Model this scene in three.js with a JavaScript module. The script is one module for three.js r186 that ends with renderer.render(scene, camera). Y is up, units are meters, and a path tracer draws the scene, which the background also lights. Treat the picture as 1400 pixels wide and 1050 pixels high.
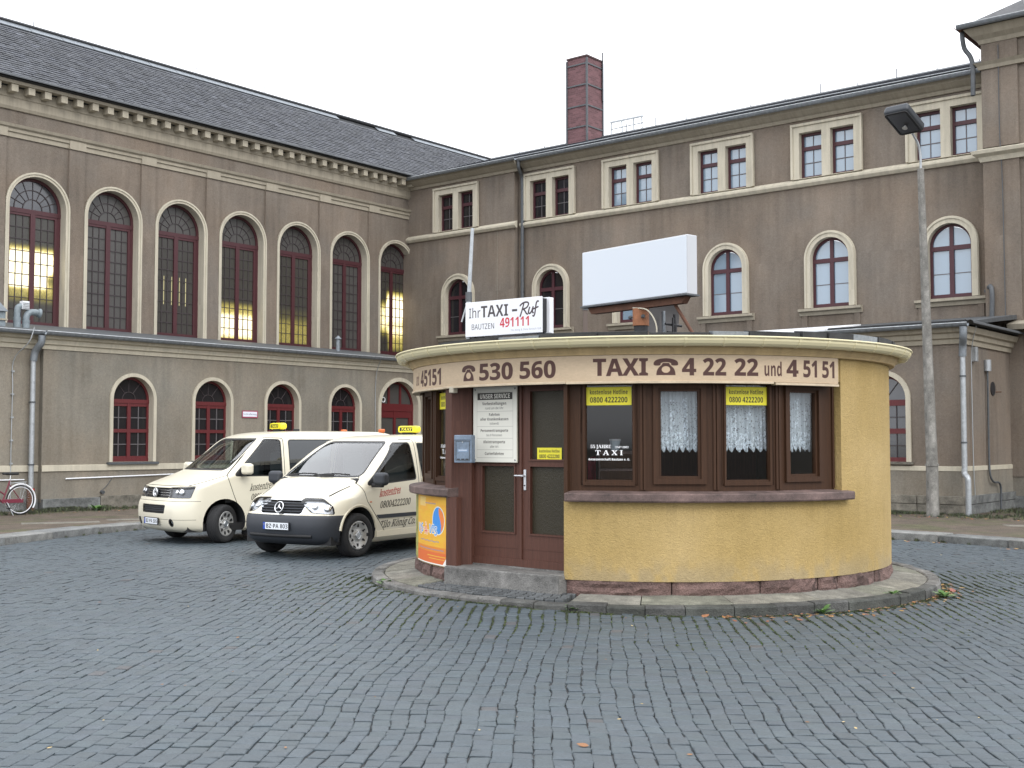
import * as THREE from 'three';
import { mergeGeometries, toCreasedNormals } from 'three/addons/utils/BufferGeometryUtils.js';
import { RoundedBoxGeometry } from 'three/addons/geometries/RoundedBoxGeometry.js';

// ---------------------------------------------------------------- camera, sky, sun, exposure
const scene = new THREE.Scene();
const camera = new THREE.PerspectiveCamera(36.03, 4 / 3, 0.1, 400);
camera.position.set(0, 1.75, 0);
camera.rotation.x = Math.atan(80 / 1614);
const renderer = new THREE.WebGLRenderer({ antialias: true });
renderer.toneMapping = THREE.LinearToneMapping;
renderer.toneMappingExposure = 1.5;
renderer.shadowMap.enabled = true;
const SUN = new THREE.Vector3(0.5, 0.75, 0.45).normalize();
{
  const W = 256, H = 128, d = new Float32Array(W * H * 4);
  for (let y = 0; y < H; y++) {
    const el = Math.sin(((y + 0.5) / H - 0.5) * Math.PI);
    for (let x = 0; x < W; x++) {
      const i = (y * W + x) * 4;
      const b = el > 0 ? 1.28 + 0.5 * el : 0.25;              // bright even overcast, a little brighter overhead
      const a = (x / W) * Math.PI * 2, m = 1 + 0.03 * Math.sin(a * 3 + el * 5) * Math.cos(a * 2 - el * 7);
      d[i] = b * m * 0.975; d[i + 1] = b * m * 1.0; d[i + 2] = b * m * 1.05; d[i + 3] = 1;
    }
  }
  const sky = new THREE.DataTexture(d, W, H, THREE.RGBAFormat, THREE.FloatType);
  sky.mapping = THREE.EquirectangularReflectionMapping; sky.magFilter = THREE.LinearFilter; sky.wrapS = THREE.RepeatWrapping; sky.needsUpdate = true;
  scene.background = sky; scene.environment = sky;
}
const sun = new THREE.DirectionalLight(new THREE.Color(1, 0.97, 0.92), 0.7);
sun.position.copy(SUN).multiplyScalar(60); sun.castShadow = true; sun.shadow.radius = 40;
Object.assign(sun.shadow.camera, { left: -45, right: 45, top: 45, bottom: -45, near: 1, far: 160 });
sun.shadow.mapSize.set(2048, 2048);
scene.add(sun); scene.add(sun.target); sun.target.position.set(0, 0, -20);

// ---------------------------------------------------------------- helpers
let seed = 7;
const rnd = () => { seed = (seed + 0x6d2b79f5) | 0; let t = Math.imul(seed ^ (seed >>> 15), 1 | seed); t = (t + Math.imul(t ^ (t >>> 7), 61 | t)) ^ t; return ((t ^ (t >>> 14)) >>> 0) / 4294967296; };
const rr = (a, b) => a + (b - a) * rnd();
const { sin, cos, PI, abs, min, max, floor, sqrt, hypot, atan2 } = Math;
const clamp = (x, a = 0, b = 1) => min(b, max(a, x));
const lerp = (a, b, t) => a + (b - a) * t, sstep = (a, b, x) => { const t = clamp((x - a) / (b - a)); return t * t * (3 - 2 * t); };
const R = (d) => (d * PI) / 180;
const V = (x, y, z) => new THREE.Vector3(x, y, z);

// tileable noise fields
function lattice(n, s) { let q = s; const r = () => { q = (q + 0x6d2b79f5) | 0; let t = Math.imul(q ^ (q >>> 15), 1 | q); t = (t + Math.imul(t ^ (t >>> 7), 61 | t)) ^ t; return ((t ^ (t >>> 14)) >>> 0) / 4294967296; }; return Float32Array.from({ length: n * n }, r); }
const NS = 512;
function field(base, oct, s) {
  const out = new Float32Array(NS * NS);
  let amp = 1, tot = 0;
  for (let o = 0, n = base; o < oct && n <= NS; o++, n *= 2, amp *= 0.55) {
    const L = lattice(n, s + o * 17); tot += amp;
    for (let y = 0; y < NS; y++) {
      const fy = (y / NS) * n, y0 = floor(fy), ty = fy - y0, sy = ty * ty * (3 - 2 * ty), a = y0 % n, b = (y0 + 1) % n;
      for (let x = 0; x < NS; x++) {
        const fx = (x / NS) * n, x0 = floor(fx), tx = fx - x0, sx = tx * tx * (3 - 2 * tx), c = x0 % n, e = (x0 + 1) % n;
        out[y * NS + x] += amp * lerp(lerp(L[a * n + c], L[a * n + e], sx), lerp(L[b * n + c], L[b * n + e], sx), sy);
      }
    }
  }
  for (let i = 0; i < out.length; i++) out[i] /= tot;
  return out;
}
const F = { big: field(4, 6, 11), mid: field(16, 5, 23), fine: field(96, 3, 31), grit: field(256, 2, 47) };
const smp = (f, u, v) => { const x = ((floor(u * NS) % NS) + NS) % NS, y = ((floor(v * NS) % NS) + NS) % NS; return f[y * NS + x]; };
function tex(w, h, fn, { srgb = true, rep = [1, 1] } = {}) {     // fn(u, v) -> [r, g, b] in 0..1
  const d = new Uint8Array(w * h * 4);
  for (let y = 0; y < h; y++) for (let x = 0; x < w; x++) {
    const c = fn((x + 0.5) / w, (y + 0.5) / h), i = (y * w + x) * 4;
    d[i] = clamp(c[0]) * 255; d[i + 1] = clamp(c[1]) * 255; d[i + 2] = clamp(c[2]) * 255; d[i + 3] = c.length > 3 ? clamp(c[3]) * 255 : 255;
  }
  const t = new THREE.DataTexture(d, w, h); t.magFilter = THREE.LinearFilter; t.minFilter = THREE.LinearMipmapLinearFilter; t.generateMipmaps = true;
  t.wrapS = t.wrapT = THREE.RepeatWrapping; t.repeat.set(...rep); if (srgb) t.colorSpace = THREE.SRGBColorSpace; t.needsUpdate = true;
  return t;
}
function canvasTex(w, h, draw) {
  const c = document.createElement('canvas'); c.width = w; c.height = h;
  const g = c.getContext('2d'); draw(g, w, h);
  const t = new THREE.CanvasTexture(c); t.colorSpace = THREE.SRGBColorSpace; t.anisotropy = 4; t.wrapS = t.wrapT = THREE.ClampToEdgeWrapping;
  return t;
}
const grey = (v) => [v, v, v];
const T = {
  stucco: tex(1024, 1024, (u, v) => {
    const st = smp(F.mid, u * 3, v * 0.25), b = smp(F.big, u, v), f = smp(F.fine, u * 2, v * 2), g = smp(F.grit, u * 3, v * 3);
    const k = 0.86 + 0.26 * (b - 0.5) + 0.15 * (st - 0.5) + 0.10 * (f - 0.5) + 0.14 * (g - 0.5), w = 0.08 * (smp(F.big, u + 0.4, v + 0.3) - 0.5);
    return [k + w, k, k - w];
  }, { rep: [1 / 7, 1 / 7] }),
  rough: tex(512, 512, (u, v) => grey(0.35 * smp(F.grit, u, v) + 0.4 * smp(F.fine, u, v) + 0.25 * smp(F.mid, u, v)), { srgb: false, rep: [1 / 1.2, 1 / 1.2] }),
  trim: tex(512, 512, (u, v) => { const b = smp(F.big, u, v), st = smp(F.mid, u * 3, v * 0.3), k = 0.9 + 0.12 * (b - 0.5) + 0.14 * (st - 0.5) + 0.06 * (smp(F.grit, u, v) - 0.5); return [k, k * 0.995, k * 0.98]; }, { rep: [1 / 3, 1 / 3] }),
  stone: tex(512, 512, (u, v) => { const k = 0.7 + 0.35 * (smp(F.mid, u, v) - 0.5) + 0.3 * (smp(F.grit, u, v) - 0.5) + 0.35 * (smp(F.big, u, v) - 0.5); return [k, k, k]; }, { rep: [1 / 1.5, 1 / 1.5] }),
  wood: tex(256, 512, (u, v) => { const k = 0.82 + 0.22 * (smp(F.mid, u * 4, v * 0.15) - 0.5) + 0.2 * (smp(F.fine, u * 3, v * 0.12) - 0.5); return [k, k * 0.97, k * 0.95]; }, { rep: [1 / 0.5, 1 / 1] }),
  metal: tex(256, 256, (u, v) => { const k = 0.85 + 0.25 * (smp(F.mid, u, v) - 0.5) + 0.15 * (smp(F.fine, u, v) - 0.5); return [k, k, k]; }, { rep: [1, 1] }),
  sett: tex(512, 512, (u, v) => grey(0.82 + 0.16 * (smp(F.grit, u, v) - 0.5) + 0.10 * (smp(F.fine, u, v) - 0.5) + 0.08 * (smp(F.mid, u, v) - 0.5)), { rep: [1 / 1.1, 1 / 1.1] }),
  gravel: tex(1024, 1024, (u, v) => {
    const m = sstep(0.5, 0.68, smp(F.big, u, v)) * 0.5, g = smp(F.grit, u * 4, v * 4), f = smp(F.fine, u * 3, v * 3), k = 0.62 + 0.4 * (g - 0.5) + 0.3 * (f - 0.5) + 0.25 * (smp(F.mid, u, v) - 0.5);
    return [k * lerp(1, 0.82, m), k * lerp(0.93, 0.92, m), k * lerp(0.86, 0.6, m)];
  }, { rep: [1 / 4, 1 / 4] }),
};
const C = (r, g, b) => new THREE.Color().setRGB(r, g, b);
const std = (color, roughness = 0.9, more = {}) => new THREE.MeshStandardMaterial({ color, roughness, side: THREE.DoubleSide, ...more });
const M = {
  wall: std(C(0.246, 0.203, 0.163), 0.95, { map: T.stucco, bumpMap: T.rough, bumpScale: 0.012 }),
  wallBase: std(C(0.285, 0.256, 0.208), 0.95, { map: T.stucco, bumpMap: T.rough, bumpScale: 0.012 }),
  trim: std(C(0.60, 0.555, 0.455), 0.85, { map: T.trim }),
  trimGrey: std(C(0.40, 0.36, 0.29), 0.88, { map: T.trim }),
  modillion: std(C(0.52, 0.475, 0.385), 0.88, { map: T.trim }),
  stone: std(C(0.31, 0.32, 0.31), 0.9, { map: T.stone, bumpMap: T.rough, bumpScale: 0.02 }),
  stoneB: std(C(0.36, 0.33, 0.27), 0.9, { map: T.stone, bumpMap: T.rough, bumpScale: 0.02 }),
  redFrame: std(C(0.095, 0.025, 0.034), 0.5, { map: T.wood }),
  redBright: std(C(0.165, 0.021, 0.026), 0.5, { map: T.wood }),
  wineFrame: std(C(0.09, 0.022, 0.034), 0.5, { map: T.wood }),
  bar: std(C(0.04, 0.03, 0.032), 0.6),
  barPale: std(C(0.11, 0.10, 0.105), 0.6),
  zinc: std(C(0.30, 0.33, 0.36), 0.5, { metalness: 0.35, map: T.metal }),
  zincLight: std(C(0.55, 0.58, 0.6), 0.4, { metalness: 0.4, map: T.metal }),
  zincDark: std(C(0.13, 0.14, 0.15), 0.6, { metalness: 0.2, map: T.metal }),
  tar: std(C(0.055, 0.058, 0.063), 0.8, { map: T.stone }),
  rust: std(C(0.16, 0.07, 0.04), 0.8, { map: T.metal }),
  white: std(C(0.75, 0.76, 0.78), 0.5),
  black: std(C(0.018, 0.018, 0.02), 0.6),
  dark: std(C(0.02, 0.021, 0.022), 0.9),
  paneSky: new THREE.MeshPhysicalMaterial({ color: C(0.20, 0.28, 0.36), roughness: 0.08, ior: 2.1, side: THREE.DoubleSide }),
  paneDark: new THREE.MeshPhysicalMaterial({ color: C(0.016, 0.015, 0.017), roughness: 0.08, ior: 1.5, side: THREE.DoubleSide }),
  paneGrey: new THREE.MeshPhysicalMaterial({ color: C(0.07, 0.066, 0.062), roughness: 0.28, ior: 1.5, side: THREE.DoubleSide, bumpMap: T.rough, bumpScale: 0.004 }),
  paneFan: new THREE.MeshPhysicalMaterial({ color: C(0.05, 0.052, 0.06), roughness: 0.15, ior: 1.8, side: THREE.DoubleSide }),
  glass: new THREE.MeshPhysicalMaterial({ color: C(0.92, 0.95, 0.95), roughness: 0.02, transmission: 1, thickness: 0, ior: 1.5, side: THREE.DoubleSide }),
};
function planarUV(g) {
  const p = g.attributes.position, n = g.attributes.normal, uv = new Float32Array(p.count * 2);
  for (let i = 0; i < p.count; i++) {
    const ax = abs(n.getX(i)), ay = abs(n.getY(i)), az = abs(n.getZ(i));
    if (ax > ay && ax > az) { uv[2 * i] = p.getZ(i) + 3.3; uv[2 * i + 1] = p.getY(i); }
    else if (ay > az) { uv[2 * i] = p.getX(i); uv[2 * i + 1] = p.getZ(i); }
    else { uv[2 * i] = p.getX(i); uv[2 * i + 1] = p.getY(i); }
  }
  g.setAttribute('uv', new THREE.BufferAttribute(uv, 2));
  return g;
}
const flatten = (g) => { const q = g.index ? g.toNonIndexed() : g; for (const k of Object.keys(q.attributes)) if (!['position', 'normal', 'uv'].includes(k)) q.deleteAttribute(k); if (!q.attributes.uv) planarUV(q); return q; };
const merge = (list) => (Array.isArray(list) ? (list.length === 1 ? list[0] : mergeGeometries(list.map(flatten))) : list);
function box(x0, x1, y0, y1, z0, z1) { return planarUV(new THREE.BoxGeometry(abs(x1 - x0), abs(y1 - y0), abs(z1 - z0)).translate((x0 + x1) / 2, (y0 + y1) / 2, (z0 + z1) / 2).toNonIndexed()); }
function rbox(w, h, d, r, x, y, z, seg = 2) { return planarUV(new RoundedBoxGeometry(w, h, d, seg, r).translate(x, y, z)); }
function poly(points, depth, z0 = 0, holes = []) {       // outline in x, y pushed out to z0 .. z0 + depth
  const s = new THREE.Shape(points.map(([x, y]) => new THREE.Vector2(x, y)));
  for (const h of holes) s.holes.push(new THREE.Path(h.map(([x, y]) => new THREE.Vector2(x, y))));
  return planarUV(new THREE.ExtrudeGeometry(s, { depth, bevelEnabled: false }).translate(0, 0, z0));
}
function mould(profile, x0, x1) {                         // profile [[z, y] ...] run along x
  const s = new THREE.Shape(profile.map(([z, y]) => new THREE.Vector2(-z, y)));
  return planarUV(new THREE.ExtrudeGeometry(s, { depth: x1 - x0, bevelEnabled: false }).rotateY(PI / 2).translate(x0, 0, 0));
}
function corniceL(profile, side, uc, ue, z, zb) {         // moulding that turns a corner at uc with a mitre: along the front to ue, and back to zb on the given side
  const P = [], at = (k, [q, y]) => (k === 0 ? [uc + side * q, y, zb] : k === 1 ? [uc + side * q, y, z + q] : [ue, y, z + q]);
  for (let i = 0; i < profile.length; i++) { const a = profile[i], b = profile[(i + 1) % profile.length]; for (let k = 0; k < 2; k++) { const q = [at(k, a), at(k + 1, a), at(k + 1, b), at(k, b)]; for (const t of [0, 1, 2, 0, 2, 3]) P.push(...q[t]); } }
  const g = new THREE.BufferGeometry(); g.setAttribute('position', new THREE.Float32BufferAttribute(P, 3)); g.computeVertexNormals(); return planarUV(g);
}
const rect = (x0, x1, y0, y1) => [[x0, y0], [x1, y0], [x1, y1], [x0, y1]];
function arch(cx, w, yb, ys, n = 20) {
  const p = [[cx - w / 2, yb], [cx + w / 2, yb]];
  for (let i = 0; i <= n; i++) { const a = (PI * i) / n; p.push([cx + (w / 2) * cos(a), ys + (w / 2) * sin(a)]); }
  return p;
}
function archRing(cx, w, yb, ys, t, n = 24) {             // a U turned over: open at the bottom
  const o = [], q = [];
  for (let i = 0; i <= n; i++) { const a = (PI * i) / n; o.push([cx + (w / 2 + t) * cos(a), ys + (w / 2 + t) * sin(a)]); q.push([cx + (w / 2) * cos(a), ys + (w / 2) * sin(a)]); }
  return [[cx + w / 2 + t, yb], ...o, [cx - w / 2 - t, yb], [cx - w / 2, yb], ...q.reverse(), [cx + w / 2, yb]];
}
function tube(pts, r, seg = 8, tubular) { const c = pts.length > 2 ? new THREE.CatmullRomCurve3(pts.map((p) => V(...p)), false, 'centripetal') : new THREE.LineCurve3(V(...pts[0]), V(...pts[1])); return planarUV(new THREE.TubeGeometry(c, tubular ?? max(1, (pts.length - 1) * 6), r, seg)); }
function rod(a, b, r, seg = 10, r2 = r) {
  const A = V(...a), B = V(...b), d = B.clone().sub(A);
  return planarUV(new THREE.CylinderGeometry(r2, r, d.length(), seg).applyQuaternion(new THREE.Quaternion().setFromUnitVectors(V(0, 1, 0), d.clone().normalize())).translate(...A.clone().add(B).multiplyScalar(0.5).toArray()));
}
function fixWinding(g) {                                   // every triangle turned the way its normals point
  const p = g.attributes.position.array, n = g.attributes.normal.array, u = g.attributes.uv?.array;
  for (let i = 0; i < p.length; i += 9) {
    const ax = p[i + 3] - p[i], ay = p[i + 4] - p[i + 1], az = p[i + 5] - p[i + 2], bx = p[i + 6] - p[i], by = p[i + 7] - p[i + 1], bz = p[i + 8] - p[i + 2];
    if ((ay * bz - az * by) * (n[i] + n[i + 3] + n[i + 6]) + (az * bx - ax * bz) * (n[i + 1] + n[i + 4] + n[i + 7]) + (ax * by - ay * bx) * (n[i + 2] + n[i + 5] + n[i + 8]) < 0) {
      for (const [a, w] of [[p, 3], [n, 3], [u, 2]]) if (a) for (let k = 0; k < w; k++) { const o = (i / 3) * w; [a[o + w + k], a[o + 2 * w + k]] = [a[o + 2 * w + k], a[o + w + k]]; }
    }
  }
  return g;
}
const used = new Map();
function numbered(name) { const k = used.get(name) ?? 0; used.set(name, k + 1); return k ? name + '_' + String(k).padStart(3, '0') : name; }
function mesh(name, geo, mat, parent) {
  const m = new THREE.Mesh(merge(geo), mat); m.name = parent === scene ? numbered(name) : name; m.castShadow = m.receiveShadow = true; parent.add(m); return m;
}
function thing(name, label, category, pos = [0, 0, 0], turn = 0, group) {
  const o = new THREE.Group(); o.name = numbered(name); o.position.set(...pos); o.rotation.y = turn; scene.add(o);
  o.userData = { label, category }; if (group) o.userData.group = group; return o;
}
function tag(o, label, category, group) { o.userData.label = label; o.userData.category = category; if (group) o.userData.group = group; return o; }
function structure(o) { o.userData.kind = 'structure'; return o; }
function stuff(o) { o.userData.kind = 'stuff'; return o; }
const AL = R(39.2);                                        // the hall runs off to the right at this angle from the view, the wing stands square to it
const frameL = (c) => [[-c * cos(AL), 0, -c * sin(AL)], PI / 2 - AL];
const frameR = (c) => [[c * sin(AL), 0, -c * cos(AL)], -AL];
// ---------------------------------------------------------------- ground, square, pavement
function sector(r0, r1, p0, p1, y0, y1, n = 8) {           // ring piece, angles in degrees from +z towards +x
  const pts = [];
  for (let i = 0; i <= n; i++) { const a = R(lerp(p0, p1, i / n)); pts.push([r1 * sin(a), -r1 * cos(a)]); }
  if (r0 < 1e-4) pts.push([0, 0]); else for (let i = n; i >= 0; i--) { const a = R(lerp(p0, p1, i / n)); pts.push([r0 * sin(a), -r0 * cos(a)]); }
  const s = new THREE.Shape(pts.map(([x, y]) => new THREE.Vector2(x, y)));
  return planarUV(new THREE.ExtrudeGeometry(s, { depth: y1 - y0, bevelEnabled: false }).rotateX(-PI / 2).translate(0, y0, 0));
}
const KC = [1.773, -15.4];                                 // centre of the kiosk
const kerbCurve = new THREE.CatmullRomCurve3([[-13.5, -4], [-11.2, -11], [-9.5, -16.6], [-8.7, -20.17], [-8.3, -21.7], [-7.5, -23.8], [-6.2, -25.5], [-3, -27.2], [1, -26.5], [4.5, -23.9], [6.84, -21.5], [7.93, -20.35], [8.6, -19.2], [9.9, -16.4], [12.2, -11], [14.5, -4]].map(([x, z]) => V(x, 0, z)), false, 'centripetal');
const kerbPts = kerbCurve.getSpacedPoints(120).map((p) => [p.x, p.z]);
const inside = (x, z, pts) => { let c = false; for (let i = 0, j = pts.length - 1; i < pts.length; j = i++) { const [xi, zi] = pts[i], [xj, zj] = pts[j]; if (zi > z !== zj > z && x < ((xj - xi) * (z - zi)) / (zj - zi) + xi) c = !c; } return c; };
const squarePts = [...kerbPts, [14.5, 3], [-13.5, 3]];
{
  const g = structure(new THREE.Group()); g.name = 'ground'; scene.add(g);
  const s = planarUV(new THREE.PlaneGeometry(500, 500).rotateX(-PI / 2).translate(0, -0.06, 0));
  mesh('earth', s, std(C(0.10, 0.095, 0.088), 0.95, { map: T.gravel }), g);
}
const smooth = (f, u, v) => { const x = u * NS - 0.5, y = v * NS - 0.5, x0 = floor(x), y0 = floor(y), g = (a, c) => f[(((c % NS) + NS) % NS) * NS + (((a % NS) + NS) % NS)]; return lerp(lerp(g(x0, y0), g(x0 + 1, y0), x - x0), lerp(g(x0, y0 + 1), g(x0 + 1, y0 + 1), x - x0), y - y0); };
// how far the rows of setts wander from straight
const SW = (s, t) => 0.5 * (smooth(F.big, s / 21 + 0.13, t / 25 + 0.4) - 0.5) + 0.16 * (smooth(F.big, s / 9 + 0.6, t / 12) - 0.5);
// the square rises a little towards the left front of the kiosk
const GH = (x, z) => 0.058 * Math.exp(-((x + 0.4) ** 2 + (z + 13) ** 2) / 4.5) + 0.012 * sstep(5.5, 3.6, hypot(x - KC[0], z - KC[1]));
const square = structure(new THREE.Group()); square.name = 'cobbled_square'; scene.add(square);
{
  // joints: dark earth, greener with moss towards the kiosk kerb
  const X0 = -15, X1 = 15, Z0 = -29, Z1 = 3;
  const bed = tex(1024, 1024, (u, v) => {
    const x = lerp(X0, X1, u), z = lerp(Z1, Z0, v), d = hypot(x - KC[0], z - KC[1]) - 3.56;
    const n = smp(F.mid, x / 5, z / 5), b = smp(F.big, x / 14 + 0.2, z / 14), a = atan2(x - KC[0], z - KC[1]);
    const near = sstep(1.9, 0.0, d) * sstep(0.32, 0.58, n * 0.7 + b * 0.3 + sstep(1.3, 0, d) * 0.15) * (0.6 + 0.4 * cos(a * 1.0 - 0.3));
    const m = clamp(near + 0.35 * sstep(0.55, 0.66, b) * sstep(0.45, 0.6, n)), k = 0.9 + 0.5 * (smp(F.grit, x, z) - 0.5);
    return [lerp(0.22, 0.28, m) * k, lerp(0.225, 0.34, m) * k, lerp(0.23, 0.14, m) * k];
  });
  const g = new THREE.PlaneGeometry(X1 - X0, Z1 - Z0, 150, 160).rotateX(-PI / 2).translate((X0 + X1) / 2, -0.0125, (Z0 + Z1) / 2); { const p = g.attributes.position; for (let i = 0; i < p.count; i++) p.setY(i, p.getY(i) + GH(p.getX(i), p.getZ(i))); }
  mesh('joint_bed', g, std(C(1, 1, 1), 0.95, { map: bed, bumpMap: T.rough, bumpScale: 0.01 }), square);

  const turn = R(3.5), ct = cos(turn), s_ = sin(turn), toW = (s, t) => [s * ct + t * s_, -(t * ct - s * s_)];
  const warp = SW;
  const W = 0.113, stones = [];
  for (let i = -150; i < 150; i++) {
    let t = 2.4 + rnd() * 0.15;
    while (t < 28.4) {
      const len = rr(0.10, 0.165) * (rnd() < 0.1 ? 1.25 : 1), tm = t + len / 2, sm = (i + 0.5) * W, [x, z] = toW(sm + warp(sm, tm), tm);
      if (-z > 2.2 && abs(x) < 0.475 * -z + 2.2 && hypot(x - KC[0], z - KC[1]) > 3.60 && inside(x, z, squarePts)) stones.push([i, t, len, -z, x]);
      t += len;
    }
  }
  // one stone: four top corners, a worn shoulder, and sides that go down into the bed
  function stone(out, [i, t, len, depth]) {
    const far = depth > 13, zone = sstep(0.42, 0.62, smooth(F.big, i * W / 6 + 0.7, t / 6)), gap = rr(0.0014, 0.003) + 0.003 * zone * rnd(), gapT = rr(0.0042, 0.0068) + 0.003 * zone * rnd(), h = rr(-0.004, 0.004), tx = rr(-0.014, 0.014), tz = rr(-0.012, 0.012), sk0 = rr(-0.009, 0.009), sk1 = rr(-0.009, 0.009), sh = rr(-0.004, 0.004), sw = rr(-0.004, 0.004);
    const q = [[0, 0], [1, 0], [1, 1], [0, 1]].map(([a, b]) => {
      const s0 = (i + a) * W, tt = t + b * len + (a ? 1 : -1) * (b ? sk1 : sk0);
      return [s0 + warp(s0, tt) + (a ? -gap : gap) + sh + (b ? sw : -sw) + rr(-0.004, 0.004), tt + (b ? -gapT : gapT) + rr(-0.003, 0.003)];
    });
    const cx = (q[0][0] + q[2][0]) / 2, cz = (q[0][1] + q[2][1]) / 2, ch = rr(0.07, 0.15);
    const at = (k, inset, y) => { const s = lerp(q[k][0], cx, inset), u = lerp(q[k][1], cz, inset), [x, z] = toW(s, u); return [x, y + (s - cx) * tx + (u - cz) * tz + GH(x, z), z]; };
    const top = [0, 1, 2, 3].map((k) => at(k, ch, h)), rim = [0, 1, 2, 3].map((k) => at(k, 0, h - 0.0045)), foot = [0, 1, 2, 3].map((k) => at(k, -0.01, -0.03));
    const f = (a, b, c) => out.push(a, b, c), quad = (a, b, c, d) => { f(a, b, c); f(a, c, d); };
    quad(top[0], top[1], top[2], top[3]);
    for (let k = 0; k < 4; k++) { const n = (k + 1) % 4; quad(rim[k], rim[n], top[n], top[k]); if (!far) quad(foot[k], foot[n], rim[n], rim[k]); }
    return [h];
  }
  function geo(verts, colors) {
    const n = verts.length, p = new Float32Array(n * 3), nn = new Float32Array(n * 3), uv = new Float32Array(n * 2);
    for (let k = 0; k < n; k += 3) {
      const [a, b, c] = [verts[k], verts[k + 1], verts[k + 2]], ux = b[0] - a[0], uy = b[1] - a[1], uz = b[2] - a[2], vx = c[0] - a[0], vy = c[1] - a[1], vz = c[2] - a[2];
      const x = uy * vz - uz * vy, y = uz * vx - ux * vz, z = ux * vy - uy * vx, l = hypot(x, y, z) || 1;
      for (let m = 0; m < 3; m++) { const v = verts[k + m], o = (k + m) * 3; p[o] = v[0]; p[o + 1] = v[1]; p[o + 2] = v[2]; nn[o] = x / l; nn[o + 1] = y / l; nn[o + 2] = z / l; uv[(k + m) * 2] = v[0]; uv[(k + m) * 2 + 1] = v[2]; }
    }
    const g = new THREE.BufferGeometry();
    g.setAttribute('position', new THREE.BufferAttribute(p, 3)); g.setAttribute('normal', new THREE.BufferAttribute(nn, 3)); g.setAttribute('uv', new THREE.BufferAttribute(uv, 2));
    if (colors) g.setAttribute('color', new THREE.BufferAttribute(colors, 3));
    return g;
  }
  const tone = () => { const r = rnd(), k = rr(0.92, 1.08); return r < 0.006 ? [k * 1.15, k * 0.92, k * 0.85] : r < 0.06 ? [k * 0.9, k * 0.91, k * 0.92] : r < 0.12 ? [k * 1.07, k * 1.07, k * 1.06] : [k * rr(0.97, 1.03), k, k * rr(0.98, 1.04)]; };
  const patch = (x, z) => 1 + 0.22 * (smooth(F.big, x / 11 + 0.21, z / 13) - 0.5) + 0.14 * (smooth(F.mid, x / 30, z / 34) - 0.5) - 0.22 * sstep(1.5, 0.2, hypot(x + 3.2, (z + 18.2) * 1.3)) * smooth(F.mid, x / 9, z / 9);
  const base = [0.096, 0.122, 0.138], tones = Array.from({ length: 10 }, () => { const t = tone(); return std(C(base[0] * t[0], base[1] * t[1], base[2] * t[2]), rr(0.48, 0.56), { map: T.sett, bumpMap: T.rough, bumpScale: 0.005 }); });
  const inFrame = stones.filter((s) => s[3] > 5.95 && abs(s[4]) < 0.43 * s[3]).sort((a, b) => a[3] - b[3]).slice(0, 300), big = new Set(inFrame);
  for (const s of inFrame) { const v = []; stone(v, s); mesh('cobble', geo(v), tones[floor(rnd() * 10)], square); }
  const verts = [], cols = [];
  for (const s of stones) {
    if (big.has(s)) continue;
    const a = verts.length, p0 = patch(s[4], -s[3]), t = tone().map((c) => c * p0); stone(verts, s);
    for (let k = a; k < verts.length; k++) cols.push(t[0], t[1], t[2]);
  }
  stuff(mesh('cobbles', geo(verts, Float32Array.from(cols)), std(C(...base), 0.52, { map: T.sett, bumpMap: T.rough, bumpScale: 0.005, vertexColors: true }), square));
}
// pavement round the square, with a border of granite slabs
{
  const pave = structure(new THREE.Group()); pave.name = 'sidewalk'; scene.add(pave);
  const off = kerbPts.map(([x, z], i) => { const a = kerbPts[max(0, i - 1)], b = kerbPts[min(120, i + 1)], dx = b[0] - a[0], dz = b[1] - a[1], l = hypot(dx, dz); return [x + (dz / l) * 0.62, z - (dx / l) * 0.62]; });
  const sh = new THREE.Shape([...off, [45, -2], [45, -75], [-45, -75], [-45, -2]].map(([x, z]) => new THREE.Vector2(x, -z)));
  mesh('gravel_surface', planarUV(new THREE.ExtrudeGeometry(sh, { depth: 0.28, bevelEnabled: false }).rotateX(-PI / 2).translate(0, -0.165, 0)), std(C(0.27, 0.245, 0.215), 0.95, { map: T.gravel, bumpMap: T.rough, bumpScale: 0.012 }), pave);
  const kp = kerbCurve.getSpacedPoints(44);
  const mats = [M.stone, std(C(0.36, 0.37, 0.365), 0.9, { map: T.stone, bumpMap: T.rough, bumpScale: 0.01 }), std(C(0.40, 0.40, 0.38), 0.9, { map: T.stone, bumpMap: T.rough, bumpScale: 0.01 })];
  for (let i = 0; i < 44; i++) {
    const a = kp[i], b = kp[i + 1], m = a.clone().add(b).multiplyScalar(0.5), len = a.distanceTo(b);
    const g = rbox(len - 0.012, 0.30, 0.62, 0.015, 0, 0, 0).rotateY(-atan2(b.z - a.z, b.x - a.x)), nx = (b.z - a.z) / len, nz = -(b.x - a.x) / len;
    mesh('kerb_stone', g.translate(m.x + nx * 0.31, -0.024 + rr(-0.008, 0.008), m.z + nz * 0.31), mats[floor(rnd() * 3)], pave);
  }
  // a few pale slabs let into the gravel in front of the hall and by the lamp post
  for (const [x, z, w, d, a] of [[-9.2, -24.2, 1.5, 0.5, 0.4], [-8.0, -25.3, 1.2, 0.45, 0.5], [-7.7, -24.6, 0.9, 0.4, 0.9], [10.1, -23.3, 0.8, 0.5, -0.2], [10.9, -22.7, 0.7, 0.6, 0.3]])
    mesh('paving_slab', rbox(w, 0.04, d, 0.008, 0, 0, 0).rotateY(a).translate(x, 0.101, z), M.stoneB, pave);
}

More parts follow.
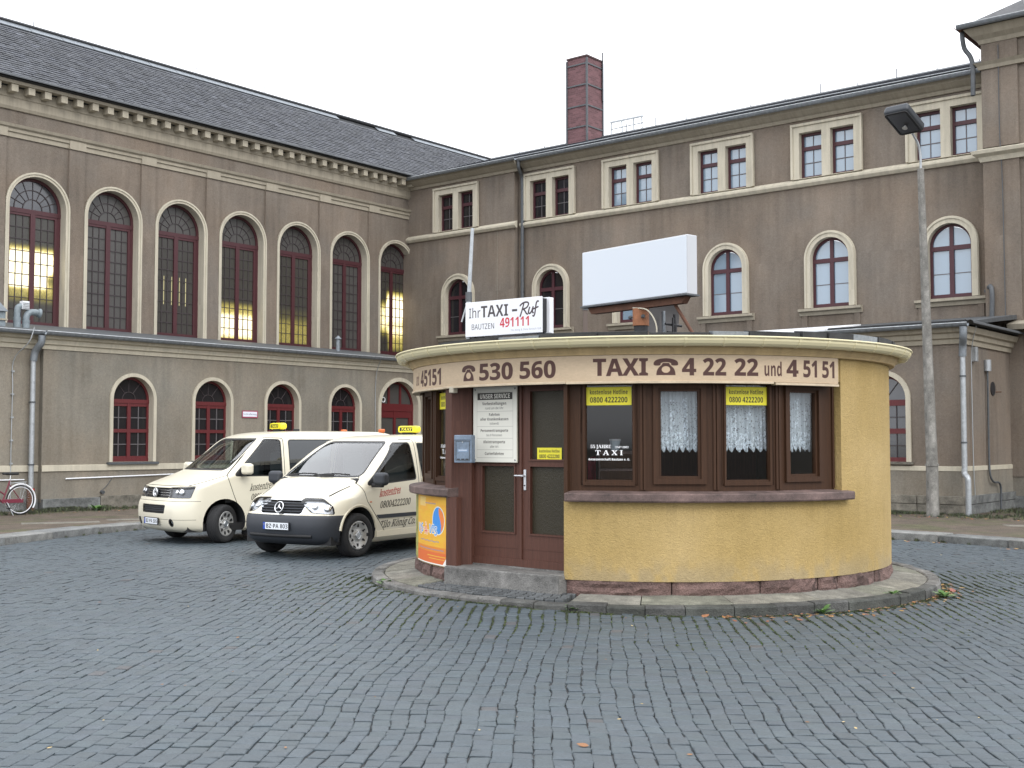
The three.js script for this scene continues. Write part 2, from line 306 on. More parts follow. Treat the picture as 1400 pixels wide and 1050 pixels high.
// ---------------------------------------------------------------- building helpers
const paneGeo = new THREE.PlaneGeometry(1, 1);
function pane(x0, x1, y0, y1, z, mat, parent, uvWin) {
  let g = paneGeo;
  const m = new THREE.Mesh(g, mat); m.name = 'pane'; m.castShadow = m.receiveShadow = true; parent.add(m);
  if (uvWin) {
    g = new THREE.PlaneGeometry(1, 1); const uv = g.attributes.uv, [wx, wy, ww, wh] = uvWin;
    for (let i = 0; i < 4; i++) uv.setXY(i, (lerp(x0, x1, uv.getX(i)) - wx) / ww, (lerp(y0, y1, uv.getY(i)) - wy) / wh);
    m.geometry = g;
  }
  m.position.set((x0 + x1) / 2, (y0 + y1) / 2, z); m.scale.set(x1 - x0, y1 - y0, 1);
  m.rotation.set(rr(-0.008, 0.008), rr(-0.01, 0.01), 0);
  return m;
}
function fanPane(cx, ys, r, z, mat, parent) { const s = new THREE.Shape(arch(cx, 2 * r, ys, ys + 0.001).map(([x, y]) => new THREE.Vector2(x, y))); const m = mesh('pane', planarUV(new THREE.ShapeGeometry(s).translate(0, 0, z)), mat, parent); return m; }
const beam = (x0, x1, y0, y1, z, d) => box(x0, x1, y0, y1, z - d / 2, z + d / 2);
function wallPanel(name, outline, holes, depth, zf, mat, parent) { return mesh(name, poly(outline, depth, zf - depth, holes), mat, parent); }
function slates(u0, u1, z0, y0, z1, y1, dw, dh, mat, parent, skip) {    // overlapping slates laid up a slope that rises from z0, y0 to z1, y1
  const L = hypot(z1 - z0, y1 - y0), ez = (z1 - z0) / L, ey = (y1 - y0) / L, nz = ey, ny = -ez, P = [], N = [], U = [], Cc = [];
  const rows = floor(L / dh);
  for (let r = 0; r < rows; r++) {
    const cols = floor((u1 - u0) / dw);
    for (let c = 0; c <= cols; c++) {
      const x0 = u0 + (c - (r % 2) / 2) * dw + rr(-0.008, 0.008), x1 = x0 + dw - 0.006, a = r * dh + rr(-0.012, 0.012), b = (r + 1) * dh + 0.05, l0 = rr(0.022, 0.034), l1 = 0.004;
      if (skip && skip((x0 + x1) / 2, a)) continue;
      const at = (x, s, lift) => [x, y0 + ey * s + ny * -lift * -1, z0 + ez * s + nz * lift];
      const k = rnd() < (x0 < 17 && c % 3 ? 0.03 : 0.006) ? rr(1.5, 2.3) : rr(0.86, 1.14), t = [k, k, k * rr(0.98, 1.05)];
      const A = at(x0, a, l0), B = at(x1, a, l0), D = at(x1, b, l1), E = at(x0, b, l1), a0 = at(x0, a, 0), b0 = at(x1, a, 0);
      for (const [p, q, s] of [[A, B, D], [A, D, E], [a0, b0, B], [a0, B, A]]) {
        const ux = q[0] - p[0], uy = q[1] - p[1], uz = q[2] - p[2], vx = s[0] - p[0], vy = s[1] - p[1], vz = s[2] - p[2], n = [uy * vz - uz * vy, uz * vx - ux * vz, ux * vy - uy * vx], l = hypot(...n) || 1;
        for (const w of [p, q, s]) { P.push(...w); N.push(n[0] / l, n[1] / l, n[2] / l); U.push(w[0], w[1]); Cc.push(...t); }
      }
    }
  }
  const g = new THREE.BufferGeometry();
  for (const [k, v, n] of [['position', P, 3], ['normal', N, 3], ['uv', U, 2], ['color', Cc, 3]]) g.setAttribute(k, new THREE.BufferAttribute(Float32Array.from(v), n));
  return stuff(mesh('roof_slates', g, mat, parent));
}
const slateMat = std(C(0.105, 0.113, 0.132), 0.62, { map: T.stone, vertexColors: true });
function gutter(x0, x1, y, z, r, mat, parent) {           // half-round gutter with a bright rolled edge
  const p = []; for (let i = 0; i <= 10; i++) { const a = PI + (PI * i) / 10; p.push([z + r * cos(a), y + r * sin(a)]); }
  for (let i = 10; i >= 0; i--) { const a = PI + (PI * i) / 10; p.push([z + (r - 0.012) * cos(a), y + (r - 0.012) * sin(a)]); }
  const g = mesh('gutter', mould(p, x0, x1), mat, parent);
  mesh('gutter_edge', rod([x0, y + 0.004, z + r], [x1, y + 0.004, z + r], 0.016, 8), M.zincLight, g);
  return g;
}
function downpipe(parent, x, z, y0, y1, r, mat, wall = 0.06) {
  const g = mesh('downpipe', [rod([x, y0, z], [x, y1, z], r, 14)], mat, parent);
  for (let y = y0 + 0.6; y < y1; y += 1.5) mesh('pipe_clamp', [rod([x, y - 0.02, z], [x, y + 0.02, z], r + 0.012, 14), box(x - 0.012, x + 0.012, y - 0.015, y + 0.015, z - r - wall, z)], M.zincDark, g);
  return g;
}

// ---------------------------------------------------------------- the long hall on the left
const lit = (draw) => canvasTex(96, 256, (g, w, h) => { g.fillStyle = '#000'; g.fillRect(0, 0, w, h); draw(g, w, h); });
const hash = (i) => { const x = sin(i * 127.1 + 3.7) * 43758.5453; return x - floor(x); };
function glow(bands) {                                     // lamplight in the hall seen blurred through figured glass
  return lit((g, w, h) => {
    for (let y = 0; y < h; y++) for (let x = 0; x < w; x++) {
      let k = 0.02;
      for (const [c, hw, a, x0 = 0, x1 = 1] of bands) { const e = (y / h - c) / hw, fx = sstep(x0 - 0.06, x0 + 0.06, x / w) * sstep(x1 + 0.06, x1 - 0.06, x / w); k += a * Math.exp(-e * e * e * e) * fx; }
      k *= 0.72 + 0.55 * smp(F.fine, x / 150, y / 260);
      k = clamp(k); g.fillStyle = `rgb(${floor(255 * clamp(k * 1.05))},${floor(244 * clamp(k))},${floor(175 * k * k + 30 * k)})`; g.fillRect(x, y, 1, 1);
    }
  });
}
const litMat = (t, s) => new THREE.MeshPhysicalMaterial({ color: C(0.05, 0.047, 0.042), roughness: 0.25, side: THREE.DoubleSide, emissive: C(1, 1, 1), emissiveMap: t, emissiveIntensity: s, bumpMap: T.rough, bumpScale: 0.004 });
const hall = thing('station_hall', 'long plastered hall with seven tall arched windows and slate roof on the left', 'building', ...frameL(26.9));
{
  const ZU = -3.45, U0 = 7.5, U1 = 31.6, up = [], cxs = [];
  for (let k = -3; k < 7; k++) cxs.push(16.64 + 2.311 * k);
  // lower storey
  const lowC = [12.2, 17.47, 19.95, 22.41, 24.86], holes = lowC.map((c) => arch(c, 1.26, 1.26, 2.86));
  const doorC = 27.23, doorHole = arch(doorC, 1.9, 0.16, 2.87);
  wallPanel('lower_wall', rect(14.98, 28.6, 1.05, 4.3), [...holes.slice(1), arch(doorC, 1.9, 1.06, 2.87)], 0.45, 0, M.wallBase, hall);
  wallPanel('lower_wall', rect(U0, 14.98, 0, 4.3), [holes[0]], 0.45, -0.16, M.wallBase, hall);
  wallPanel('plinth', rect(14.98, 28.6, 0.3, 1.049), [rect(doorC - 0.95, doorC + 0.95, 0.301, 1.048)], 0.45, 0.004, M.wallBase, hall);
  mesh('side_wall', box(28.6, 28.95, 0, 4.3, -3.6, -0.001), M.wallBase, hall);
  mesh('band', [mould([[-0.05, 1.05], [0.035, 1.05], [0.035, 1.19], [-0.05, 1.215]], 14.98, doorC - 0.96), mould([[-0.05, 1.05], [0.035, 1.05], [0.035, 1.19], [-0.05, 1.215]], doorC + 0.96, 28.6), mould([[-0.2, 1.05], [-0.125, 1.05], [-0.125, 1.19], [-0.2, 1.215]], U0, 14.97)], M.trim, hall);
  for (let u = 14.98, i = 0; u < 26; i++) { const l = rr(0.9, 1.7), h = rr(0.36, 0.46); mesh('plinth_stone', rbox(min(l, 26.2 - u) - 0.012, h, 0.3, 0.012, u + min(l, 26.2 - u) / 2, h / 2 - 0.04 + 0.0, -0.06 + rr(0, 0.02)), i % 3 === 1 ? M.stoneB : M.stone, hall); u += l; }
  mesh('plinth_stone', rbox(6.9, 0.42, 0.3, 0.012, 11.5, 0.17, -0.22), M.stone, hall);
  // cornice of the lower storey
  const cor = (z, a, b) => mould([[z, 4.02], [z + 0.05, 4.02], [z + 0.07, 4.12], [z + 0.12, 4.14], [z + 0.13, 4.24], [z + 0.2, 4.27], [z + 0.24, 4.36], [z, 4.36]], a, b);
  mesh('cornice', [cor(-0.02, 14.93, 28.65), cor(-0.18, U0, 14.925)], M.trim, hall);
  mesh('aisle_roof', [mould([[0.22, 4.40], [0.22, 4.45], [ZU + 0.005, 4.96], [ZU + 0.005, 4.84]], U0, 28.95)], M.zincDark, hall);
  gutter(14.85, 28.7, 4.42, 0.31, 0.085, M.zinc, hall); gutter(U0, 14.86, 4.42, 0.2, 0.085, M.zinc, hall);
  // lower windows
  lowC.forEach((c, i) => {
    const z = i ? 0 : -0.16;
    const wn = mesh('window', poly(archRing(c, 1.18, 1.255, 2.86, 0.09), 0.26, z - 0.215), M.trim, hall);
    mesh('sill', box(c - 0.74, c + 0.74, 1.19, 1.25, z - 0.25, z + 0.1), M.zincDark, wn);
    const zf = z - 0.21, w = 0.59;
    mesh('frame', [poly(archRing(c, 1.06, 1.33, 2.86, 0.06), 0.06, zf - 0.03), beam(c - w, c + w, 1.256, 1.34, zf, 0.08), beam(c - w, c + w, 2.77, 2.87, zf, 0.09), beam(c - 0.05, c + 0.05, 1.34, 2.77, zf, 0.07), beam(c - w, c + w, 2.01, 2.10, zf, 0.075),
      ...[-1, 1].flatMap((s) => [beam(c + s * 0.29 - 0.24, c + s * 0.29 + 0.24, 1.34, 1.40, zf, 0.05), beam(c + s * 0.29 - 0.24, c + s * 0.29 + 0.24, 2.69, 2.77, zf, 0.05)])], i === 1 || i > 1 ? M.redBright : M.redFrame, wn);
    for (const s of [-1, 1]) for (const [a, b] of [[1.40, 2.01], [2.10, 2.69]]) {
      const x0 = s < 0 ? c - 0.53 : c + 0.05, x1 = s < 0 ? c - 0.05 : c + 0.53, xm = (x0 + x1) / 2, ym = (a + b) / 2;
      mesh('glazing_bar', [beam(xm - 0.012, xm + 0.012, a, b, zf, 0.03), beam(x0, x1, ym - 0.012, ym + 0.012, zf, 0.031)], M.barPale, wn);
      for (const [p, q] of [[x0, xm], [xm, x1]]) for (const [m, n] of [[a, ym], [ym, b]]) pane(p, q, m, n, zf - 0.004, M.paneDark, wn);
    }
    fanPane(c, 2.86, 0.54, zf - 0.004, M.paneDark, wn);
    mesh('glazing_bar', [0.9, 1.57, 2.24].map((a) => rod([c + 0.2 * cos(a), 2.87 + 0.2 * sin(a), zf], [c + 0.53 * cos(a), 2.87 + 0.53 * sin(a), zf], 0.012, 6)).concat([poly(archRing(c, 0.36, 2.87, 2.87, 0.02), 0.03, zf - 0.015)]), M.bar, wn);
  });
  // arched door, half hidden by the kiosk
  {
    const d = mesh('door', poly(archRing(doorC, 1.7, 0.14, 2.87, 0.12), 0.33, -0.29), M.trim, hall), zf = -0.27;
    mesh('frame', [poly(archRing(doorC, 1.56, 0.2, 2.87, 0.07), 0.07, zf), beam(doorC - 0.85, doorC + 0.85, 2.76, 3.0, zf + 0.03, 0.09), beam(doorC - 0.05, doorC + 0.05, 0.2, 2.76, zf + 0.03, 0.07), beam(doorC - 0.3, doorC - 0.22, 3.0, 3.6, zf + 0.03, 0.06), beam(doorC + 0.22, doorC + 0.3, 3.0, 3.6, zf + 0.03, 0.06),
      ...[-1, 1].flatMap((s) => [beam(doorC + s * 0.42 - 0.38, doorC + s * 0.42 + 0.38, 0.2, 1.1, zf + 0.03, 0.05), beam(doorC + s * 0.42 - 0.38, doorC + s * 0.42 + 0.38, 2.55, 2.76, zf + 0.03, 0.05), beam(doorC + s * 0.72 - 0.07, doorC + s * 0.72 + 0.07, 1.1, 2.55, zf + 0.03, 0.05)])], M.redBright, d);
    for (const s of [-1, 1]) pane(doorC + s * 0.35 - 0.3, doorC + s * 0.35 + 0.3, 1.1, 2.55, zf + 0.02, M.paneGrey, d);
    fanPane(doorC, 2.87, 0.8, zf + 0.02, M.paneGrey, d);
    mesh('ring_sign', [new THREE.TorusGeometry(0.075, 0.02, 8, 20).translate(doorC - 0.52, 3.12, zf + 0.06), new THREE.TorusGeometry(0.075, 0.02, 8, 20).translate(doorC - 0.76, 3.12, zf + 0.06)], M.white, d);
  }
  // upper wall with the tall windows
  wallPanel('upper_wall', rect(U0, U1, 4.3, 11.3), cxs.map((c) => arch(c, 1.70, 4.85, 8.19)), 0.5, ZU, M.wall, hall);
  const bandP = (z, a, b) => mould([[z, 9.98], [z + 0.05, 9.98], [z + 0.05, 10.1], [z + 0.09, 10.12], [z + 0.09, 10.2], [z + 0.15, 10.24], [z + 0.18, 10.31], [z, 10.36]], a, b);
  mesh('string_course', bandP(ZU - 0.01, U0, 31.35), M.trimGrey, hall);
  for (let k = -3; k < 8; k++) {
    const c = 16.64 + 2.311 * (k - 0.5) - 0.03;
    mesh('pilaster', box(c - 0.24, c + 0.24, 4.9, 9.985, ZU - 0.1, ZU + 0.06), M.wall, hall);
    mesh('pilaster_cap', box(c - 0.25, c + 0.25, 9.965, 10.205, ZU - 0.1, ZU + 0.1), M.trimGrey, hall);
  }
  mesh('cornice', [mould([[ZU, 10.72], [ZU + 0.05, 10.72], [ZU + 0.09, 10.8], [ZU + 0.09, 11.02], [ZU + 0.12, 11.05], [ZU + 0.12, 11.4], [ZU, 11.4]], U0, 31.35), mould([[ZU + 0.1, 11.33], [ZU + 0.42, 11.33], [ZU + 0.44, 11.42], [ZU + 0.5, 11.5], [ZU + 0.5, 11.56], [ZU - 0.4, 11.56]], U0, 31.8)], M.trimGrey, hall);
  for (let u = 8.1; u < 31.3; u += 0.477) mesh('modillion', box(u - 0.095, u + 0.095, 11.13, 11.328, ZU + 0.1, ZU + 0.38), M.modillion, hall);
  const glows = { 3: glow([[0.42, 0.13, 1.0], [0.60, 0.075, 1.0, 0, 0.85], [0.52, 0.2, 0.3], [0.72, 0.1, 0.35]]), 6: glow([[0.88, 0.14, 1.0], [0.70, 0.1, 0.5]]), 7: glow([[0.9, 0.16, 0.4], [0.7, 0.1, 0.15]]), 9: glow([[0.40, 0.16, 1.0, 0.35, 1], [0.58, 0.2, 0.85], [0.85, 0.14, 0.5, 0.4, 1]]) };
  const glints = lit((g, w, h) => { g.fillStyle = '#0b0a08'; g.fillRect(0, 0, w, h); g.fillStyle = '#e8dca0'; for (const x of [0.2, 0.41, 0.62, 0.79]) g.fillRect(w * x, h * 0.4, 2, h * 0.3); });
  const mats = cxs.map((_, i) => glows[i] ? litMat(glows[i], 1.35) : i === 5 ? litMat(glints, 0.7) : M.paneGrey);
  cxs.forEach((c, i) => {
    const w = 1.64, r = w / 2, ys = 8.19, yt = 8.02, yb = 4.92, zf = ZU - 0.27;
    const wn = mesh('window', poly(archRing(c, w, 4.9, ys, 0.105), 0.34, ZU - 0.285), M.trim, hall);
    mesh('surround_roll', poly(archRing(c, w + 0.13, 4.9, ys, 0.05), 0.03, ZU + 0.05), M.trim, wn);
    mesh('frame', [poly(archRing(c, w - 0.16, yb, ys, 0.079), 0.08, zf - 0.04), beam(c - r, c + r, yb, yb + 0.14, zf, 0.09), beam(c - r, c + r, yt, yt + 0.12, zf, 0.1), beam(c - 0.07, c + 0.07, yb + 0.14, yt, zf, 0.1),
      ...[-1, 1].flatMap((s) => [beam(c + s * 0.40 - 0.33, c + s * 0.40 + 0.33, yt - 0.07, yt, zf, 0.07), beam(c + s * 0.70 - 0.05, c + s * 0.70 + 0.05, yb + 0.14, yt - 0.07, zf, 0.07)])], M.redFrame, wn);
    for (const s of [-1, 1]) {
      const x0 = s < 0 ? c - 0.66 : c + 0.07, x1 = s < 0 ? c - 0.07 : c + 0.66, y0 = yb + 0.14, y1 = yt - 0.07, bars = [];
      for (let k = 1; k < 3; k++) bars.push(beam(lerp(x0, x1, k / 3) - 0.012, lerp(x0, x1, k / 3) + 0.012, y0, y1, zf, 0.03));
      for (let k = 1; k < 9; k++) bars.push(beam(x0, x1, lerp(y0, y1, k / 9) - 0.012, lerp(y0, y1, k / 9) + 0.012, zf, 0.031));
      mesh('glazing_bar', bars, M.bar, wn);
      for (let a = 0; a < 3; a++) for (let b = 0; b < 9; b++) pane(lerp(x0, x1, a / 3), lerp(x0, x1, (a + 1) / 3), lerp(y0, y1, b / 9), lerp(y0, y1, (b + 1) / 9), zf - 0.004, mats[i], wn, mats[i].emissiveMap ? [c - 0.66, y0, 1.32, y1 - y0] : null);
    }
    fanPane(c, yt + 0.1, r - 0.0, zf - 0.006, i === 3 ? M.paneFan : M.paneGrey, wn);
    const fb = []; const f0 = [c, yt + 0.13];
    for (const rad of [0.27, 0.52]) fb.push(poly(archRing(c, 2 * rad, f0[1], f0[1], 0.022), 0.03, zf - 0.015));
    for (let k = 1; k < 8; k++) { const a = (PI * k) / 8; fb.push(rod([f0[0] + (k === 4 ? 0 : 0.27) * cos(a), f0[1] + (k === 4 ? 0 : 0.27) * sin(a), zf], [f0[0] + 0.84 * cos(a) * 0.98, f0[1] + 0.84 * sin(a) * 0.98, zf], 0.012, 6)); }
    mesh('glazing_bar', fb, M.bar, wn);
  });
  // roof
  const z0 = ZU + 0.56, y0 = 11.5, z1 = ZU - 2.75, y1 = 14.12;
  const rf = mesh('roof', mould([[z0 - 0.03, y0 - 0.06], [z0 - 0.05, y0], [z1, y1 - 0.03], [z1 - 6, y1 - 0.2], [z1 - 6, y0 - 0.4], [ZU - 0.2, y0 - 0.3]], U0, 42), M.tar, hall);
  slates(U0, 41.8, z0 - 0.02, y0 + 0.02, z1 + 0.27, y1 - 0.22, 0.26, 0.155, slateMat, hall);
  mesh('eaves_strip', mould([[z0 - 0.02, y0 - 0.02], [z0 + 0.05, y0 - 0.045], [z0 + 0.05, y0 - 0.005], [z0 - 0.02, y0 + 0.04]], U0, 32.0), M.zincDark, rf);
  for (let u = U0, i = 0; u < 41; u += 1.02, i++) if (i !== 22 && i !== 23 && i !== 25) mesh('ridge_plate', mould([[z1 + 0.31, y1 - 0.24], [z1 + 0.33, y1 - 0.215], [z1 + 0.07, y1 - 0.015], [z1 + 0.05, y1 - 0.04]], u, u + 1.0), M.zinc, rf);
  mesh('ridge_cap', [mould([[z1 + 0.10, y1 - 0.045], [z1 + 0.13, y1 + 0.01], [z1 + 0.02, y1 + 0.09], [z1 - 0.12, y1 + 0.06], [z1 - 0.1, y1 - 0.1]], U0, 41.5)], M.tar, rf);
  for (let u = 9.2; u < 40; u += 2.9) mesh('lightning_rod', rod([u, y1, z1], [u + 0.02, y1 + rr(0.2, 0.42), z1], 0.012, 6), M.zincDark, rf);
  // pipes, cables and small fittings on the wall
  const dp = downpipe(hall, 14.72, 0.0, 0.62, 3.75, 0.062, M.zincLight, 0.12);
  mesh('hopper', [tube([[14.80, 4.33, 0.24], [14.79, 4.15, 0.22], [14.74, 3.95, 0.05], [14.72, 3.72, 0.0]], 0.085, 12)], M.zinc, dp);
  mesh('pipe_foot', rod([14.72, 0.0, 0.0], [14.72, 0.66, 0.0], 0.092, 14), M.rust, dp);
  const lc = mesh('lightning_cable', tube([[14.55, 4.5, 0.34], [14.45, 4.15, 0.3], [14.29, 3.75, -0.1], [14.28, 3.0, -0.12], [14.27, 1.3, -0.12], [14.27, 0.3, -0.1]], 0.012, 6), M.zincLight, hall);
  for (let y = 0.7; y < 3.7; y += 0.55) mesh('cable_clip', box(14.25, 14.31, y - 0.02, y + 0.02, -0.16, -0.1), M.zincLight, lc);
  mesh('wall_conduit', [rod([15.6, 0.86, 0.03], [18.6, 0.91, 0.03], 0.018, 8), rod([18.6, 0.91, 0.03], [24.2, 0.93, 0.03], 0.018, 8), rod([14.0, 0.86, -0.13], [14.62, 0.86, -0.13], 0.016, 8)], M.white, hall);
  for (const [u, w] of [[16.6, 0.3], [19.0, 0.25]]) for (const dsg of [0]) mesh('drain_stub', [rod([u, 0.52, -0.05], [u, 0.5, 0.1], 0.045, 12), tube([[u, 0.56, 0.05], [u + 0.15, 0.68, 0.03], [u + w, 0.88, 0.03]], 0.008, 6)], M.zincDark, hall);
  mesh('vent_cap', [rod([25.2, 4.6, -0.7], [25.2, 5.0, -0.7], 0.07, 12), rod([25.2, 5.0, -0.7], [25.2, 5.1, -0.7], 0.12, 12, 0.02)], M.zinc, hall);
  mesh('lightning_cable', tube([[26.1, 4.45, 0.36], [26.12, 4.0, 0.1], [26.13, 3.4, 0.03], [26.13, 1.3, 0.04]], 0.012, 6), M.zincLight, hall);
}
// ---------------------------------------------------------------- the wing on the right
const RF = frameR(27.2), ZW = -4.2;
const wing = thing('station_wing', 'three-storey plastered wing with paired and arched windows behind the kiosk', 'building', ...RF);
{
  const ZR = ZW + 0.25, uA = -30.6, uB = -25.3, uC = -8.8;
  const pairs = [[-10.68, ZW], [-14.05, ZW], [-17.39, ZW], [-20.69, ZW], [-23.94, ZW], [-27.95, ZR]], arched = [[-10.63, ZW, 0], [-13.99, ZW, 0], [-17.30, ZW, 0], [-20.62, ZW, 1], [-23.90, ZW, 2], [-27.85, ZR, 2]];
  const hp = ([c]) => rect(c - 0.9, c + 0.9, 9.33, 10.72), ha = ([c]) => arch(c, 1.28, 5.58, 6.98);
  wallPanel('wall', rect(uB, uC, 0, 11.3), [...pairs.slice(0, 5).map(hp), ...arched.slice(0, 5).map(ha)], 0.45, ZW, M.wall, wing);
  wallPanel('projecting_wall', rect(uA, uB, 0, 11.3), [hp(pairs[5]), ha(arched[5])], 0.5, ZR, M.wall, wing);
  const str = (z, a, b) => mould([[z, 9.09], [z + 0.08, 9.09], [z + 0.15, 9.17], [z + 0.15, 9.23], [z, 9.335]], a, b);
  mesh('string_course', [str(ZW - 0.01, uB + 0.12, uC), str(ZR - 0.01, uA, uB + 0.12)], M.trim, wing);
  const cor = (z, a, b) => mould([[z, 11.03], [z + 0.06, 11.03], [z + 0.09, 11.12], [z + 0.16, 11.15], [z + 0.30, 11.24], [z + 0.36, 11.33], [z, 11.36]], a, b);
  mesh('cornice', [cor(ZW - 0.01, uB + 0.25, uC), cor(ZR - 0.01, uA, uB + 0.25)], M.trimGrey, wing);
  gutter(uB + 0.3, -9.62, 11.38, ZW + 0.46, 0.085, M.zinc, wing); gutter(uA + 0.4, uB + 0.4, 11.38, ZR + 0.46, 0.085, M.zinc, wing);
  const z1 = ZW - 4.6, y1 = 13.15;
  const rf = mesh('roof', mould([[ZW + 0.52, 11.36], [ZW + 0.5, 11.42], [z1, y1 - 0.03], [z1 - 5, y1 - 1.2], [z1 - 5, 11], [ZW, 11.3]], uA + 0.1, uC), M.tar, wing);
  slates(uA + 0.2, -9.4, ZW + 0.5, 11.44, z1, y1, 0.28, 0.2, slateMat, wing);
  mesh('ridge_cap', mould([[z1 + 0.15, y1 - 0.02], [z1, y1 + 0.07], [z1 - 0.15, y1 - 0.02]], uA + 0.2, uC), M.zincDark, rf);
  for (let u = -29; u < -9; u += 1.27) mesh('lightning_rod', rod([u, y1, z1], [u, y1 + (rnd() < 0.4 ? 0.35 : 0.14), z1], 0.016, 6), M.zincDark, rf);
  mesh('walk_board', [box(-24.0, -22.6, 13.32, 13.38, z1 + 0.9, z1 + 0.95), ...[-23.95, -23.5, -23.0, -22.65].map((u) => rod([u, 12.9, z1 + 0.9], [u, 13.33, z1 + 0.92], 0.025, 6)), rod([-24.0, 13.1, z1 + 0.9], [-22.6, 13.12, z1 + 0.9], 0.02, 6)], M.zincLight, rf);
  mesh('flashing', [tube([[-9.6, 11.46, ZW + 0.5], [-16, 11.5, ZW + 0.46], [-25.3, 11.48, ZW + 0.47]], 0.014, 6)], M.zincLight, rf);
  // paired windows
  pairs.forEach(([c, z], i) => {
    const wn = mesh('window', [poly(rect(c - 1.04, c + 1.04, 9.32, 10.88), 0.3, z - 0.22, [rect(c - 0.82, c - 0.13, 9.335, 10.66), rect(c + 0.13, c + 0.82, 9.335, 10.66)])], M.trim, wing);
    mesh('lintel_roll', [box(c - 1.07, c + 1.07, 10.85, 10.92, z + 0.02, z + 0.13), box(c - 1.07, c - 1.0, 9.33, 10.85, z + 0.02, z + 0.12), box(c + 1.0, c + 1.07, 9.33, 10.85, z + 0.02, z + 0.12)], M.trim, wn);
    for (const s of [-1, 1]) {
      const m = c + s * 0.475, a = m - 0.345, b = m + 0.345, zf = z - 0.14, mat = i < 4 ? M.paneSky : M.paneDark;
      mesh('frame', [beam(a, b, 9.335, 9.41, zf, 0.07), beam(a, b, 10.58, 10.66, zf, 0.07), beam(a, a + 0.065, 9.41, 10.58, zf, 0.07), beam(b - 0.065, b, 9.41, 10.58, zf, 0.07), beam(a + 0.065, b - 0.065, 10.16, 10.27, zf, 0.075)], M.wineFrame, wn);
      mesh('glazing_bar', [beam(m - 0.012, m + 0.012, 9.41, 10.16, zf - 0.01, 0.02), beam(m - 0.012, m + 0.012, 10.27, 10.58, zf - 0.01, 0.02), beam(a + 0.06, b - 0.06, 9.78, 9.805, zf - 0.01, 0.021)], M.barPale, wn);
      for (const [p, q] of [[a + 0.06, m], [m, b - 0.06]]) for (const [y, t] of [[9.41, 9.79], [9.79, 10.16], [10.27, 10.58]]) pane(p, q, y, t, zf - 0.015, mat, wn);
    }
  });
  // arched windows of the middle storey
  arched.forEach(([c, z, k]) => {
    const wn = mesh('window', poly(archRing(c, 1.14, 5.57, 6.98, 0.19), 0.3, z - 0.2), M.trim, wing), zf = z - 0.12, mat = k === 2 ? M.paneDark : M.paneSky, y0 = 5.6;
    mesh('surround_roll', poly(archRing(c, 1.38, 5.57, 6.98, 0.05), 0.04, z + 0.09), M.trim, wn);
    mesh('sill', [mould([[z - 0.1, 5.36], [z + 0.06, 5.36], [z + 0.08, 5.45], [z + 0.18, 5.48], [z + 0.18, 5.55], [z - 0.2, 5.59]], c - 0.93, c + 0.93)], M.trimGrey, wn);
    for (const s of [-1, 1]) mesh('sill_block', box(c + s * 0.78 - 0.08, c + s * 0.78 + 0.08, 5.0, 5.36, z - 0.02, z + 0.05), M.wall, wn);
    mesh('frame', [poly(archRing(c, 1.0, y0, 6.98, 0.069), 0.07, zf - 0.035), beam(c - 0.57, c + 0.57, y0 - 0.02, y0 + 0.08, zf, 0.075), beam(c - 0.57, c + 0.57, 6.85, 6.97, zf, 0.08), beam(c - 0.06, c + 0.06, y0 + 0.08, 6.85, zf, 0.075), beam(c - 0.05, c + 0.05, 6.97, 7.5, zf, 0.07)], M.wineFrame, wn);
    mesh('glazing_bar', [beam(c - 0.5, c + 0.5, 6.22, 6.24, zf - 0.012, 0.02)], M.barPale, wn);
    for (const [p, q] of [[c - 0.5, c - 0.05], [c + 0.05, c + 0.5]]) for (const [y, t] of [[y0 + 0.05, 6.23], [6.23, 6.86]]) pane(p, q, y, t, zf - 0.015, mat, wn);
    fanPane(c, 6.95, 0.52, zf - 0.015, mat, wn);
  });
  // downpipe in the corner of the projecting bay
  const dp = downpipe(wing, -25.06, ZW + 0.11, 0.3, 10.6, 0.06, M.zincDark);
  mesh('swan_neck', tube([[-24.95, 11.33, ZW + 0.46], [-24.96, 11.1, ZW + 0.44], [-25.06, 10.85, ZW + 0.14], [-25.06, 10.55, ZW + 0.11]], 0.06, 10), M.zincDark, dp);
  // a joint line in the render of the bay
  mesh('render_joint', box(-26.07, -26.05, 5.0, 9.08, ZR - 0.01, ZR + 0.006), M.wallBase, wing);
  // brick chimney with iron bands
  const cu = -25.435, cz = -8.3, w = 0.445, hz = 0.5, yb = 12.1, yt = 16.0;
  const brickT = tex(512, 512, (u, v) => {
    const row = floor(v * 28), off = (row % 2) * 0.5, bx = u * 8 + off, fx = bx - floor(bx), fy = v * 28 - row, j = fx < 0.035 || fy < 0.12, k = 0.95 + 0.22 * (hash(floor(bx) * 7.3 + row * 13.1) - 0.5) + 0.25 * (smp(F.fine, u, v) - 0.5);
    return j ? [0.52, 0.40, 0.41] : [0.49 * k, 0.36 * k, 0.36 * k];
  }, { rep: [1 / 2, 1 / 2] });
  const KBrick = std(C(0.2, 0.13, 0.125), 0.9, { map: T.stone }); const ch = mesh('chimney', box(cu - w, cu + w, yb, yt, cz - hz, cz + hz), std(C(0.8, 0.78, 0.82), 0.9, { map: brickT }), wing);
  for (let k = 0; k < 5; k++) { const y = yb + 0.5 + k * 0.78; mesh('iron_band', [box(cu - w - 0.025, cu + w + 0.025, y, y + 0.05, cz + hz + 0.001, cz + hz + 0.03), box(cu + w + 0.001, cu + w + 0.03, y, y + 0.05, cz - hz - 0.03, cz + hz), box(cu - w - 0.03, cu - w - 0.001, y, y + 0.05, cz - hz - 0.03, cz + hz)], M.zincDark, ch); }
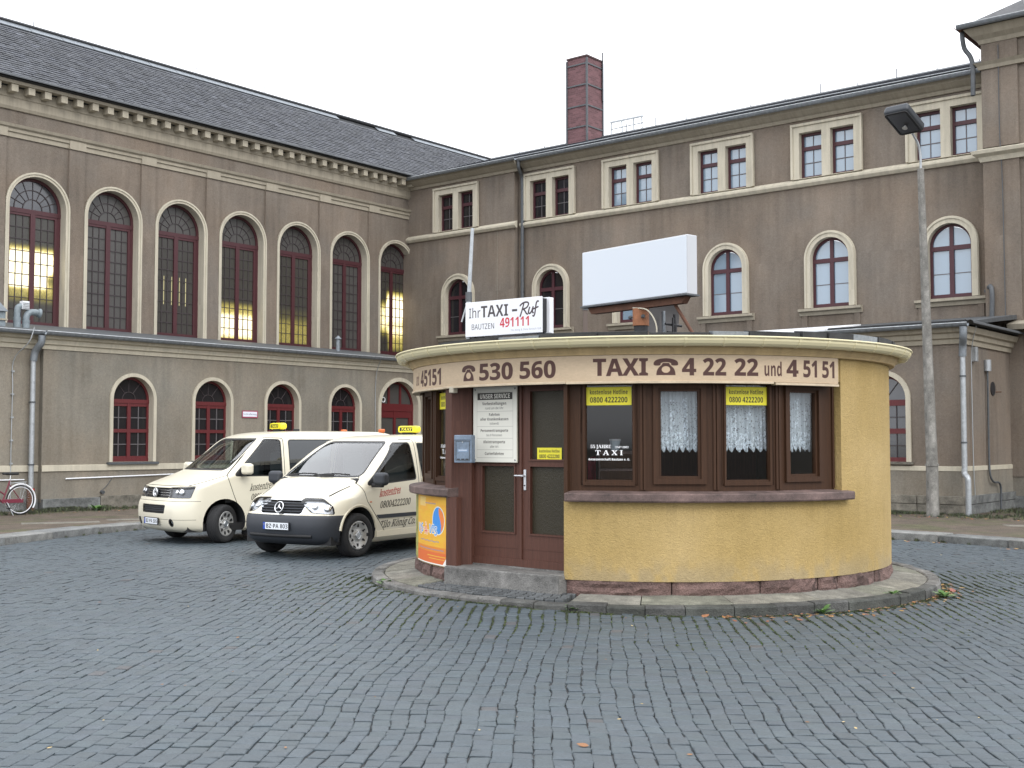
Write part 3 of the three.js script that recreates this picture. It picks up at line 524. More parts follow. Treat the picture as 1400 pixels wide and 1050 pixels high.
  mesh('corner_iron', [[-1, 1], [1, 1], [1, -1]].map(([a, b]) => box(cu + a * (w + 0.01) - 0.03, cu + a * (w + 0.01) + 0.03, yb, yt - 0.05, cz + b * (hz + 0.01) - 0.03, cz + b * (hz + 0.01) + 0.03)), M.zincDark, ch);
  mesh('chimney_cap', box(cu - w - 0.03, cu + w + 0.03, yt, yt + 0.06, cz - hz - 0.03, cz + hz + 0.03), KBrick, ch);
  mesh('antenna', [rod([cu + w + 0.06, yt - 1.5, cz - 0.45], [cu + w + 0.06, yt + 0.35, cz - 0.45], 0.03, 8)], M.zincDark, ch);
}
// ---------------------------------------------------------------- low annex in front of the wing
const annex = thing('low_annex', 'single-storey plastered annex with moulded eaves behind the lamp post', 'building', ...RF);
{
  const u0 = -20.5, u1 = -9.04, holesC = [-10.86, -13.4, -15.9, -18.4];
  wallPanel('wall', rect(u0, u1, 1.1, 4.2), holesC.map((c) => arch(c, 1.22, 1.3, 2.78)), 0.4, 0, M.wall, annex);
  mesh('end_wall', box(u1 - 0.35, u1, 1.1, 4.2, -4.2, -0.401), M.wall, annex);
  mesh('end_wall', box(u0, u0 + 0.35, 0, 4.2, -4.2, -0.41), M.wall, annex);
  mesh('plinth', [box(u0, u1 + 0.02, 0.3, 1.1, -0.3, 0.02), box(u1 - 0.3, u1 + 0.02, 0.3, 1.1, -4.2, -0.301)], M.wallBase, annex);
  const band = [[-0.1, 1.1], [0.03, 1.1], [0.03, 1.2], [-0.1, 1.235]];
  mesh('band', [mould(band, u0, u1 + 0.03), mould(band, 0.03, 3.75).rotateY(PI / 2).translate(u1, 0, 0)], M.trim, annex);
  const cor = [[-0.1, 4.0], [0.05, 4.0], [0.06, 4.1], [0.11, 4.13], [0.12, 4.23], [0.19, 4.26], [0.24, 4.38], [-0.1, 4.38]];
  mesh('cornice', corniceL(cor, 1, u1, u0, 0, -3.72), M.trimGrey, annex);
  for (let u = u0; u < u1 - 0.1;) { const l = min(rr(0.8, 1.3), u1 + 0.06 - u); for (const [y0, y1] of [[-0.02, 0.25], [0.26, 0.45]]) mesh('plinth_stone', rbox(l - 0.014, y1 - y0, 0.3, 0.012, u + l / 2, (y0 + y1) / 2 + 0.08, -0.07 + rr(0, 0.015)), rnd() < 0.3 ? M.stoneB : M.stone, annex); u += l; }
  for (let z = -0.22; z > -3.6;) { const l = rr(0.8, 1.2); for (const [y0, y1] of [[-0.02, 0.25], [0.26, 0.45]]) mesh('plinth_stone', rbox(0.3, y1 - y0, l - 0.014, 0.012, u1 - 0.07 + rr(0, 0.015), (y0 + y1) / 2 + 0.08, z - l / 2), M.stone, annex); z -= l; }
  const rf = mesh('roof', [mould([[0.24, 4.39], [0.24, 4.46], [ZW - 0.0, 5.02], [ZW - 0.0, 4.9]], u0 - 0.2, u1 + 0.2)], M.zincDark, annex);
  mesh('roof_sheet', [mould([[0.2, 4.468], [0.2, 4.50], [-2.0, 4.80], [-2.0, 4.766]], -20, -12.2)], M.white, rf);
  mesh('roof_edge', [mould([[0.14, 4.47], [0.26, 4.455], [0.26, 4.51], [0.14, 4.53]], -12.1, u1 + 0.2), box(u1 + 0.12, u1 + 0.22, 4.44, 4.52, -3.7, 0.13)], M.tar, rf);
  gutter(u0, u1 + 0.3, 4.43, 0.34, 0.08, M.zinc, annex);
  const g2 = mesh('gutter', planarUV(new THREE.CylinderGeometry(0.08, 0.08, 3.9, 12, 1, true, PI / 2, PI).rotateX(PI / 2).translate(u1 + 0.32, 4.43, -1.7)), M.zincDark, annex);
  holesC.forEach((c) => {
    const wn = mesh('window', poly(archRing(c, 1.13, 1.29, 2.78, 0.11), 0.27, -0.22), M.trim, annex), zf = -0.19;
    mesh('sill', box(c - 0.72, c + 0.72, 1.24, 1.3, -0.2, 0.09), M.stoneB, wn);
    mesh('frame', [poly(archRing(c, 1.0, 1.33, 2.78, 0.07), 0.06, zf - 0.03), beam(c - 0.56, c + 0.56, 1.3, 1.40, zf, 0.07), beam(c - 0.56, c + 0.56, 2.62, 2.76, zf, 0.08), beam(c - 0.56, c + 0.56, 1.96, 2.08, zf, 0.075), beam(c - 0.04, c + 0.04, 1.4, 2.62, zf, 0.06)], M.redBright, wn);
    mesh('glazing_bar', [beam(c - 0.5, c + 0.5, 1.67, 1.69, zf, 0.03), beam(c - 0.5, c + 0.5, 2.34, 2.36, zf, 0.03), beam(c - 0.27, c - 0.25, 1.4, 2.62, zf, 0.029), beam(c + 0.25, c + 0.27, 1.4, 2.62, zf, 0.029), ...[0.9, 1.57, 2.24].map((a) => rod([c, 2.78, zf], [c + 0.5 * cos(a), 2.78 + 0.5 * sin(a), zf], 0.012, 6))], M.bar, wn);
    for (let a = 0; a < 4; a++) for (const [y, t] of [[1.4, 1.68], [1.68, 1.96], [2.08, 2.35], [2.35, 2.62]]) pane(c - 0.5 + a * 0.25, c - 0.25 + a * 0.25, y, t, zf - 0.006, M.paneFan, wn);
    fanPane(c, 2.75, 0.52, zf - 0.006, M.paneFan, wn);
  });
  const dp = downpipe(annex, u1 + 0.1, 0.12, 1.15, 3.75, 0.062, M.zincLight, 0.1);
  mesh('pipe_foot', [tube([[u1 + 0.1, 1.17, 0.12], [u1 + 0.1, 1.05, 0.13], [u1 + 0.2, 0.95, 0.22], [u1 + 0.21, 0.85, 0.23], [u1 + 0.21, 0.1, 0.24]], 0.066, 12)], M.zincLight, dp);
  mesh('hopper', [tube([[u1 + 0.2, 4.36, 0.34], [u1 + 0.19, 4.15, 0.32], [u1 + 0.12, 3.95, 0.15], [u1 + 0.1, 3.7, 0.12]], 0.085, 12)], M.zinc, dp);
  // fittings on the end wall
  const E = (y, t) => [u1 + 0.06, y, -t];
  mesh('vent_pipe', [tube([E(3.5, 1.75), E(2.6, 1.75), E(1.3, 1.75), [u1 + 0.08, 0.95, -1.76], [u1 + 0.1, 0.82, -1.9], [u1 + 0.1, 0.78, -2.35], [u1 + 0.1, 0.7, -2.45], [u1 + 0.1, 0.1, -2.45]], 0.025, 8)], M.zincDark, annex);
  mesh('pipe_cap', rod(E(3.45, 1.75), E(3.72, 1.75), 0.09, 14), M.zincLight, annex);
  mesh('junction_box', rbox(0.12, 0.34, 0.16, 0.015, u1 + 0.06, 3.8, -0.85), M.zincLight, annex);
  mesh('lightning_cable', [tube([[u1 + 0.25, 4.42, -0.4], [u1 + 0.1, 4.0, -0.55], E(3.6, 0.6), E(2.5, 0.6), E(1.2, 0.62), [u1 + 0.06, 0.1, -0.75]], 0.012, 6)], M.zincLight, annex);
  mesh('flue_hole', [rod([u1 - 0.02, 3.05, -2.3], [u1 + 0.02, 3.05, -2.3], 0.17, 20)], M.black, annex);
  mesh('hook', rod([u1, 2.98, -2.55], [u1 + 0.12, 2.98, -2.6], 0.012, 6), M.rust, annex);
}
// ---------------------------------------------------------------- corner pavilion at the right edge
const pavilion = thing('corner_pavilion', 'taller plastered corner pavilion with hipped slate roof at right edge', 'building', ...RF);
{
  const z = -3.75, u0 = -9.55, u1 = -2;
  mesh('wall', [box(u0, u1, 0.9, 12.3, z - 6, z)], M.wall, pavilion);
  mesh('plinth', box(u0 - 0.03, u1, 0.42, 0.9, z - 2, z + 0.03), M.wallBase, pavilion);
  mesh('plinth_stone', box(u0 - 0.05, u1, -0.05, 0.42, z - 2, z + 0.06), M.stone, pavilion);
  mesh('quoin', [box(u0 - 0.04, u0 + 0.85, 0.9, 8.95, z - 0.4, z + 0.06), box(u0 - 0.04, u0 + 0.85, 9.3, 11.33, z - 0.4, z + 0.06), box(u0 - 0.04, u0 + 0.85, 11.52, 12.0, z - 0.4, z + 0.06)], M.wall, pavilion);
  const wrap = (p, name, mat) => mesh(name, corniceL(p, -1, u0, u1, z, z - 4), mat, pavilion);
  wrap([[-0.05, 8.93], [0.1, 8.93], [0.14, 9.05], [0.26, 9.12], [0.28, 9.2], [-0.05, 9.31]], 'string_course', M.trim);
  wrap([[-0.05, 11.33], [0.1, 11.33], [0.13, 11.42], [0.2, 11.5], [-0.05, 11.53]], 'string_course', M.trimGrey);
  wrap([[-0.05, 12.0], [0.08, 12.0], [0.12, 12.1], [0.24, 12.2], [0.38, 12.38], [-0.05, 12.4]], 'cornice', M.trimGrey);
  mesh('band', box(u0, u1, 1.12, 1.24, z, z + 0.03), M.trim, pavilion);
  mesh('ledge', [mould([[z, 4.62], [z + 0.5, 4.55], [z + 0.55, 4.68], [z, 4.82]], u0 + 0.6, u1)], M.trimGrey, pavilion);
  gutter(u0 - 0.5, u1, 12.46, z + 0.48, 0.09, M.zinc, pavilion);
  mesh('gutter', planarUV(new THREE.CylinderGeometry(0.09, 0.09, 6, 12, 1, true, -PI / 2, PI).rotateX(PI / 2).translate(u0 - 0.48, 12.46, z - 2.5)), M.rust, pavilion);
  const rf = mesh('roof', (() => { const g = new THREE.ConeGeometry(1, 1, 4, 1).toNonIndexed(); g.rotateY(PI / 4); g.scale((8.4) / 1.4142 * 1.0, 2.5, (7.2) / 1.4142); g.translate(u0 - 0.4 + 4.2, 12.46 + 1.25, z + 0.42 - 3.6); return planarUV(g); })(), std(C(0.085, 0.085, 0.09), 0.65, { map: T.stone }), pavilion);
  mesh('snow_guard', [0.25, 0.38, 0.5].map((h) => rod([u0 + 0.9, 12.95 + h, z - 0.15], [u1, 12.95 + h, z - 0.15], 0.014, 6)).concat([0, 0.8, 1.6, 2.4].map((k) => rod([u0 + 1 + k, 12.9, z - 0.15], [u0 + 1 + k, 13.45, z - 0.15], 0.014, 6))), M.zincLight, rf);
  mesh('downpipe', tube([[u0 - 0.46, 12.42, z + 0.2], [u0 - 0.45, 12.2, z + 0.2], [u0 - 0.42, 11.95, z + 0.14], [u0 - 0.3, 11.75, z + 0.12], [u0 - 0.24, 11.55, z + 0.12], [u0 - 0.24, 10.7, z + 0.1]], 0.06, 10), M.zincDark, pavilion);
  mesh('downpipe', [tube([[-9.62, 5.62, z - 0.1], [-9.45, 5.72, z + 0.1], [-9.40, 5.55, z + 0.16], [-9.42, 4.8, z + 0.16]], 0.06, 10)], M.zincDark, pavilion);
  mesh('lightning_cable', tube([[-9.15, 11.9, z + 0.09], [-9.15, 9.4, z + 0.09], [-9.12, 8.8, z + 0.09], [-9.1, 4.9, z + 0.09]], 0.012, 6), M.zincDark, pavilion);
}
// ---------------------------------------------------------------- the round taxi kiosk
function revolve(profile, p0, p1, n = 24, caps = true) {  // closed profile [[r, y] ...] swept from angle p0 to p1 (degrees from +z towards +x)
  const P = [], N = [], U = [], m = profile.length; let acc = 0;
  for (let k = 0; k < m; k++) {
    const [r0, y0] = profile[k], [r1, y1] = profile[(k + 1) % m], l = hypot(r1 - r0, y1 - y0); if (l < 1e-6) continue;
    const nr = (y1 - y0) / l, ny = -(r1 - r0) / l;
    for (let i = 0; i < n; i++) {
      const a = R(lerp(p0, p1, i / n)), b = R(lerp(p0, p1, (i + 1) / n));
      const v = (r, y, t, w) => [[r * sin(t), y, r * cos(t)], [nr * sin(t), ny, nr * cos(t)], [3 * t, w]];
      const A = v(r0, y0, a, acc), B = v(r0, y0, b, acc), Cc = v(r1, y1, b, acc + l), D = v(r1, y1, a, acc + l);
      for (const q of [A, B, Cc, A, Cc, D]) { P.push(...q[0]); N.push(...q[1]); U.push(...q[2]); }
    }
    acc += l;
  }
  if (caps && abs(p1 - p0) < 359.9) for (const [p, s] of [[p0, -1], [p1, 1]]) {
    const a = R(p), tri = THREE.ShapeUtils.triangulateShape(profile.map(([r, y]) => new THREE.Vector2(r, y)), []);
    for (const t of tri) for (const k of t) { const [r, y] = profile[k]; P.push(r * sin(a), y, r * cos(a)); N.push(s * cos(a), 0, -s * sin(a)); U.push(r, y); }
  }
  const g = new THREE.BufferGeometry();
  for (const [k, v, c] of [['position', P, 3], ['normal', N, 3], ['uv', U, 2]]) g.setAttribute(k, new THREE.BufferAttribute(Float32Array.from(v), c));
  return fixWinding(g);
}
const ringBox = (r0, r1, y0, y1) => [[r0, y0], [r1, y0], [r1, y1], [r0, y1]];
const yellowT = tex(1024, 512, (u, v) => {
  const b = smp(F.big, u, v), g = smp(F.fine, u * 2, v * 2), q = smp(F.grit, u * 2, v * 2), d = smp(F.mid, u * 3, v * 0.3), y = v * 3 + 0.015, spl = sstep(0.62, 0.3, y) * sstep(0.3, 0.62, smp(F.mid, u * 2, v * 1.2)), run = sstep(0.55, 1.12, y) * sstep(1.14, 1.12, y) * sstep(0.52, 0.7, smp(F.mid, u * 5, v * 0.08)), k = (0.86 + 0.16 * (b - 0.5) + 0.08 * (g - 0.5) + 0.10 * (q - 0.5) + 0.05 * (d - 0.5)) * (1 - 0.04 * spl) * (1 - 0.03 * run);
  return [k * (1 - 0.03 * spl), k * (0.985 + 0.03 * (b - 0.5)), k * (0.95 + 0.2 * (b - 0.5) + 0.12 * spl)];
}, { rep: [1 / 4, 1 / 3] });
const KM = {
  yellow: std(C(0.54, 0.395, 0.165), 0.92, { map: yellowT, bumpMap: T.rough, bumpScale: 0.012 }),
  plinth: std(C(0.30, 0.19, 0.165), 0.95, { map: T.stone, bumpMap: T.rough, bumpScale: 0.03 }),
  sill: std(C(0.26, 0.175, 0.155), 0.7, { map: T.stone }),
  brown: new THREE.MeshPhysicalMaterial({ color: C(0.074, 0.036, 0.018), roughness: 0.6, specularIntensity: 0.5, map: T.wood, side: THREE.DoubleSide }),
  maroon: new THREE.MeshPhysicalMaterial({ color: C(0.135, 0.061, 0.044), roughness: 0.55, specularIntensity: 0.6, map: T.wood, side: THREE.DoubleSide }),
  beige: std(C(0.68, 0.56, 0.41), 0.7, { map: T.trim }),
  cornice: std(C(0.60, 0.44, 0.23), 0.75, { map: T.trim }),
  gutter: std(C(0.66, 0.59, 0.37), 0.5),
  concrete: std(C(0.40, 0.385, 0.33), 0.92, { map: T.stone, bumpMap: T.rough, bumpScale: 0.015 }),
  granite: std(C(0.34, 0.33, 0.31), 0.85, { map: T.stone, bumpMap: T.rough, bumpScale: 0.015 }),
  inner: std(C(0.23, 0.19, 0.15), 0.95), floor: std(C(0.09, 0.075, 0.06), 0.8),
  figured: new THREE.MeshPhysicalMaterial({ color: C(0.034, 0.028, 0.016), roughness: 0.36, specularIntensity: 0.6, ior: 1.5, side: THREE.DoubleSide, bumpMap: T.rough, bumpScale: 0.006 }),
  alu: std(C(0.62, 0.63, 0.65), 0.35, { metalness: 0.6 }),
};
const KP = [KC[0], 0, KC[1]];
// platform with its granite kerb
{
  const pl = structure(new THREE.Group()); pl.name = 'kiosk_platform'; pl.position.set(...KP); scene.add(pl);
  mesh('core', revolve(ringBox(0.01, 3.42, -0.05, 0.09), 0, 360, 72), std(C(0.09, 0.095, 0.07), 0.95), pl);
  const J = [-53.7, -47.8, -41.2, -37, -32.3, -26, -20, -13.5, -7.2, -0.8, 7.2, 14.4, 21.6, 28.5, 35.4, 42.2, 46.1, 53, 61, 69, 77, 86, 95]; let a = 95; while (a < 292) { a += rr(7, 11); J.push(min(a, 300)); } J.push(306.3 - 0.001);
  const left = [-88, -80, -72, -64, -58.5]; void left;
  const JJ = [...new Set(J)].sort((x, y) => x - y), tones = [KM.granite, std(C(0.15, 0.15, 0.14), 0.88, { map: T.stone, bumpMap: T.rough, bumpScale: 0.015 }), std(C(0.12, 0.125, 0.11), 0.9, { map: T.stone, bumpMap: T.rough, bumpScale: 0.015 })];
  for (let i = 0; i < JJ.length - 1; i++) {
    const dr = rr(-0.012, 0.012), dy = rr(-0.012, 0.008), c = 0.018;
    mesh('kerb_stone', revolve([[3.40 + dr, -0.05], [3.56 + dr, -0.05], [3.555 + dr, 0.118 + dy - c], [3.555 + dr - c, 0.118 + dy], [3.42 + dr, 0.122 + dy], [3.40 + dr, 0.11 + dy]], JJ[i] + 0.07, JJ[i + 1] - 0.07, 6), JJ[i] < -36 || JJ[i] > 60 ? tones[0] : tones[1 + floor(rnd() * 2)], pl);
  }
  const SJ = [-20.5, -8, 8, 25.5, 39, 48.5, 62, 80, 100, 125, 150, 175, 200, 225, 250, 275, 291, 301.5];
  const st = [KM.concrete, std(C(0.36, 0.36, 0.285), 0.92, { map: T.stone, bumpMap: T.rough, bumpScale: 0.015 }), std(C(0.42, 0.40, 0.33), 0.92, { map: T.stone, bumpMap: T.rough, bumpScale: 0.015 })];
  for (let i = 0; i < SJ.length - 1; i++) mesh('concrete_slab', revolve([[2.9, 0.04], [3.398, 0.04], [3.398, 0.114 + rr(-0.006, 0.004)], [2.9, 0.165]], SJ[i] + 0.1, SJ[i + 1] - 0.1, 8), st[i % 3], pl);
  const sm = [0, 1, 2].map((k) => std(C(0.12 + k * 0.02, 0.13 + k * 0.02, 0.135 + k * 0.02), 0.7, { map: T.stone }));
  for (let r = 2.98, k = 0; r < 3.38; r += 0.082, k++) for (let p = -58 + rr(0, 1); p < -22.5; p += 1.9) mesh('cobble', revolve([[r, 0.05], [r + 0.072, 0.05], [r + 0.072, 0.118 + rr(-0.004, 0.004) + (3.38 - r) * 0.06], [r + 0.06, 0.127 + (3.38 - r) * 0.06], [r + 0.012, 0.127 + (3.38 - r) * 0.06], [r, 0.12 + (3.38 - r) * 0.06]], p, p + rr(1.5, 1.75), 1), sm[floor(rnd() * 3)], pl);
}
const kiosk = thing('taxi_kiosk', 'round yellow plastered taxi kiosk with brown windows and phone numbers on its fascia', 'kiosk', KP);
const DN = -38.5, doorM0 = new THREE.Matrix4().makeRotationY(R(DN)), doorM = doorM0.clone().multiply(new THREE.Matrix4().makeTranslation(0.1, 0, 2.7)).multiply(new THREE.Matrix4().makeRotationY(R(-2.5))).multiply(new THREE.Matrix4().makeTranslation(-0.1, 0, -2.7)), toWall = (g) => (Array.isArray(g) ? merge(g) : g).applyMatrix4(doorM0), toDoor = (g) => (Array.isArray(g) ? merge(g) : g).applyMatrix4(doorM);    // door plane: x along, z out from the kiosk's centre
{
  mesh('wall', [revolve(ringBox(2.72, 3.0, 0.295, 1.135), -23.9, 38.3, 48), revolve(ringBox(2.72, 3.0, 0.295, 2.74), 38.3, 262, 140), revolve(ringBox(2.72, 3.0, 0.295, 1.14), 262, 304.6, 32), revolve(ringBox(2.75, 2.99, 2.42, 2.74), 262, 398.3, 64)], KM.yellow, kiosk);
  mesh('inner_wall', revolve(ringBox(2.68, 2.715, 0.2, 2.7), 38.5, 261.5, 60), KM.inner, kiosk);
  mesh('floor', revolve(ringBox(0.01, 2.75, 0.1, 0.3), 0, 360, 48), KM.floor, kiosk);
  mesh('ceiling', revolve(ringBox(0.01, 2.95, 2.6, 2.66), 0, 360, 48), KM.inner, kiosk);
  // rough stones of the plinth
  const PJ = [-23.7, -2, 16.5, 31, 37, 53, 70, 92, 115, 140, 165, 190, 215, 240, 262, 281, 294, 304.2];
  for (let i = 0; i < PJ.length - 1; i++) {
    const p0 = PJ[i] + 0.12, p1 = PJ[i + 1] - 0.12, n = 14, m = 5, P = [], idx = [];
    for (let y = 0; y <= m; y++) for (let x = 0; x <= n; x++) {
      const e = sin((PI * x) / n) ** 0.35 * sin((PI * (y + 0.35)) / (m + 0.7)) ** 0.5, ph = R(lerp(p0, p1, x / n)), h = smp(F.mid, ph * 0.9 + i * 0.31, y * 0.06 + i * 0.17) * 0.6 + smp(F.fine, ph * 0.6, y * 0.03) * 0.4, r = 2.972 + 0.035 * e + 0.13 * (h - 0.45) * e;
      P.push(r * sin(ph), 0.10 + (y / m) * (0.205 + (y === m ? 0.015 * (smp(F.mid, ph * 1.3, 0.2) - 0.5) : 0)), r * cos(ph));
    }
    for (let y = 0; y < m; y++) for (let x = 0; x < n; x++) { const a = y * (n + 1) + x; idx.push(a, a + 1, a + n + 2, a, a + n + 2, a + n + 1); }
    let g = new THREE.BufferGeometry(); g.setAttribute('position', new THREE.Float32BufferAttribute(P, 3)); g.setIndex(idx); g.computeVertexNormals(); g = planarUV(g.toNonIndexed()); g.computeVertexNormals();
    mesh('plinth_stone', [g, revolve(ringBox(2.72, 2.95, 0.1, 0.27), p0, p1, 8)], KM.plinth, kiosk);
  }
  const sillP = [[2.8, 1.13], [3.09, 1.125], [3.10, 1.14], [3.10, 1.205], [3.09, 1.215], [2.8, 1.245]];
  mesh('sill', revolve(sillP, -23.2, 40.2, 48), KM.sill, kiosk); mesh('sill', revolve(sillP.map(([r, y]) => [max(r, 2.86), y]), 262, 305.8, 32), KM.sill, kiosk);
  // fascia with painted numbers
  const f0 = -97, f1 = 36.3;
  const phone = (g, x, y, w, h) => {                       // a dial telephone, seen from the front
    g.save(); g.translate(x, y); g.scale(w / 100, h / 80);
    g.beginPath(); g.moveTo(4, 30); g.bezierCurveTo(0, 6, 30, 0, 50, 0); g.bezierCurveTo(70, 0, 100, 6, 96, 30); g.bezierCurveTo(96, 36, 70, 36, 70, 30); g.bezierCurveTo(72, 20, 60, 18, 50, 18); g.bezierCurveTo(40, 18, 28, 20, 30, 30); g.bezierCurveTo(30, 36, 4, 36, 4, 30); g.fill();
    g.beginPath(); g.moveTo(38, 22); g.lineTo(62, 22); g.lineTo(66, 32); g.bezierCurveTo(82, 46, 86, 60, 86, 80); g.lineTo(14, 80); g.bezierCurveTo(14, 60, 18, 46, 34, 32); g.closePath(); g.fill();
    g.globalCompositeOperation = 'source-over'; g.fillStyle = '#cbb294'; g.beginPath(); g.arc(50, 53, 16, 0, 7); g.fill(); g.restore();
  };
  const FT = canvasTex(2048, 96, (g, w, h) => {
    for (let y = 0; y < h; y++) for (let x = 0; x < w; x += 4) { const k = 0.94 + 0.12 * (smp(F.big, x / 1400, y / 500) - 0.5) + 0.08 * (smp(F.fine, x / 700, y / 350) - 0.5); g.fillStyle = `rgb(${floor(207 * k)},${floor(184 * k)},${floor(154 * k)})`; g.fillRect(x, y, 4, 1); }
    const px = (p) => ((p - f0) / (f1 - f0)) * w, py = (y) => ((2.672 - y) / 0.282) * h;
    const put = (t, a, b, y0, y1) => { g.fillStyle = '#4a2c25'; g.save(); g.font = 'bold 100px sans-serif'; const m = g.measureText(t); g.translate(px(a), py(y0)); g.scale((px(b) - px(a)) / m.width, (py(y0) - py(y1)) / 71); g.fillText(t, 0, 0); g.strokeStyle = '#4a2c25'; g.lineWidth = 2.5; if (t !== 'und') g.strokeText(t, 0, 0); g.restore(); };
    put('und', -76.2, -72.6, 2.45, 2.60); put('45151', -71.2, -57.9, 2.432, 2.62); put('530', -44.7, -35.2, 2.445, 2.625); put('560', -33.8, -25.2, 2.445, 2.625);
    put('TAXI', -17.5, -6.4, 2.455, 2.632); put('4', 0.2, 3.0, 2.455, 2.632); put('22', 4.2, 9.1, 2.455, 2.632); put('22', 10.6, 15.9, 2.455, 2.632); put('und', 17.0, 21.3, 2.455, 2.60); put('4', 22.3, 25.2, 2.455, 2.632); put('51', 26.3, 30.6, 2.455, 2.632); put('51', 31.4, 35.7, 2.455, 2.632);
    g.fillStyle = '#4a2c25'; phone(g, px(-50.3), py(2.625), px(-45.6) - px(-50.3), py(2.445) - py(2.625)); g.fillStyle = '#4a2c25'; phone(g, px(-5.6), py(2.632), px(-0.4) - px(-5.6), py(2.455) - py(2.632));
  });
  const fg = new THREE.CylinderGeometry(3.052, 3.052, 0.282, 90, 1, true, R(f0), R(f1 - f0)).translate(0, 2.531, 0);
  const fb = mesh('fascia', [revolve(ringBox(2.97, 3.05, 2.39, 2.672), f0, f1, 60)], KM.beige, kiosk);
  mesh('fascia_lettering', fg, std(C(0.9, 0.9, 0.9), 0.65, { map: FT }), fb);
  for (const [a, b, d] of [[-97, -57, 0], [-57, -23, 0.004], [-23, 19.2, 0], [19.6, 36.3, -0.01]]) mesh('fascia_lip', revolve([[2.97, 2.372 + d], [3.068, 2.372 + d], [3.068, 2.392 + d], [3.052, 2.397 + d], [2.97, 2.389 + d]], a, b - 0.1, 24), KM.beige, fb);
  // eaves: coved cornice, gutter with brackets, tarred roof
  mesh('eaves_cornice', revolve([[2.98, 2.675], [3.065, 2.675], [3.075, 2.695], [3.09, 2.715], [3.11, 2.75], [3.12, 2.79], [2.98, 2.80]], 0, 360, 110), KM.cornice, kiosk);
  const gp = []; for (let i = 0; i <= 8; i++) { const a = PI + (PI * i) / 8; gp.push([3.185 + 0.085 * cos(a), 2.845 + 0.095 * sin(a)]); } for (let i = 8; i >= 0; i--) { const a = PI + (PI * i) / 8; gp.push([3.185 + 0.073 * cos(a), 2.845 + 0.083 * sin(a)]); }
  const gt = mesh('gutter', revolve(gp, 0, 360, 110), KM.gutter, kiosk);
  mesh('gutter_edge', new THREE.TorusGeometry(3.272, 0.012, 6, 110).rotateX(PI / 2).translate(0, 2.847, 0), KM.gutter, gt);
  let pb = -80; while (pb < 275) { const p = pb; mesh('gutter_bracket', revolve(gp.map(([r, y]) => [3.185 + (r - 3.185) * 1.06, 2.845 + (y - 2.845) * 1.06]), p, p + 0.45, 1), KM.gutter, gt); pb += pb < 62 ? rr(6.6, 7.9) : 12; }
  const rf = mesh('roof', revolve([[0.01, 2.7], [3.13, 2.8], [3.13, 2.83], [3.0, 2.885], [0.01, 2.99]], 0, 360, 72), M.tar, kiosk);
  for (let p = -60, i = 0; p < 66; i++) { const l = rr(6, 13), h = p < 12 ? rr(-0.012, 0.012) : rr(0.012, 0.055), t = rr(2.98, 3.06); mesh('roof_felt', revolve([[t - 0.1, 2.86], [t + 0.05, 2.84], [t + 0.055, 2.91 + h], [t - 0.09, 2.925 + h]], p, p + l - 0.4, 5), i % 4 === 2 ? M.zinc : M.tar, rf); p += l; }
  // windows: flat units between posts, each set on a chord of the ring
  const lace = canvasTex(512, 384, (g, w, h) => {
    g.clearRect(0, 0, w, h); g.fillStyle = 'rgba(255,255,255,0.62)'; g.beginPath(); g.moveTo(0, 0); g.lineTo(w, 0); g.lineTo(w, h - 30);
    for (let x = w; x > 0; x -= 64) { g.quadraticCurveTo(x - 16, h + 4, x - 32, h - 4); g.quadraticCurveTo(x - 48, h - 14, x - 64, h - 34); } g.closePath(); g.fill();
    g.fillStyle = 'rgba(255,255,255,0.95)'; for (let k = 0; k < 900; k++) { const x = hash(k) * w, y = h * (0.25 + 0.7 * hash(k + 5000)), s = 2 + 5 * hash(k + 900); if ((floor(x / 42) % 3) === 1 || y > h * 0.72) { g.beginPath(); g.arc(x, y, s, 0, 7); g.fill(); } }
    g.globalCompositeOperation = 'destination-out'; g.fillStyle = 'rgba(0,0,0,0.55)'; for (let k = 0; k < 500; k++) { const x = hash(k + 77) * w, y = h * (0.3 + 0.62 * hash(k + 6100)); g.beginPath(); g.arc(x, y, 1.5 + 2.5 * hash(k + 31), 0, 7); g.fill(); }
  });
  lace.wrapS = THREE.RepeatWrapping;
  const laceMat = new THREE.MeshStandardMaterial({ color: C(0.58, 0.63, 0.68), roughness: 1, map: lace, transparent: true, side: THREE.DoubleSide });
  const hotT = canvasTex(320, 128, (g, w, h) => { g.fillStyle = '#e3d830'; g.fillRect(0, 0, w, h); g.strokeStyle = '#8a8420'; g.lineWidth = 3; g.strokeRect(1, 1, w - 2, h - 2); g.fillStyle = '#22200c'; g.font = 'bold 42px sans-serif'; g.textAlign = 'center'; g.save(); g.translate(w / 2, 52); g.scale(0.70, 1); g.fillText('kostenlose Hotline', 0, 0); g.restore(); g.font = 'bold 52px sans-serif'; g.save(); g.translate(w / 2, 108); g.scale(0.80, 1); g.fillText('0800 4222200', 0, 0); g.restore(); });
  const hotMat = std(C(0.95, 0.95, 0.9), 0.5, { map: hotT });
  const yearsT = canvasTex(320, 128, (g, w, h) => { g.clearRect(0, 0, w, h); g.fillStyle = '#ffffff'; g.textAlign = 'center'; g.font = 'bold 32px serif'; g.fillText('55 JAHRE', 100, 32); g.font = 'bold 20px serif'; g.fillText('1947-2002', 252, 32); g.font = 'bold 48px serif'; g.save(); g.translate(w / 2, 80); g.scale(1.25, 1); g.fillText('T A X I', 0, 0); g.restore(); g.font = 'bold 21px sans-serif'; g.fillText('Genossenschaft Bautzen e. G.', w / 2, 116); });
  const yearsMat = new THREE.MeshStandardMaterial({ color: C(0.9, 0.9, 0.9), roughness: 0.6, map: yearsT, transparent: true, side: THREE.DoubleSide });
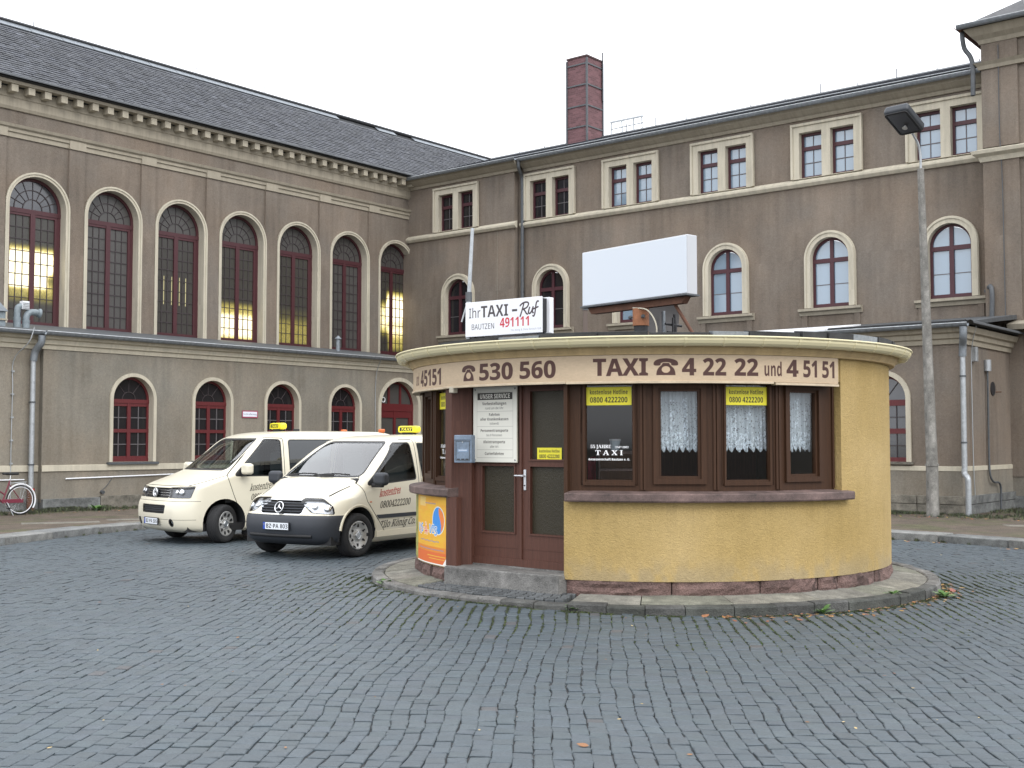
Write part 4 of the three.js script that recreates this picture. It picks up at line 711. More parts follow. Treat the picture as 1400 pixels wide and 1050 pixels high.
  function unit(p0, p1, g0, g1, yb, yt, o = {}) {          // glass from g0 to g1 in degrees, yb to yt
    const mid = (p0 + p1) / 2, dist = 2.925 * cos(R((p1 - p0) / 2)), half = 2.925 * sin(R((p1 - p0) / 2)), X = (p) => dist * Math.tan(R(p - mid)), x0 = X(g0), x1 = X(g1);
    const m4 = new THREE.Matrix4().makeRotationY(R(mid)).multiply(new THREE.Matrix4().makeTranslation(0, 0, dist)), put = (g) => merge(g).applyMatrix4(m4);
    const wn = mesh('window', put([poly(rect(-half, half, 1.22, 2.43), 0.07, -0.085, [rect(x0 - 0.045, x1 + 0.045, yb - 0.045, yt + 0.045)])]), KM.brown, kiosk);
    mesh('sash', put([poly(rect(x0 - 0.06, x1 + 0.06, yb - 0.06, yt + 0.06), 0.05, -0.065, [rect(x0, x1, yb, yt)]), ...(o.sash ? [poly(rect(x0 - 0.085, x1 + 0.085, yb - 0.085, yt + 0.085), 0.035, -0.02, [rect(x0 - 0.03, x1 + 0.03, yb - 0.03, yt + 0.03)])] : [poly(rect(x0 - 0.03, x1 + 0.03, yb - 0.06, yt + 0.03), 0.02, -0.016, [rect(x0 - 0.008, x1 + 0.008, yb - 0.02, yt + 0.008)])])]), KM.brown, wn);
    mesh('pane', put([new THREE.PlaneGeometry(x1 - x0 + 0.02, yt - yb + 0.02).translate((x0 + x1) / 2, (yb + yt) / 2, -0.045)]), M.glass, wn);
    mesh('post_bead', put([box(-half + 0.004, -half + 0.03, 1.25, 2.40, -0.014, 0.004)]), KM.brown, wn);
    mesh('post_bead', put([box(half - 0.03, half - 0.004, 1.25, 2.40, -0.014, 0.004)]), KM.brown, wn);
    if (o.hot) mesh('sticker', put([new THREE.PlaneGeometry(o.hot[1] - o.hot[0], 0.2).translate((o.hot[0] + o.hot[1]) / 2, 2.247, -0.041)]), hotMat, wn);
    if (o.years) mesh('lettering', put([new THREE.PlaneGeometry(o.years[1] - o.years[0], 0.2).translate((o.years[0] + o.years[1]) / 2, 1.64, -0.041)]), yearsMat, wn);
    if (o.curtain) {
      const g = new THREE.PlaneGeometry(x1 - x0 + 0.1, 0.78, 90, 8), p = g.attributes.position, f = o.curtain * 37;
      for (let i = 0; i < p.count; i++) { const x = p.getX(i), y = p.getY(i); p.setZ(i, 0.018 * sin(x * 62 + 2 * sin(x * 17 + f) + f) * (0.6 + 0.4 * sin(x * 23 + f)) + 0.008 * sin(x * 140 + y * 3)); }
      g.computeVertexNormals(); const uv = g.attributes.uv; for (let i = 0; i < uv.count; i++) uv.setX(i, uv.getX(i) * 0.9 + o.curtain * 0.27);
      mesh('curtain', put([g.translate((x0 + x1) / 2, 2.03, -0.16)]), laceMat, wn);
    }
  }
  unit(-23.9, -7.65, -19.8, -9.9, 1.353, 2.365, { hot: [-0.21, 0.29], years: [-0.2, 0.285] });
  unit(-7.6, 7.6, -3.86, 3.88, 1.395, 2.292, { sash: 1, curtain: 1 });
  unit(7.65, 21.8, 9.98, 19.67, 1.354, 2.365, { hot: [-0.235, 0.25], curtain: 2 });
  unit(21.85, 37.9, 25.4, 32.64, 1.409, 2.292, { sash: 1, curtain: 3 });
  unit(-68.4, -57.2, -66.9, -58.8, 1.353, 2.365, { hot: [-0.205, 0.2], years: [-0.2, 0.2] });
  unit(-86, -68.45, -80, -72, 1.395, 2.292, { sash: 1 });
  unit(-98, -86.05, -95, -89, 1.395, 2.292, { sash: 1 });
  mesh('window_head', revolve(ringBox(2.84, 2.96, 2.40, 2.43), -98, 38.2, 64), KM.brown, kiosk);
  mesh('oval_sticker', new THREE.CircleGeometry(0.05, 20).scale(1, 1.2, 1).translate(0, 1.96, 2.885).applyMatrix4(new THREE.Matrix4().makeRotationY(R(-60.8))), M.white, kiosk);
  // doorway: jamb, two glazed leaves, granite step
  mesh('door_jamb', [toWall([(() => { const s = new THREE.Shape([[-1.02, 2.60], [-0.70, 2.60], [-0.70, 2.72], [-0.765, 2.80], [-0.85, 2.90], [-1.0, 2.84]].map(([x, z]) => new THREE.Vector2(x, -z))); return planarUV(new THREE.ExtrudeGeometry(s, { depth: 2.09, bevelEnabled: false }).rotateX(-PI / 2).translate(0, 0.33, 0)); })(), (() => { const s = new THREE.Shape([[-0.93, 2.80], [-0.78, 2.80], [-0.715, 2.88], [-0.73, 2.95], [-0.86, 2.955], [-0.93, 2.90]].map(([x, z]) => new THREE.Vector2(x, -z))); return planarUV(new THREE.ExtrudeGeometry(s, { depth: 0.78, bevelEnabled: false }).rotateX(-PI / 2).translate(0, 0.345, 0)); })()])], KM.maroon, kiosk);
  mesh('door_head', toWall([box(-0.78, 0.85, 2.385, 2.44, 2.62, 2.86)]), KM.maroon, kiosk);
  mesh('door_reveal', revolve(ringBox(2.60, 2.985, 1.13, 2.42), -24.1, -23.3, 1), KM.brown, kiosk); mesh('wall_return', revolve(ringBox(2.60, 2.998, 0.33, 1.129), -24.0, -23.8, 1), KM.yellow, kiosk);
  const leaf = (x0, x1, ga, gb, z) => {
    const d = mesh('door', toDoor([poly(rect(x0, x1, 0.365, 2.385), 0.05, z - 0.05, [rect(ga, gb, 0.74, 1.483), rect(ga, gb, 1.565, 2.32)]), box(x0, x1, 0.365, 0.45, z, z + 0.022), box(x0 + 0.02, x1 - 0.02, 0.56, 0.567, z - 0.01, z + 0.004), ...[[0.74, 1.483], [1.565, 2.32]].flatMap(([a, b]) => [box(ga - 0.02, ga, a, b, z - 0.01, z + 0.012), box(gb, gb + 0.02, a, b, z - 0.01, z + 0.012), box(ga - 0.02, gb + 0.02, a - 0.02, a, z - 0.01, z + 0.013), box(ga - 0.02, gb + 0.02, b, b + 0.02, z - 0.01, z + 0.013)])]), KM.maroon, kiosk);
    for (const [a, b] of [[0.74, 1.483], [1.565, 2.32]]) mesh('pane', toDoor([new THREE.PlaneGeometry(gb - ga, b - a).translate((ga + gb) / 2, (a + b) / 2, z - 0.03)]), KM.figured, d);
    return d;
  };
  leaf(-0.70, 0.035, -0.57, -0.086, 2.70);
  const dr = leaf(0.03, 0.80, 0.163, 0.66, 2.715);
  mesh('cover_strip', toDoor([box(0.015, 0.045, 0.37, 2.38, 2.715, 2.735)]), KM.maroon, dr);
  const hd = mesh('handle', toDoor([rbox(0.035, 0.23, 0.012, 0.005, 0.085, 1.333, 2.722), rod([0.085, 1.38, 2.72], [0.085, 1.38, 2.775], 0.011, 10), rod([0.085, 1.38, 2.768], [-0.03, 1.38, 2.768], 0.010, 10)]), KM.alu, dr);
  mesh('keyhole', toDoor([rod([0.085, 1.27, 2.722], [0.085, 1.27, 2.731], 0.009, 10)]), M.black, hd);
  mesh('sticker', toDoor([new THREE.PlaneGeometry(0.352, 0.137).translate(0.411, 1.626, 2.691)]), hotMat, dr);
  mesh('threshold', toDoor([box(-0.9, 0.88, 0.2, 0.364, 2.4, 2.735)]), KM.granite, kiosk);
  mesh('doorstep', toWall([rbox(1.63, 0.24, 0.42, 0.025, -0.055, 0.225, 2.805)]), KM.granite, kiosk);
  mesh('door_lamp', toWall([rbox(0.07, 0.07, 0.08, 0.01, -0.80, 2.355, 2.93)]), M.trim, kiosk);
}
// things fixed to the kiosk or standing inside it
{
  const sT = canvasTex(512, 660, (g, w, h) => {
    g.fillStyle = '#e4e2d6'; g.fillRect(0, 0, w, h); g.fillStyle = '#2b2620'; g.fillRect(50, 52, w - 100, 62); g.fillStyle = '#e9e7dc'; g.textAlign = 'center'; g.font = 'bold 54px sans-serif'; g.save(); g.translate(w / 2, 102); g.scale(0.9, 1); g.fillText('UNSER SERVICE', 0, 0); g.restore();
    g.strokeStyle = '#8d8a80'; g.lineWidth = 2; g.strokeRect(44, 44, w - 88, h - 82); for (const y of [216, 348, 452, 552]) { g.beginPath(); g.moveTo(44, y); g.lineTo(w - 44, y); g.stroke(); }
    g.fillStyle = '#35302a'; const t = (s, y, z) => { g.font = `${z > 30 ? 'bold ' : ''}${z}px sans-serif`; g.fillText(s, w / 2 - 6, y); };
    t('Vorbestellungen', 160, 36); t('rund um die Uhr', 198, 29); t('Fahrten', 256, 34); t('aller Krankenkassen', 296, 34); t('(sitzend)', 332, 28); t('Personentransporte', 396, 34); t('bis 8 Personen', 434, 28); t('Kleintransporte', 496, 34); t('aller Art', 534, 28); t('Curierfahrten', 598, 34);
    g.fillStyle = '#6a6358'; for (const [x, y] of [[22, 24], [w - 22, 24], [22, h - 20], [w - 22, h - 20]]) { g.beginPath(); g.arc(x, y, 6, 0, 7); g.fill(); }
  });
  const b = thing('notice_board', 'white service notice board with black heading on the left kiosk door', 'sign', KP);
  mesh('board', toDoor([rbox(0.672, 0.868, 0.018, 0.004, -0.347, 1.957, 2.735)]), M.trim, b);
  mesh('printed_face', toDoor([new THREE.PlaneGeometry(0.664, 0.86).translate(-0.347, 1.957, 2.7465)]), std(C(0.92, 0.92, 0.92), 0.5, { map: sT }), b);
  for (const [x, y] of [[-0.65, 2.36], [-0.04, 2.36], [-0.65, 1.55], [-0.04, 1.55]]) mesh('screw', toDoor([rod([x, y, 2.744], [x, y, 2.75], 0.008, 10)]), M.zincDark, b);
  const mbT = canvasTex(256, 64, (g, w, h) => { g.fillStyle = '#8094ad'; g.fillRect(0, 0, w, h); g.fillStyle = '#e8edf2'; g.fillRect(18, 18, w - 36, 7); g.fillRect(30, 34, w - 60, 5); });
  const mp = [-2.31, 1.98], mb = thing('mailbox', 'grey-blue metal mailbox beside the white notice board', 'mailbox', [KC[0] + mp[0], 1.52, KC[1] + mp[1]], R(-26));
  const blue = std(C(0.22, 0.285, 0.37), 0.45, { map: T.metal });
  mesh('body', [rbox(0.225, 0.315, 0.09, 0.008, 0, 0.158, 0)], blue, mb); mesh('flap', [rbox(0.215, 0.05, 0.012, 0.004, 0, 0.285, 0.048)], blue, mb);
  mesh('door', [poly(rect(-0.09, 0.09, 0.03, 0.25), 0.008, 0.044, [rect(-0.085, 0.085, 0.035, 0.245)])], M.zincDark, mb);
  mesh('lock', rod([0, 0.235, 0.044], [0, 0.235, 0.055], 0.008, 10), M.zincLight, mb);
  mesh('label', new THREE.PlaneGeometry(0.13, 0.032).translate(0, 0.14, 0.0465), std(C(0.9, 0.9, 0.9), 0.5, { map: mbT }), mb);
  for (const x of [-0.055, 0, 0.055]) mesh('slot', box(x - 0.018, x + 0.018, 0.036, 0.048, 0.04, 0.0475), M.black, mb);
  // poster on the curved wall left of the door
  const pT = canvasTex(512, 512, (g, w, h) => {
    g.fillStyle = '#e9b23a'; g.fillRect(0, 0, w, h);
    for (let k = 0; k < 260; k++) { g.fillStyle = `rgba(${225 + floor(hash(k) * 25)},${140 + floor(hash(k + 9) * 70)},40,0.12)`; g.fillRect(hash(k + 3) * w, hash(k + 4) * h * 0.72, 60 + 90 * hash(k + 5), 8 + 30 * hash(k + 6)); }
    g.fillStyle = '#e08a34'; g.fillRect(0, h * 0.74, w, h * 0.26); g.fillStyle = '#de6f35'; g.fillRect(0, h * 0.82, w, h * 0.18);
    g.fillStyle = '#e9c23e'; g.fillRect(w * 0.45, h * 0.87, w * 0.5, 5); g.fillRect(w * 0.5, h * 0.91, w * 0.42, 4);
    g.fillStyle = '#efd9a0'; g.globalAlpha = 0.6; g.fillRect(w * 0.12, 10, w * 0.26, 70); g.globalAlpha = 1;
    g.fillStyle = '#e7e3d0'; g.beginPath(); g.ellipse(w * 0.76, h * 0.35, 82, 108, 0, 0, 7); g.fill();
    g.fillStyle = '#3f8fdd'; g.beginPath(); g.ellipse(w * 0.76, h * 0.35, 74, 100, 0, 0, 7); g.fill();
    g.fillStyle = '#e8843f'; g.beginPath(); g.moveTo(w * 0.78, h * 0.16); g.bezierCurveTo(w * 0.74, h * 0.3, w * 0.88, h * 0.36, w * 0.82, h * 0.52); g.bezierCurveTo(w * 0.94, h * 0.44, w * 0.94, h * 0.22, w * 0.78, h * 0.16); g.fill();
    g.font = 'bold 92px sans-serif'; g.lineJoin = 'round'; const s = 'VIS-À-VIS', col = ['#5aa0e0', '#8a86d8', '#3f8fdd', '#e08a5a', '#e0604a', '#e08a5a', '#5aa0e0', '#3f8fdd', '#6a9ad8'];
    let x = 20; for (let k = 0; k < s.length; k++) { const m = g.measureText(s[k]).width * 0.9; g.save(); g.translate(x, h * 0.56 + 10 * sin(k * 1.7)); g.rotate(0.12 * sin(k * 2.3)); g.scale(0.9, 1); g.strokeStyle = '#f2ead2'; g.lineWidth = 10; g.strokeText(s[k], 0, 0); g.fillStyle = col[k]; g.fillText(s[k], 0, 0); g.restore(); x += m; }
    g.fillStyle = '#8f8aa8'; for (let k = 0; k < 26; k++) { g.fillRect(90 + k * 12, h * 0.655 + 2 * sin(k), 7 + 3 * hash(k), 9); if (k < 30) g.fillRect(70 + k * 15, h * 0.775, 9 + 3 * hash(k + 2), 8); } for (let k = 0; k < 14; k++) g.fillRect(190 + k * 12, 50, 8, 9);
    g.fillStyle = '#f2efe6'; g.beginPath(); g.moveTo(w, h * 0.8); g.lineTo(w - 8, h * 0.84); g.lineTo(w - 70, h); g.lineTo(w, h); g.fill(); g.fillRect(0, h - 9, w, 9);
  });
  const po = thing('poster', 'orange and yellow advertising poster pasted round the wall left of the doors', 'poster', KP);
  mesh('sheet', new THREE.CylinderGeometry(3.012, 3.012, 0.80, 24, 1, true, R(-77), R(20.6)).translate(0, 0.71, 0), std(C(0.92, 0.92, 0.92), 0.55, { map: pT }), po);
  mesh('torn_strip', [revolve(ringBox(2.99, 3.008, 0.33, 1.11), -92, -77.4, 8)], std(C(0.62, 0.60, 0.16), 0.7, { map: T.stone }), po);
  mesh('bare_edge', [revolve(ringBox(2.99, 3.006, 0.30, 1.11), -56.3, -55.3, 2)], M.trim, po);
  // inside
  const inn = (name, label, cat, p, y, parts) => { const o = thing(name, label, cat, [KC[0] + p[0], y, KC[1] + p[1]]); for (const [n, g, m] of parts) mesh(n, g, m, o); return o; };
  inn('desk', 'wooden desk standing behind the kiosk windows', 'desk', [0.3, 1.9], 0.3, [['top', [rbox(2.2, 0.04, 0.6, 0.01, 0, 0.74, 0)], KM.sill], ['leg', [box(-1.05, -1.0, 0, 0.72, -0.25, 0.25)], KM.brown], ['leg', [box(1.0, 1.05, 0, 0.72, -0.25, 0.25)], KM.brown]]);
  const red = std(C(0.34, 0.02, 0.045), 0.8);
  inn('armchair', 'red upholstered chair inside the kiosk seen through the left front window', 'chair', [-0.55, 1.25], 0.3, [['seat', [rbox(0.6, 0.18, 0.55, 0.06, 0, 0.45, 0)], red], ['backrest', [rbox(0.6, 0.8, 0.16, 0.07, 0, 0.88, -0.25)], red], ['armrest', [rbox(0.1, 0.2, 0.5, 0.04, -0.33, 0.62, 0)], red], ['armrest', [rbox(0.1, 0.2, 0.5, 0.04, 0.33, 0.62, 0)], red], ['base', [box(-0.25, 0.25, 0, 0.37, -0.2, 0.2)], M.black]]);
  inn('drawer_unit', 'dark drawer unit on the kiosk desk behind the left front window', 'drawers', [-0.55, 1.85], 1.06, [['case', [rbox(0.5, 0.6, 0.4, 0.01, 0, 0.3, 0)], KM.sill], ...[0.1, 0.29, 0.48].map((y) => ['drawer', [rbox(0.46, 0.16, 0.02, 0.006, 0, y, 0.205)], KM.brown])]);
  inn('flower_pot', 'small white pot standing on the drawer unit behind the glass', 'pot', [-0.60, 1.95], 1.66, [['pot', [planarUV(new THREE.CylinderGeometry(0.062, 0.048, 0.12, 20).translate(0, 0.06, 0))], std(C(0.6, 0.68, 0.74), 0.5)], ['rim', [planarUV(new THREE.CylinderGeometry(0.068, 0.068, 0.02, 20).translate(0, 0.12, 0))], M.white]]);
  inn('cupboard', 'dark cupboard against the rear wall inside the kiosk', 'cupboard', [0.9, -1.6], 0.3, [['body', [rbox(1.6, 1.7, 0.5, 0.01, 0, 0.85, 0)], KM.brown], ['door', [rbox(0.76, 1.6, 0.02, 0.005, -0.4, 0.86, 0.26)], KM.maroon], ['door', [rbox(0.76, 1.6, 0.02, 0.005, 0.4, 0.86, 0.26)], KM.maroon]]);
}
// things standing on the kiosk roof
{
  const lb = thing('light_box', 'blank white advertising light box on an orange post above the kiosk roof', 'billboard', [1.6, 2.9, -15.0], R(-50.1));
  mesh('housing', [rbox(1.86, 0.73, 0.18, 0.012, 0, 1.015, 0)], std(C(0.46, 0.47, 0.49), 0.4), lb);
  mesh('face_panel', [rbox(1.835, 0.70, 0.012, 0.004, 0, 1.015, 0.09)], std(C(0.60, 0.645, 0.70), 0.35), lb);
  mesh('base_tray', [box(-0.94, 0.94, 0.635, 0.655, -0.12, 0.12)], M.zincDark, lb);
  mesh('beam', [poly([[-0.86, 0.632], [-0.80, 0.55], [0.80, 0.55], [0.86, 0.632]], 0.1, -0.05)], M.rust, lb);
  mesh('sleeve', rod([0.06, 0.33, 0], [0.06, 0.55, 0], 0.105, 20), std(C(0.42, 0.17, 0.075), 0.7, { map: T.metal }), lb);
  mesh('post', rod([0.06, -0.05, 0], [0.06, 0.34, 0], 0.088, 18), M.black, lb);
  for (const a of [0.6, 2.5]) mesh('bolt', [rod([0.06 + 0.09 * cos(a), 0.44, 0.09 * sin(a)], [0.06 + 0.16 * cos(a), 0.44, 0.16 * sin(a)], 0.014, 8), rod([0.06 + 0.12 * cos(a), 0.44, 0.12 * sin(a)], [0.06 + 0.145 * cos(a), 0.44, 0.145 * sin(a)], 0.026, 6)], M.zincDark, lb);
  mesh('brace', rod([0.62, 0.56, -0.02], [0.98, 0.0, -0.1], 0.022, 8), M.rust, lb);
  mesh('cable', tube([[0.0, 0.56, 0.08], [0.28, 0.5, 0.1], [0.42, 0.3, 0.1], [0.4, 0.12, 0.1], [0.3, 0.0, 0.1]], 0.01, 6), M.trim, lb);
  const rT = canvasTex(768, 280, (g, w, h) => {
    g.fillStyle = '#e6e8ec'; g.fillRect(0, 0, w, h); const cond = (t, x, y, sx) => { g.save(); g.translate(x, y); g.scale(sx, 1); g.fillText(t, 0, 0); g.restore(); };
    g.fillStyle = '#3b3538'; g.font = '112px sans-serif'; cond('Ihr', 30, 128, 0.85); g.font = 'bold 132px sans-serif'; cond('TAXI', 158, 130, 0.98);
    g.fillRect(480, 82, 52, 18);
    g.lineWidth = 13; g.lineCap = 'round'; g.lineJoin = 'round'; g.strokeStyle = '#3b2c33';                       // brush-script Ruf
    const st = (f) => { g.beginPath(); f(); g.stroke(); };
    st(() => { g.moveTo(598, 44); g.bezierCurveTo(588, 80, 572, 120, 562, 144); }); st(() => { g.moveTo(562, 58); g.bezierCurveTo(590, 26, 660, 24, 642, 58); g.bezierCurveTo(632, 82, 604, 86, 590, 88); g.bezierCurveTo(612, 94, 614, 122, 634, 130); });
    st(() => { g.moveTo(656, 78); g.bezierCurveTo(644, 106, 638, 128, 656, 126); g.bezierCurveTo(672, 124, 682, 96, 690, 76); g.bezierCurveTo(682, 104, 680, 124, 692, 122); }); st(() => { g.moveTo(742, 34); g.bezierCurveTo(720, 22, 716, 76, 712, 100); g.bezierCurveTo(708, 132, 700, 160, 688, 146); g.moveTo(694, 92); g.lineTo(738, 78); });
    g.fillStyle = '#37343a'; g.font = '62px sans-serif'; cond('BAUTZEN', 58, 226, 0.93); g.fillStyle = '#c22c3c'; g.font = 'bold 108px sans-serif'; cond('491111', 356, 222, 0.86); g.fillStyle = '#9aa0aa'; g.font = '22px sans-serif'; g.fillText('Tilo König & Silvia Rentsch GbR', 466, 258);
  });
  const ts = thing('roof_sign', 'white taxi call sign with red phone number on the kiosk roof', 'sign', [-0.05, 2.86, -14.66], R(-36.4));
  mesh('panel', [rbox(1.18, 0.44, 0.025, 0.005, 0, 0.44, 0.1)], M.white, ts);
  mesh('printed_face', new THREE.PlaneGeometry(1.165, 0.428).translate(0, 0.44, 0.1135), std(C(0.95, 0.95, 0.95), 0.45, { map: rT }), ts);
  mesh('panel', [rbox(1.18, 0.44, 0.085, 0.006, 0.03, 0.44, -0.06)], M.white, ts); mesh('gap_frame', [box(-0.57, 0.575, 0.235, 0.645, -0.02, 0.088)], M.black, ts);
  for (const x of [-0.5, -0.4, 0.52]) mesh('foot', [box(x - 0.02, x + 0.02, -0.02, 0.23, -0.06, 0.08)], M.zincDark, ts);
  const ma = thing('mast', 'thin grey antenna mast beside the white taxi call sign', 'mast', [-0.55, 2.86, -14.95]);
  mesh('tube', rod([0, 0, 0], [0.0, 0.75, 0], 0.034, 12), M.zincLight, ma); mesh('upper_tube', rod([0, 0.7, 0], [0.045, 1.62, 0], 0.027, 12, 0.022), M.zincLight, ma); mesh('clamp', rod([0, 0.68, 0], [0, 0.80, 0], 0.042, 12), M.zincDark, ma); mesh('stay', rod([-0.09, 0.42, 0], [-0.02, 0.66, 0], 0.012, 6), M.zincLight, ma);
  const sp = thing('vent_post', 'short brown metal stub post on the kiosk roof between both signs', 'post', [0.905, 2.86, -14.5]);
  mesh('tube', [box(-0.026, 0.026, 0, 0.52, -0.026, 0.026)], std(C(0.12, 0.09, 0.075), 0.7), sp); mesh('cap', [box(-0.032, 0.032, 0.52, 0.535, -0.032, 0.032)], M.zincDark, sp);
  const di = thing('satellite_dish', 'grey satellite dish mounted under the blank white light box', 'satellite dish', [1.95, 2.86, -15.35], R(205));
  const dg = new THREE.SphereGeometry(0.55, 28, 10, 0, PI * 2, 0, 0.52).rotateX(PI / 2).translate(0, 0.52, -0.48);
  mesh('dish', planarUV(dg), std(C(0.085, 0.08, 0.08), 0.6), di); mesh('pole', rod([0, 0, -0.05], [0, 0.6, -0.05], 0.025, 10), M.zinc, di); mesh('arm', tube([[0, 0.3, 0], [0, 0.34, 0.2], [0, 0.48, 0.36]], 0.012, 6), M.zincDark, di); mesh('receiver', rod([0, 0.48, 0.38], [0, 0.5, 0.3], 0.035, 12), M.black, di);
  mesh('bracket', [rod([-0.12, 0.0, -0.18], [-0.1, 0.55, -0.16], 0.02, 8), rod([-0.04, 0, -0.22], [-0.05, 0.5, -0.2], 0.016, 8), rod([-0.2, 0.4, -0.17], [0.05, 0.42, -0.17], 0.016, 8), rod([-0.16, 0.28, -0.17], [0.02, 0.3, -0.17], 0.03, 8)], M.black, di);
}
// ---------------------------------------------------------------- taxi vans
// A body is a loft of rounded plan outlines, level by level; windows, doors, lamps and grilles are cut out of that skin so that each is a piece of its own.
function skin(levels, sub = 4) {
  const L = [], cr = (a, b, c, d, t) => 0.5 * (2 * b + (c - a) * t + (2 * a - 5 * b + 4 * c - d) * t * t + (3 * b - a - 3 * c + d) * t * t * t);
  for (let i = 0; i < levels.length - 1; i++) for (let k = 0; k < sub; k++) { const g = (j) => levels[clamp(j, 0, levels.length - 1)]; L.push(g(i).map((_, q) => cr(g(i - 1)[q], g(i)[q], g(i + 1)[q], g(i + 2)[q], k / sub))); }
  L.push(levels[levels.length - 1]);
  const half = ([y, zf, zr, hw, rc, bow, rcb]) => {
    const p = [], q = max(0.02, hw - rc), zc = zf - bow * (q / hw) ** 2;
    for (let i = 0; i < 12; i++) { const x = (q * i) / 12; p.push([x, y, zf - bow * (x / hw) ** 2]); }
    for (let i = 0; i < 12; i++) { const a = (PI / 2) * (i / 12); p.push([q + rc * sin(a), y, zc - rc * 1.15 * (1 - cos(a))]); }
    const zs = zc - rc * 1.15, ze = zr + rcb, n = 40;
    for (let i = 0; i <= n; i++) p.push([hw, y, lerp(zs, ze, i / n)]);
    for (let i = 1; i <= 8; i++) { const a = (PI / 2) * (i / 8); p.push([hw - rcb + rcb * cos(a), y, zr + rcb - rcb * sin(a)]); }
    for (let i = 1; i <= 8; i++) p.push([(hw - rcb) * (1 - i / 8), y, zr]);
    return p;
  };
  const rows = L.map(half), n = rows[0].length, m = rows.length, G = [];
  for (const r of rows) { const full = [...r]; for (let i = n - 2; i > 0; i--) full.push([-r[i][0], r[i][1], r[i][2]]); G.push(full); }
  const W = G[0].length, N = G.map((r, j) => r.map((_, i) => {
    const a = G[j][(i + 1) % W], b = G[j][(i + W - 1) % W], c = G[min(m - 1, j + 1)][i], d = G[max(0, j - 1)][i];
    const u = [a[0] - b[0], a[1] - b[1], a[2] - b[2]], v = [c[0] - d[0], c[1] - d[1], c[2] - d[2]], x = [u[1] * v[2] - u[2] * v[1], u[2] * v[0] - u[0] * v[2], u[0] * v[1] - u[1] * v[0]], l = hypot(...x) || 1;
    return x.map((q) => q / l);
  }));
  const tris = [], vx = (j, i) => [...G[j][i % W], ...N[j][i % W]];
  for (let j = 0; j < m - 1; j++) for (let i = 0; i < W; i++) { tris.push([vx(j, i), vx(j, i + 1), vx(j + 1, i + 1)]); tris.push([vx(j, i), vx(j + 1, i + 1), vx(j + 1, i)]); }
  const yT = levels[m > 0 ? levels.length - 1 : 0][0] + 0.002, zc = G[m - 1].reduce((s, p) => s + p[2], 0) / W;
  for (let i = 0; i < W; i++) { const a = [...G[m - 1][i], 0, 1, 0], b = [...G[m - 1][(i + 1) % W], 0, 1, 0]; tris.push([a, b, [0, yT, zc, 0, 1, 0]]); }
  const s = tris[0], e = cos(0) && ((s[1][0] - s[0][0]) * 0 + 1); void e;
  return tris;
}
const dot3 = (a, b) => a[0] * b[0] + a[1] * b[1] + a[2] * b[2];
function prism(pts, ux, uy) {                             // half-spaces of an upright prism over a convex outline given along ux, uy
  let area = 0; for (let i = 0; i < pts.length; i++) { const a = pts[i], b = pts[(i + 1) % pts.length]; area += a[0] * b[1] - b[0] * a[1]; }
  const P = area > 0 ? pts : [...pts].reverse();
  return P.map((a, i) => { const b = P[(i + 1) % P.length], nx = -(b[1] - a[1]), ny = b[0] - a[0]; return [nx * ux[0] + ny * uy[0], nx * ux[1] + ny * uy[1], nx * ux[2] + ny * uy[2], -(nx * a[0] + ny * a[1])]; });
}
function cut(tris, planes, pick = () => true) {
  const inn = [], out = [];
  for (const t of tris) {
    if (!pick(t[0], t)) { out.push(t); continue; }
    let poly = t; const rest = []; let dead = false;
    for (const [a, b, c, d] of planes) {
      const D = poly.map((v) => a * v[0] + b * v[1] + c * v[2] + d);
      if (D.every((x) => x >= 0)) continue;
      if (D.every((x) => x <= 0)) { dead = true; break; }
      const I = [], O = [];
      for (let i = 0; i < poly.length; i++) {
        const j = (i + 1) % poly.length, A = poly[i], B = poly[j];
        (D[i] >= 0 ? I : O).push(A);
        if ((D[i] >= 0) !== (D[j] >= 0)) { const k = D[i] / (D[i] - D[j]), m = A.map((x, q) => x + (B[q] - x) * k); I.push(m); O.push(m); }
      }
      if (O.length > 2) rest.push(O);
      poly = I;
      if (poly.length < 3) { dead = true; break; }
    }
    if (dead && !rest.length) { out.push(t); continue; }
    const fan = (p, to) => { for (let i = 1; i < p.length - 1; i++) to.push([p[0], p[i], p[i + 1]]); };
    for (const o of rest) fan(o, out);
    fan(poly, dead ? out : inn);
  }
  return [inn, out];
}
function toGeo(tris, off = 0, uvf) {
  const n = tris.length * 3, P = new Float32Array(n * 3), N = new Float32Array(n * 3), U = new Float32Array(n * 2); let k = 0;
  for (const t0 of tris) {
    const [a, b, c] = t0, ux = b[0] - a[0], uy = b[1] - a[1], uz = b[2] - a[2], vx = c[0] - a[0], vy = c[1] - a[1], vz = c[2] - a[2];
    const s = (uy * vz - uz * vy) * a[3] + (uz * vx - ux * vz) * a[4] + (ux * vy - uy * vx) * a[5], t = s < 0 ? [a, c, b] : t0;
    for (const v of t) { for (let q = 0; q < 3; q++) { P[k * 3 + q] = v[q] + off * v[3 + q]; N[k * 3 + q] = v[3 + q]; } const w = uvf ? uvf(v) : [v[2], v[1]]; U[k * 2] = w[0]; U[k * 2 + 1] = w[1]; k++; }
  }
  const g = new THREE.BufferGeometry(); g.setAttribute('position', new THREE.BufferAttribute(P, 3)); g.setAttribute('normal', new THREE.BufferAttribute(N, 3)); g.setAttribute('uv', new THREE.BufferAttribute(U, 2));
  return g;
}
const ZY = [[0, 0, 1], [0, 1, 0]], XY = [[1, 0, 0], [0, 1, 0]];
const circle = (x, y, r, n = 28) => Array.from({ length: n }, (_, i) => [x + r * cos((2 * PI * i) / n), y + r * sin((2 * PI * i) / n)]);
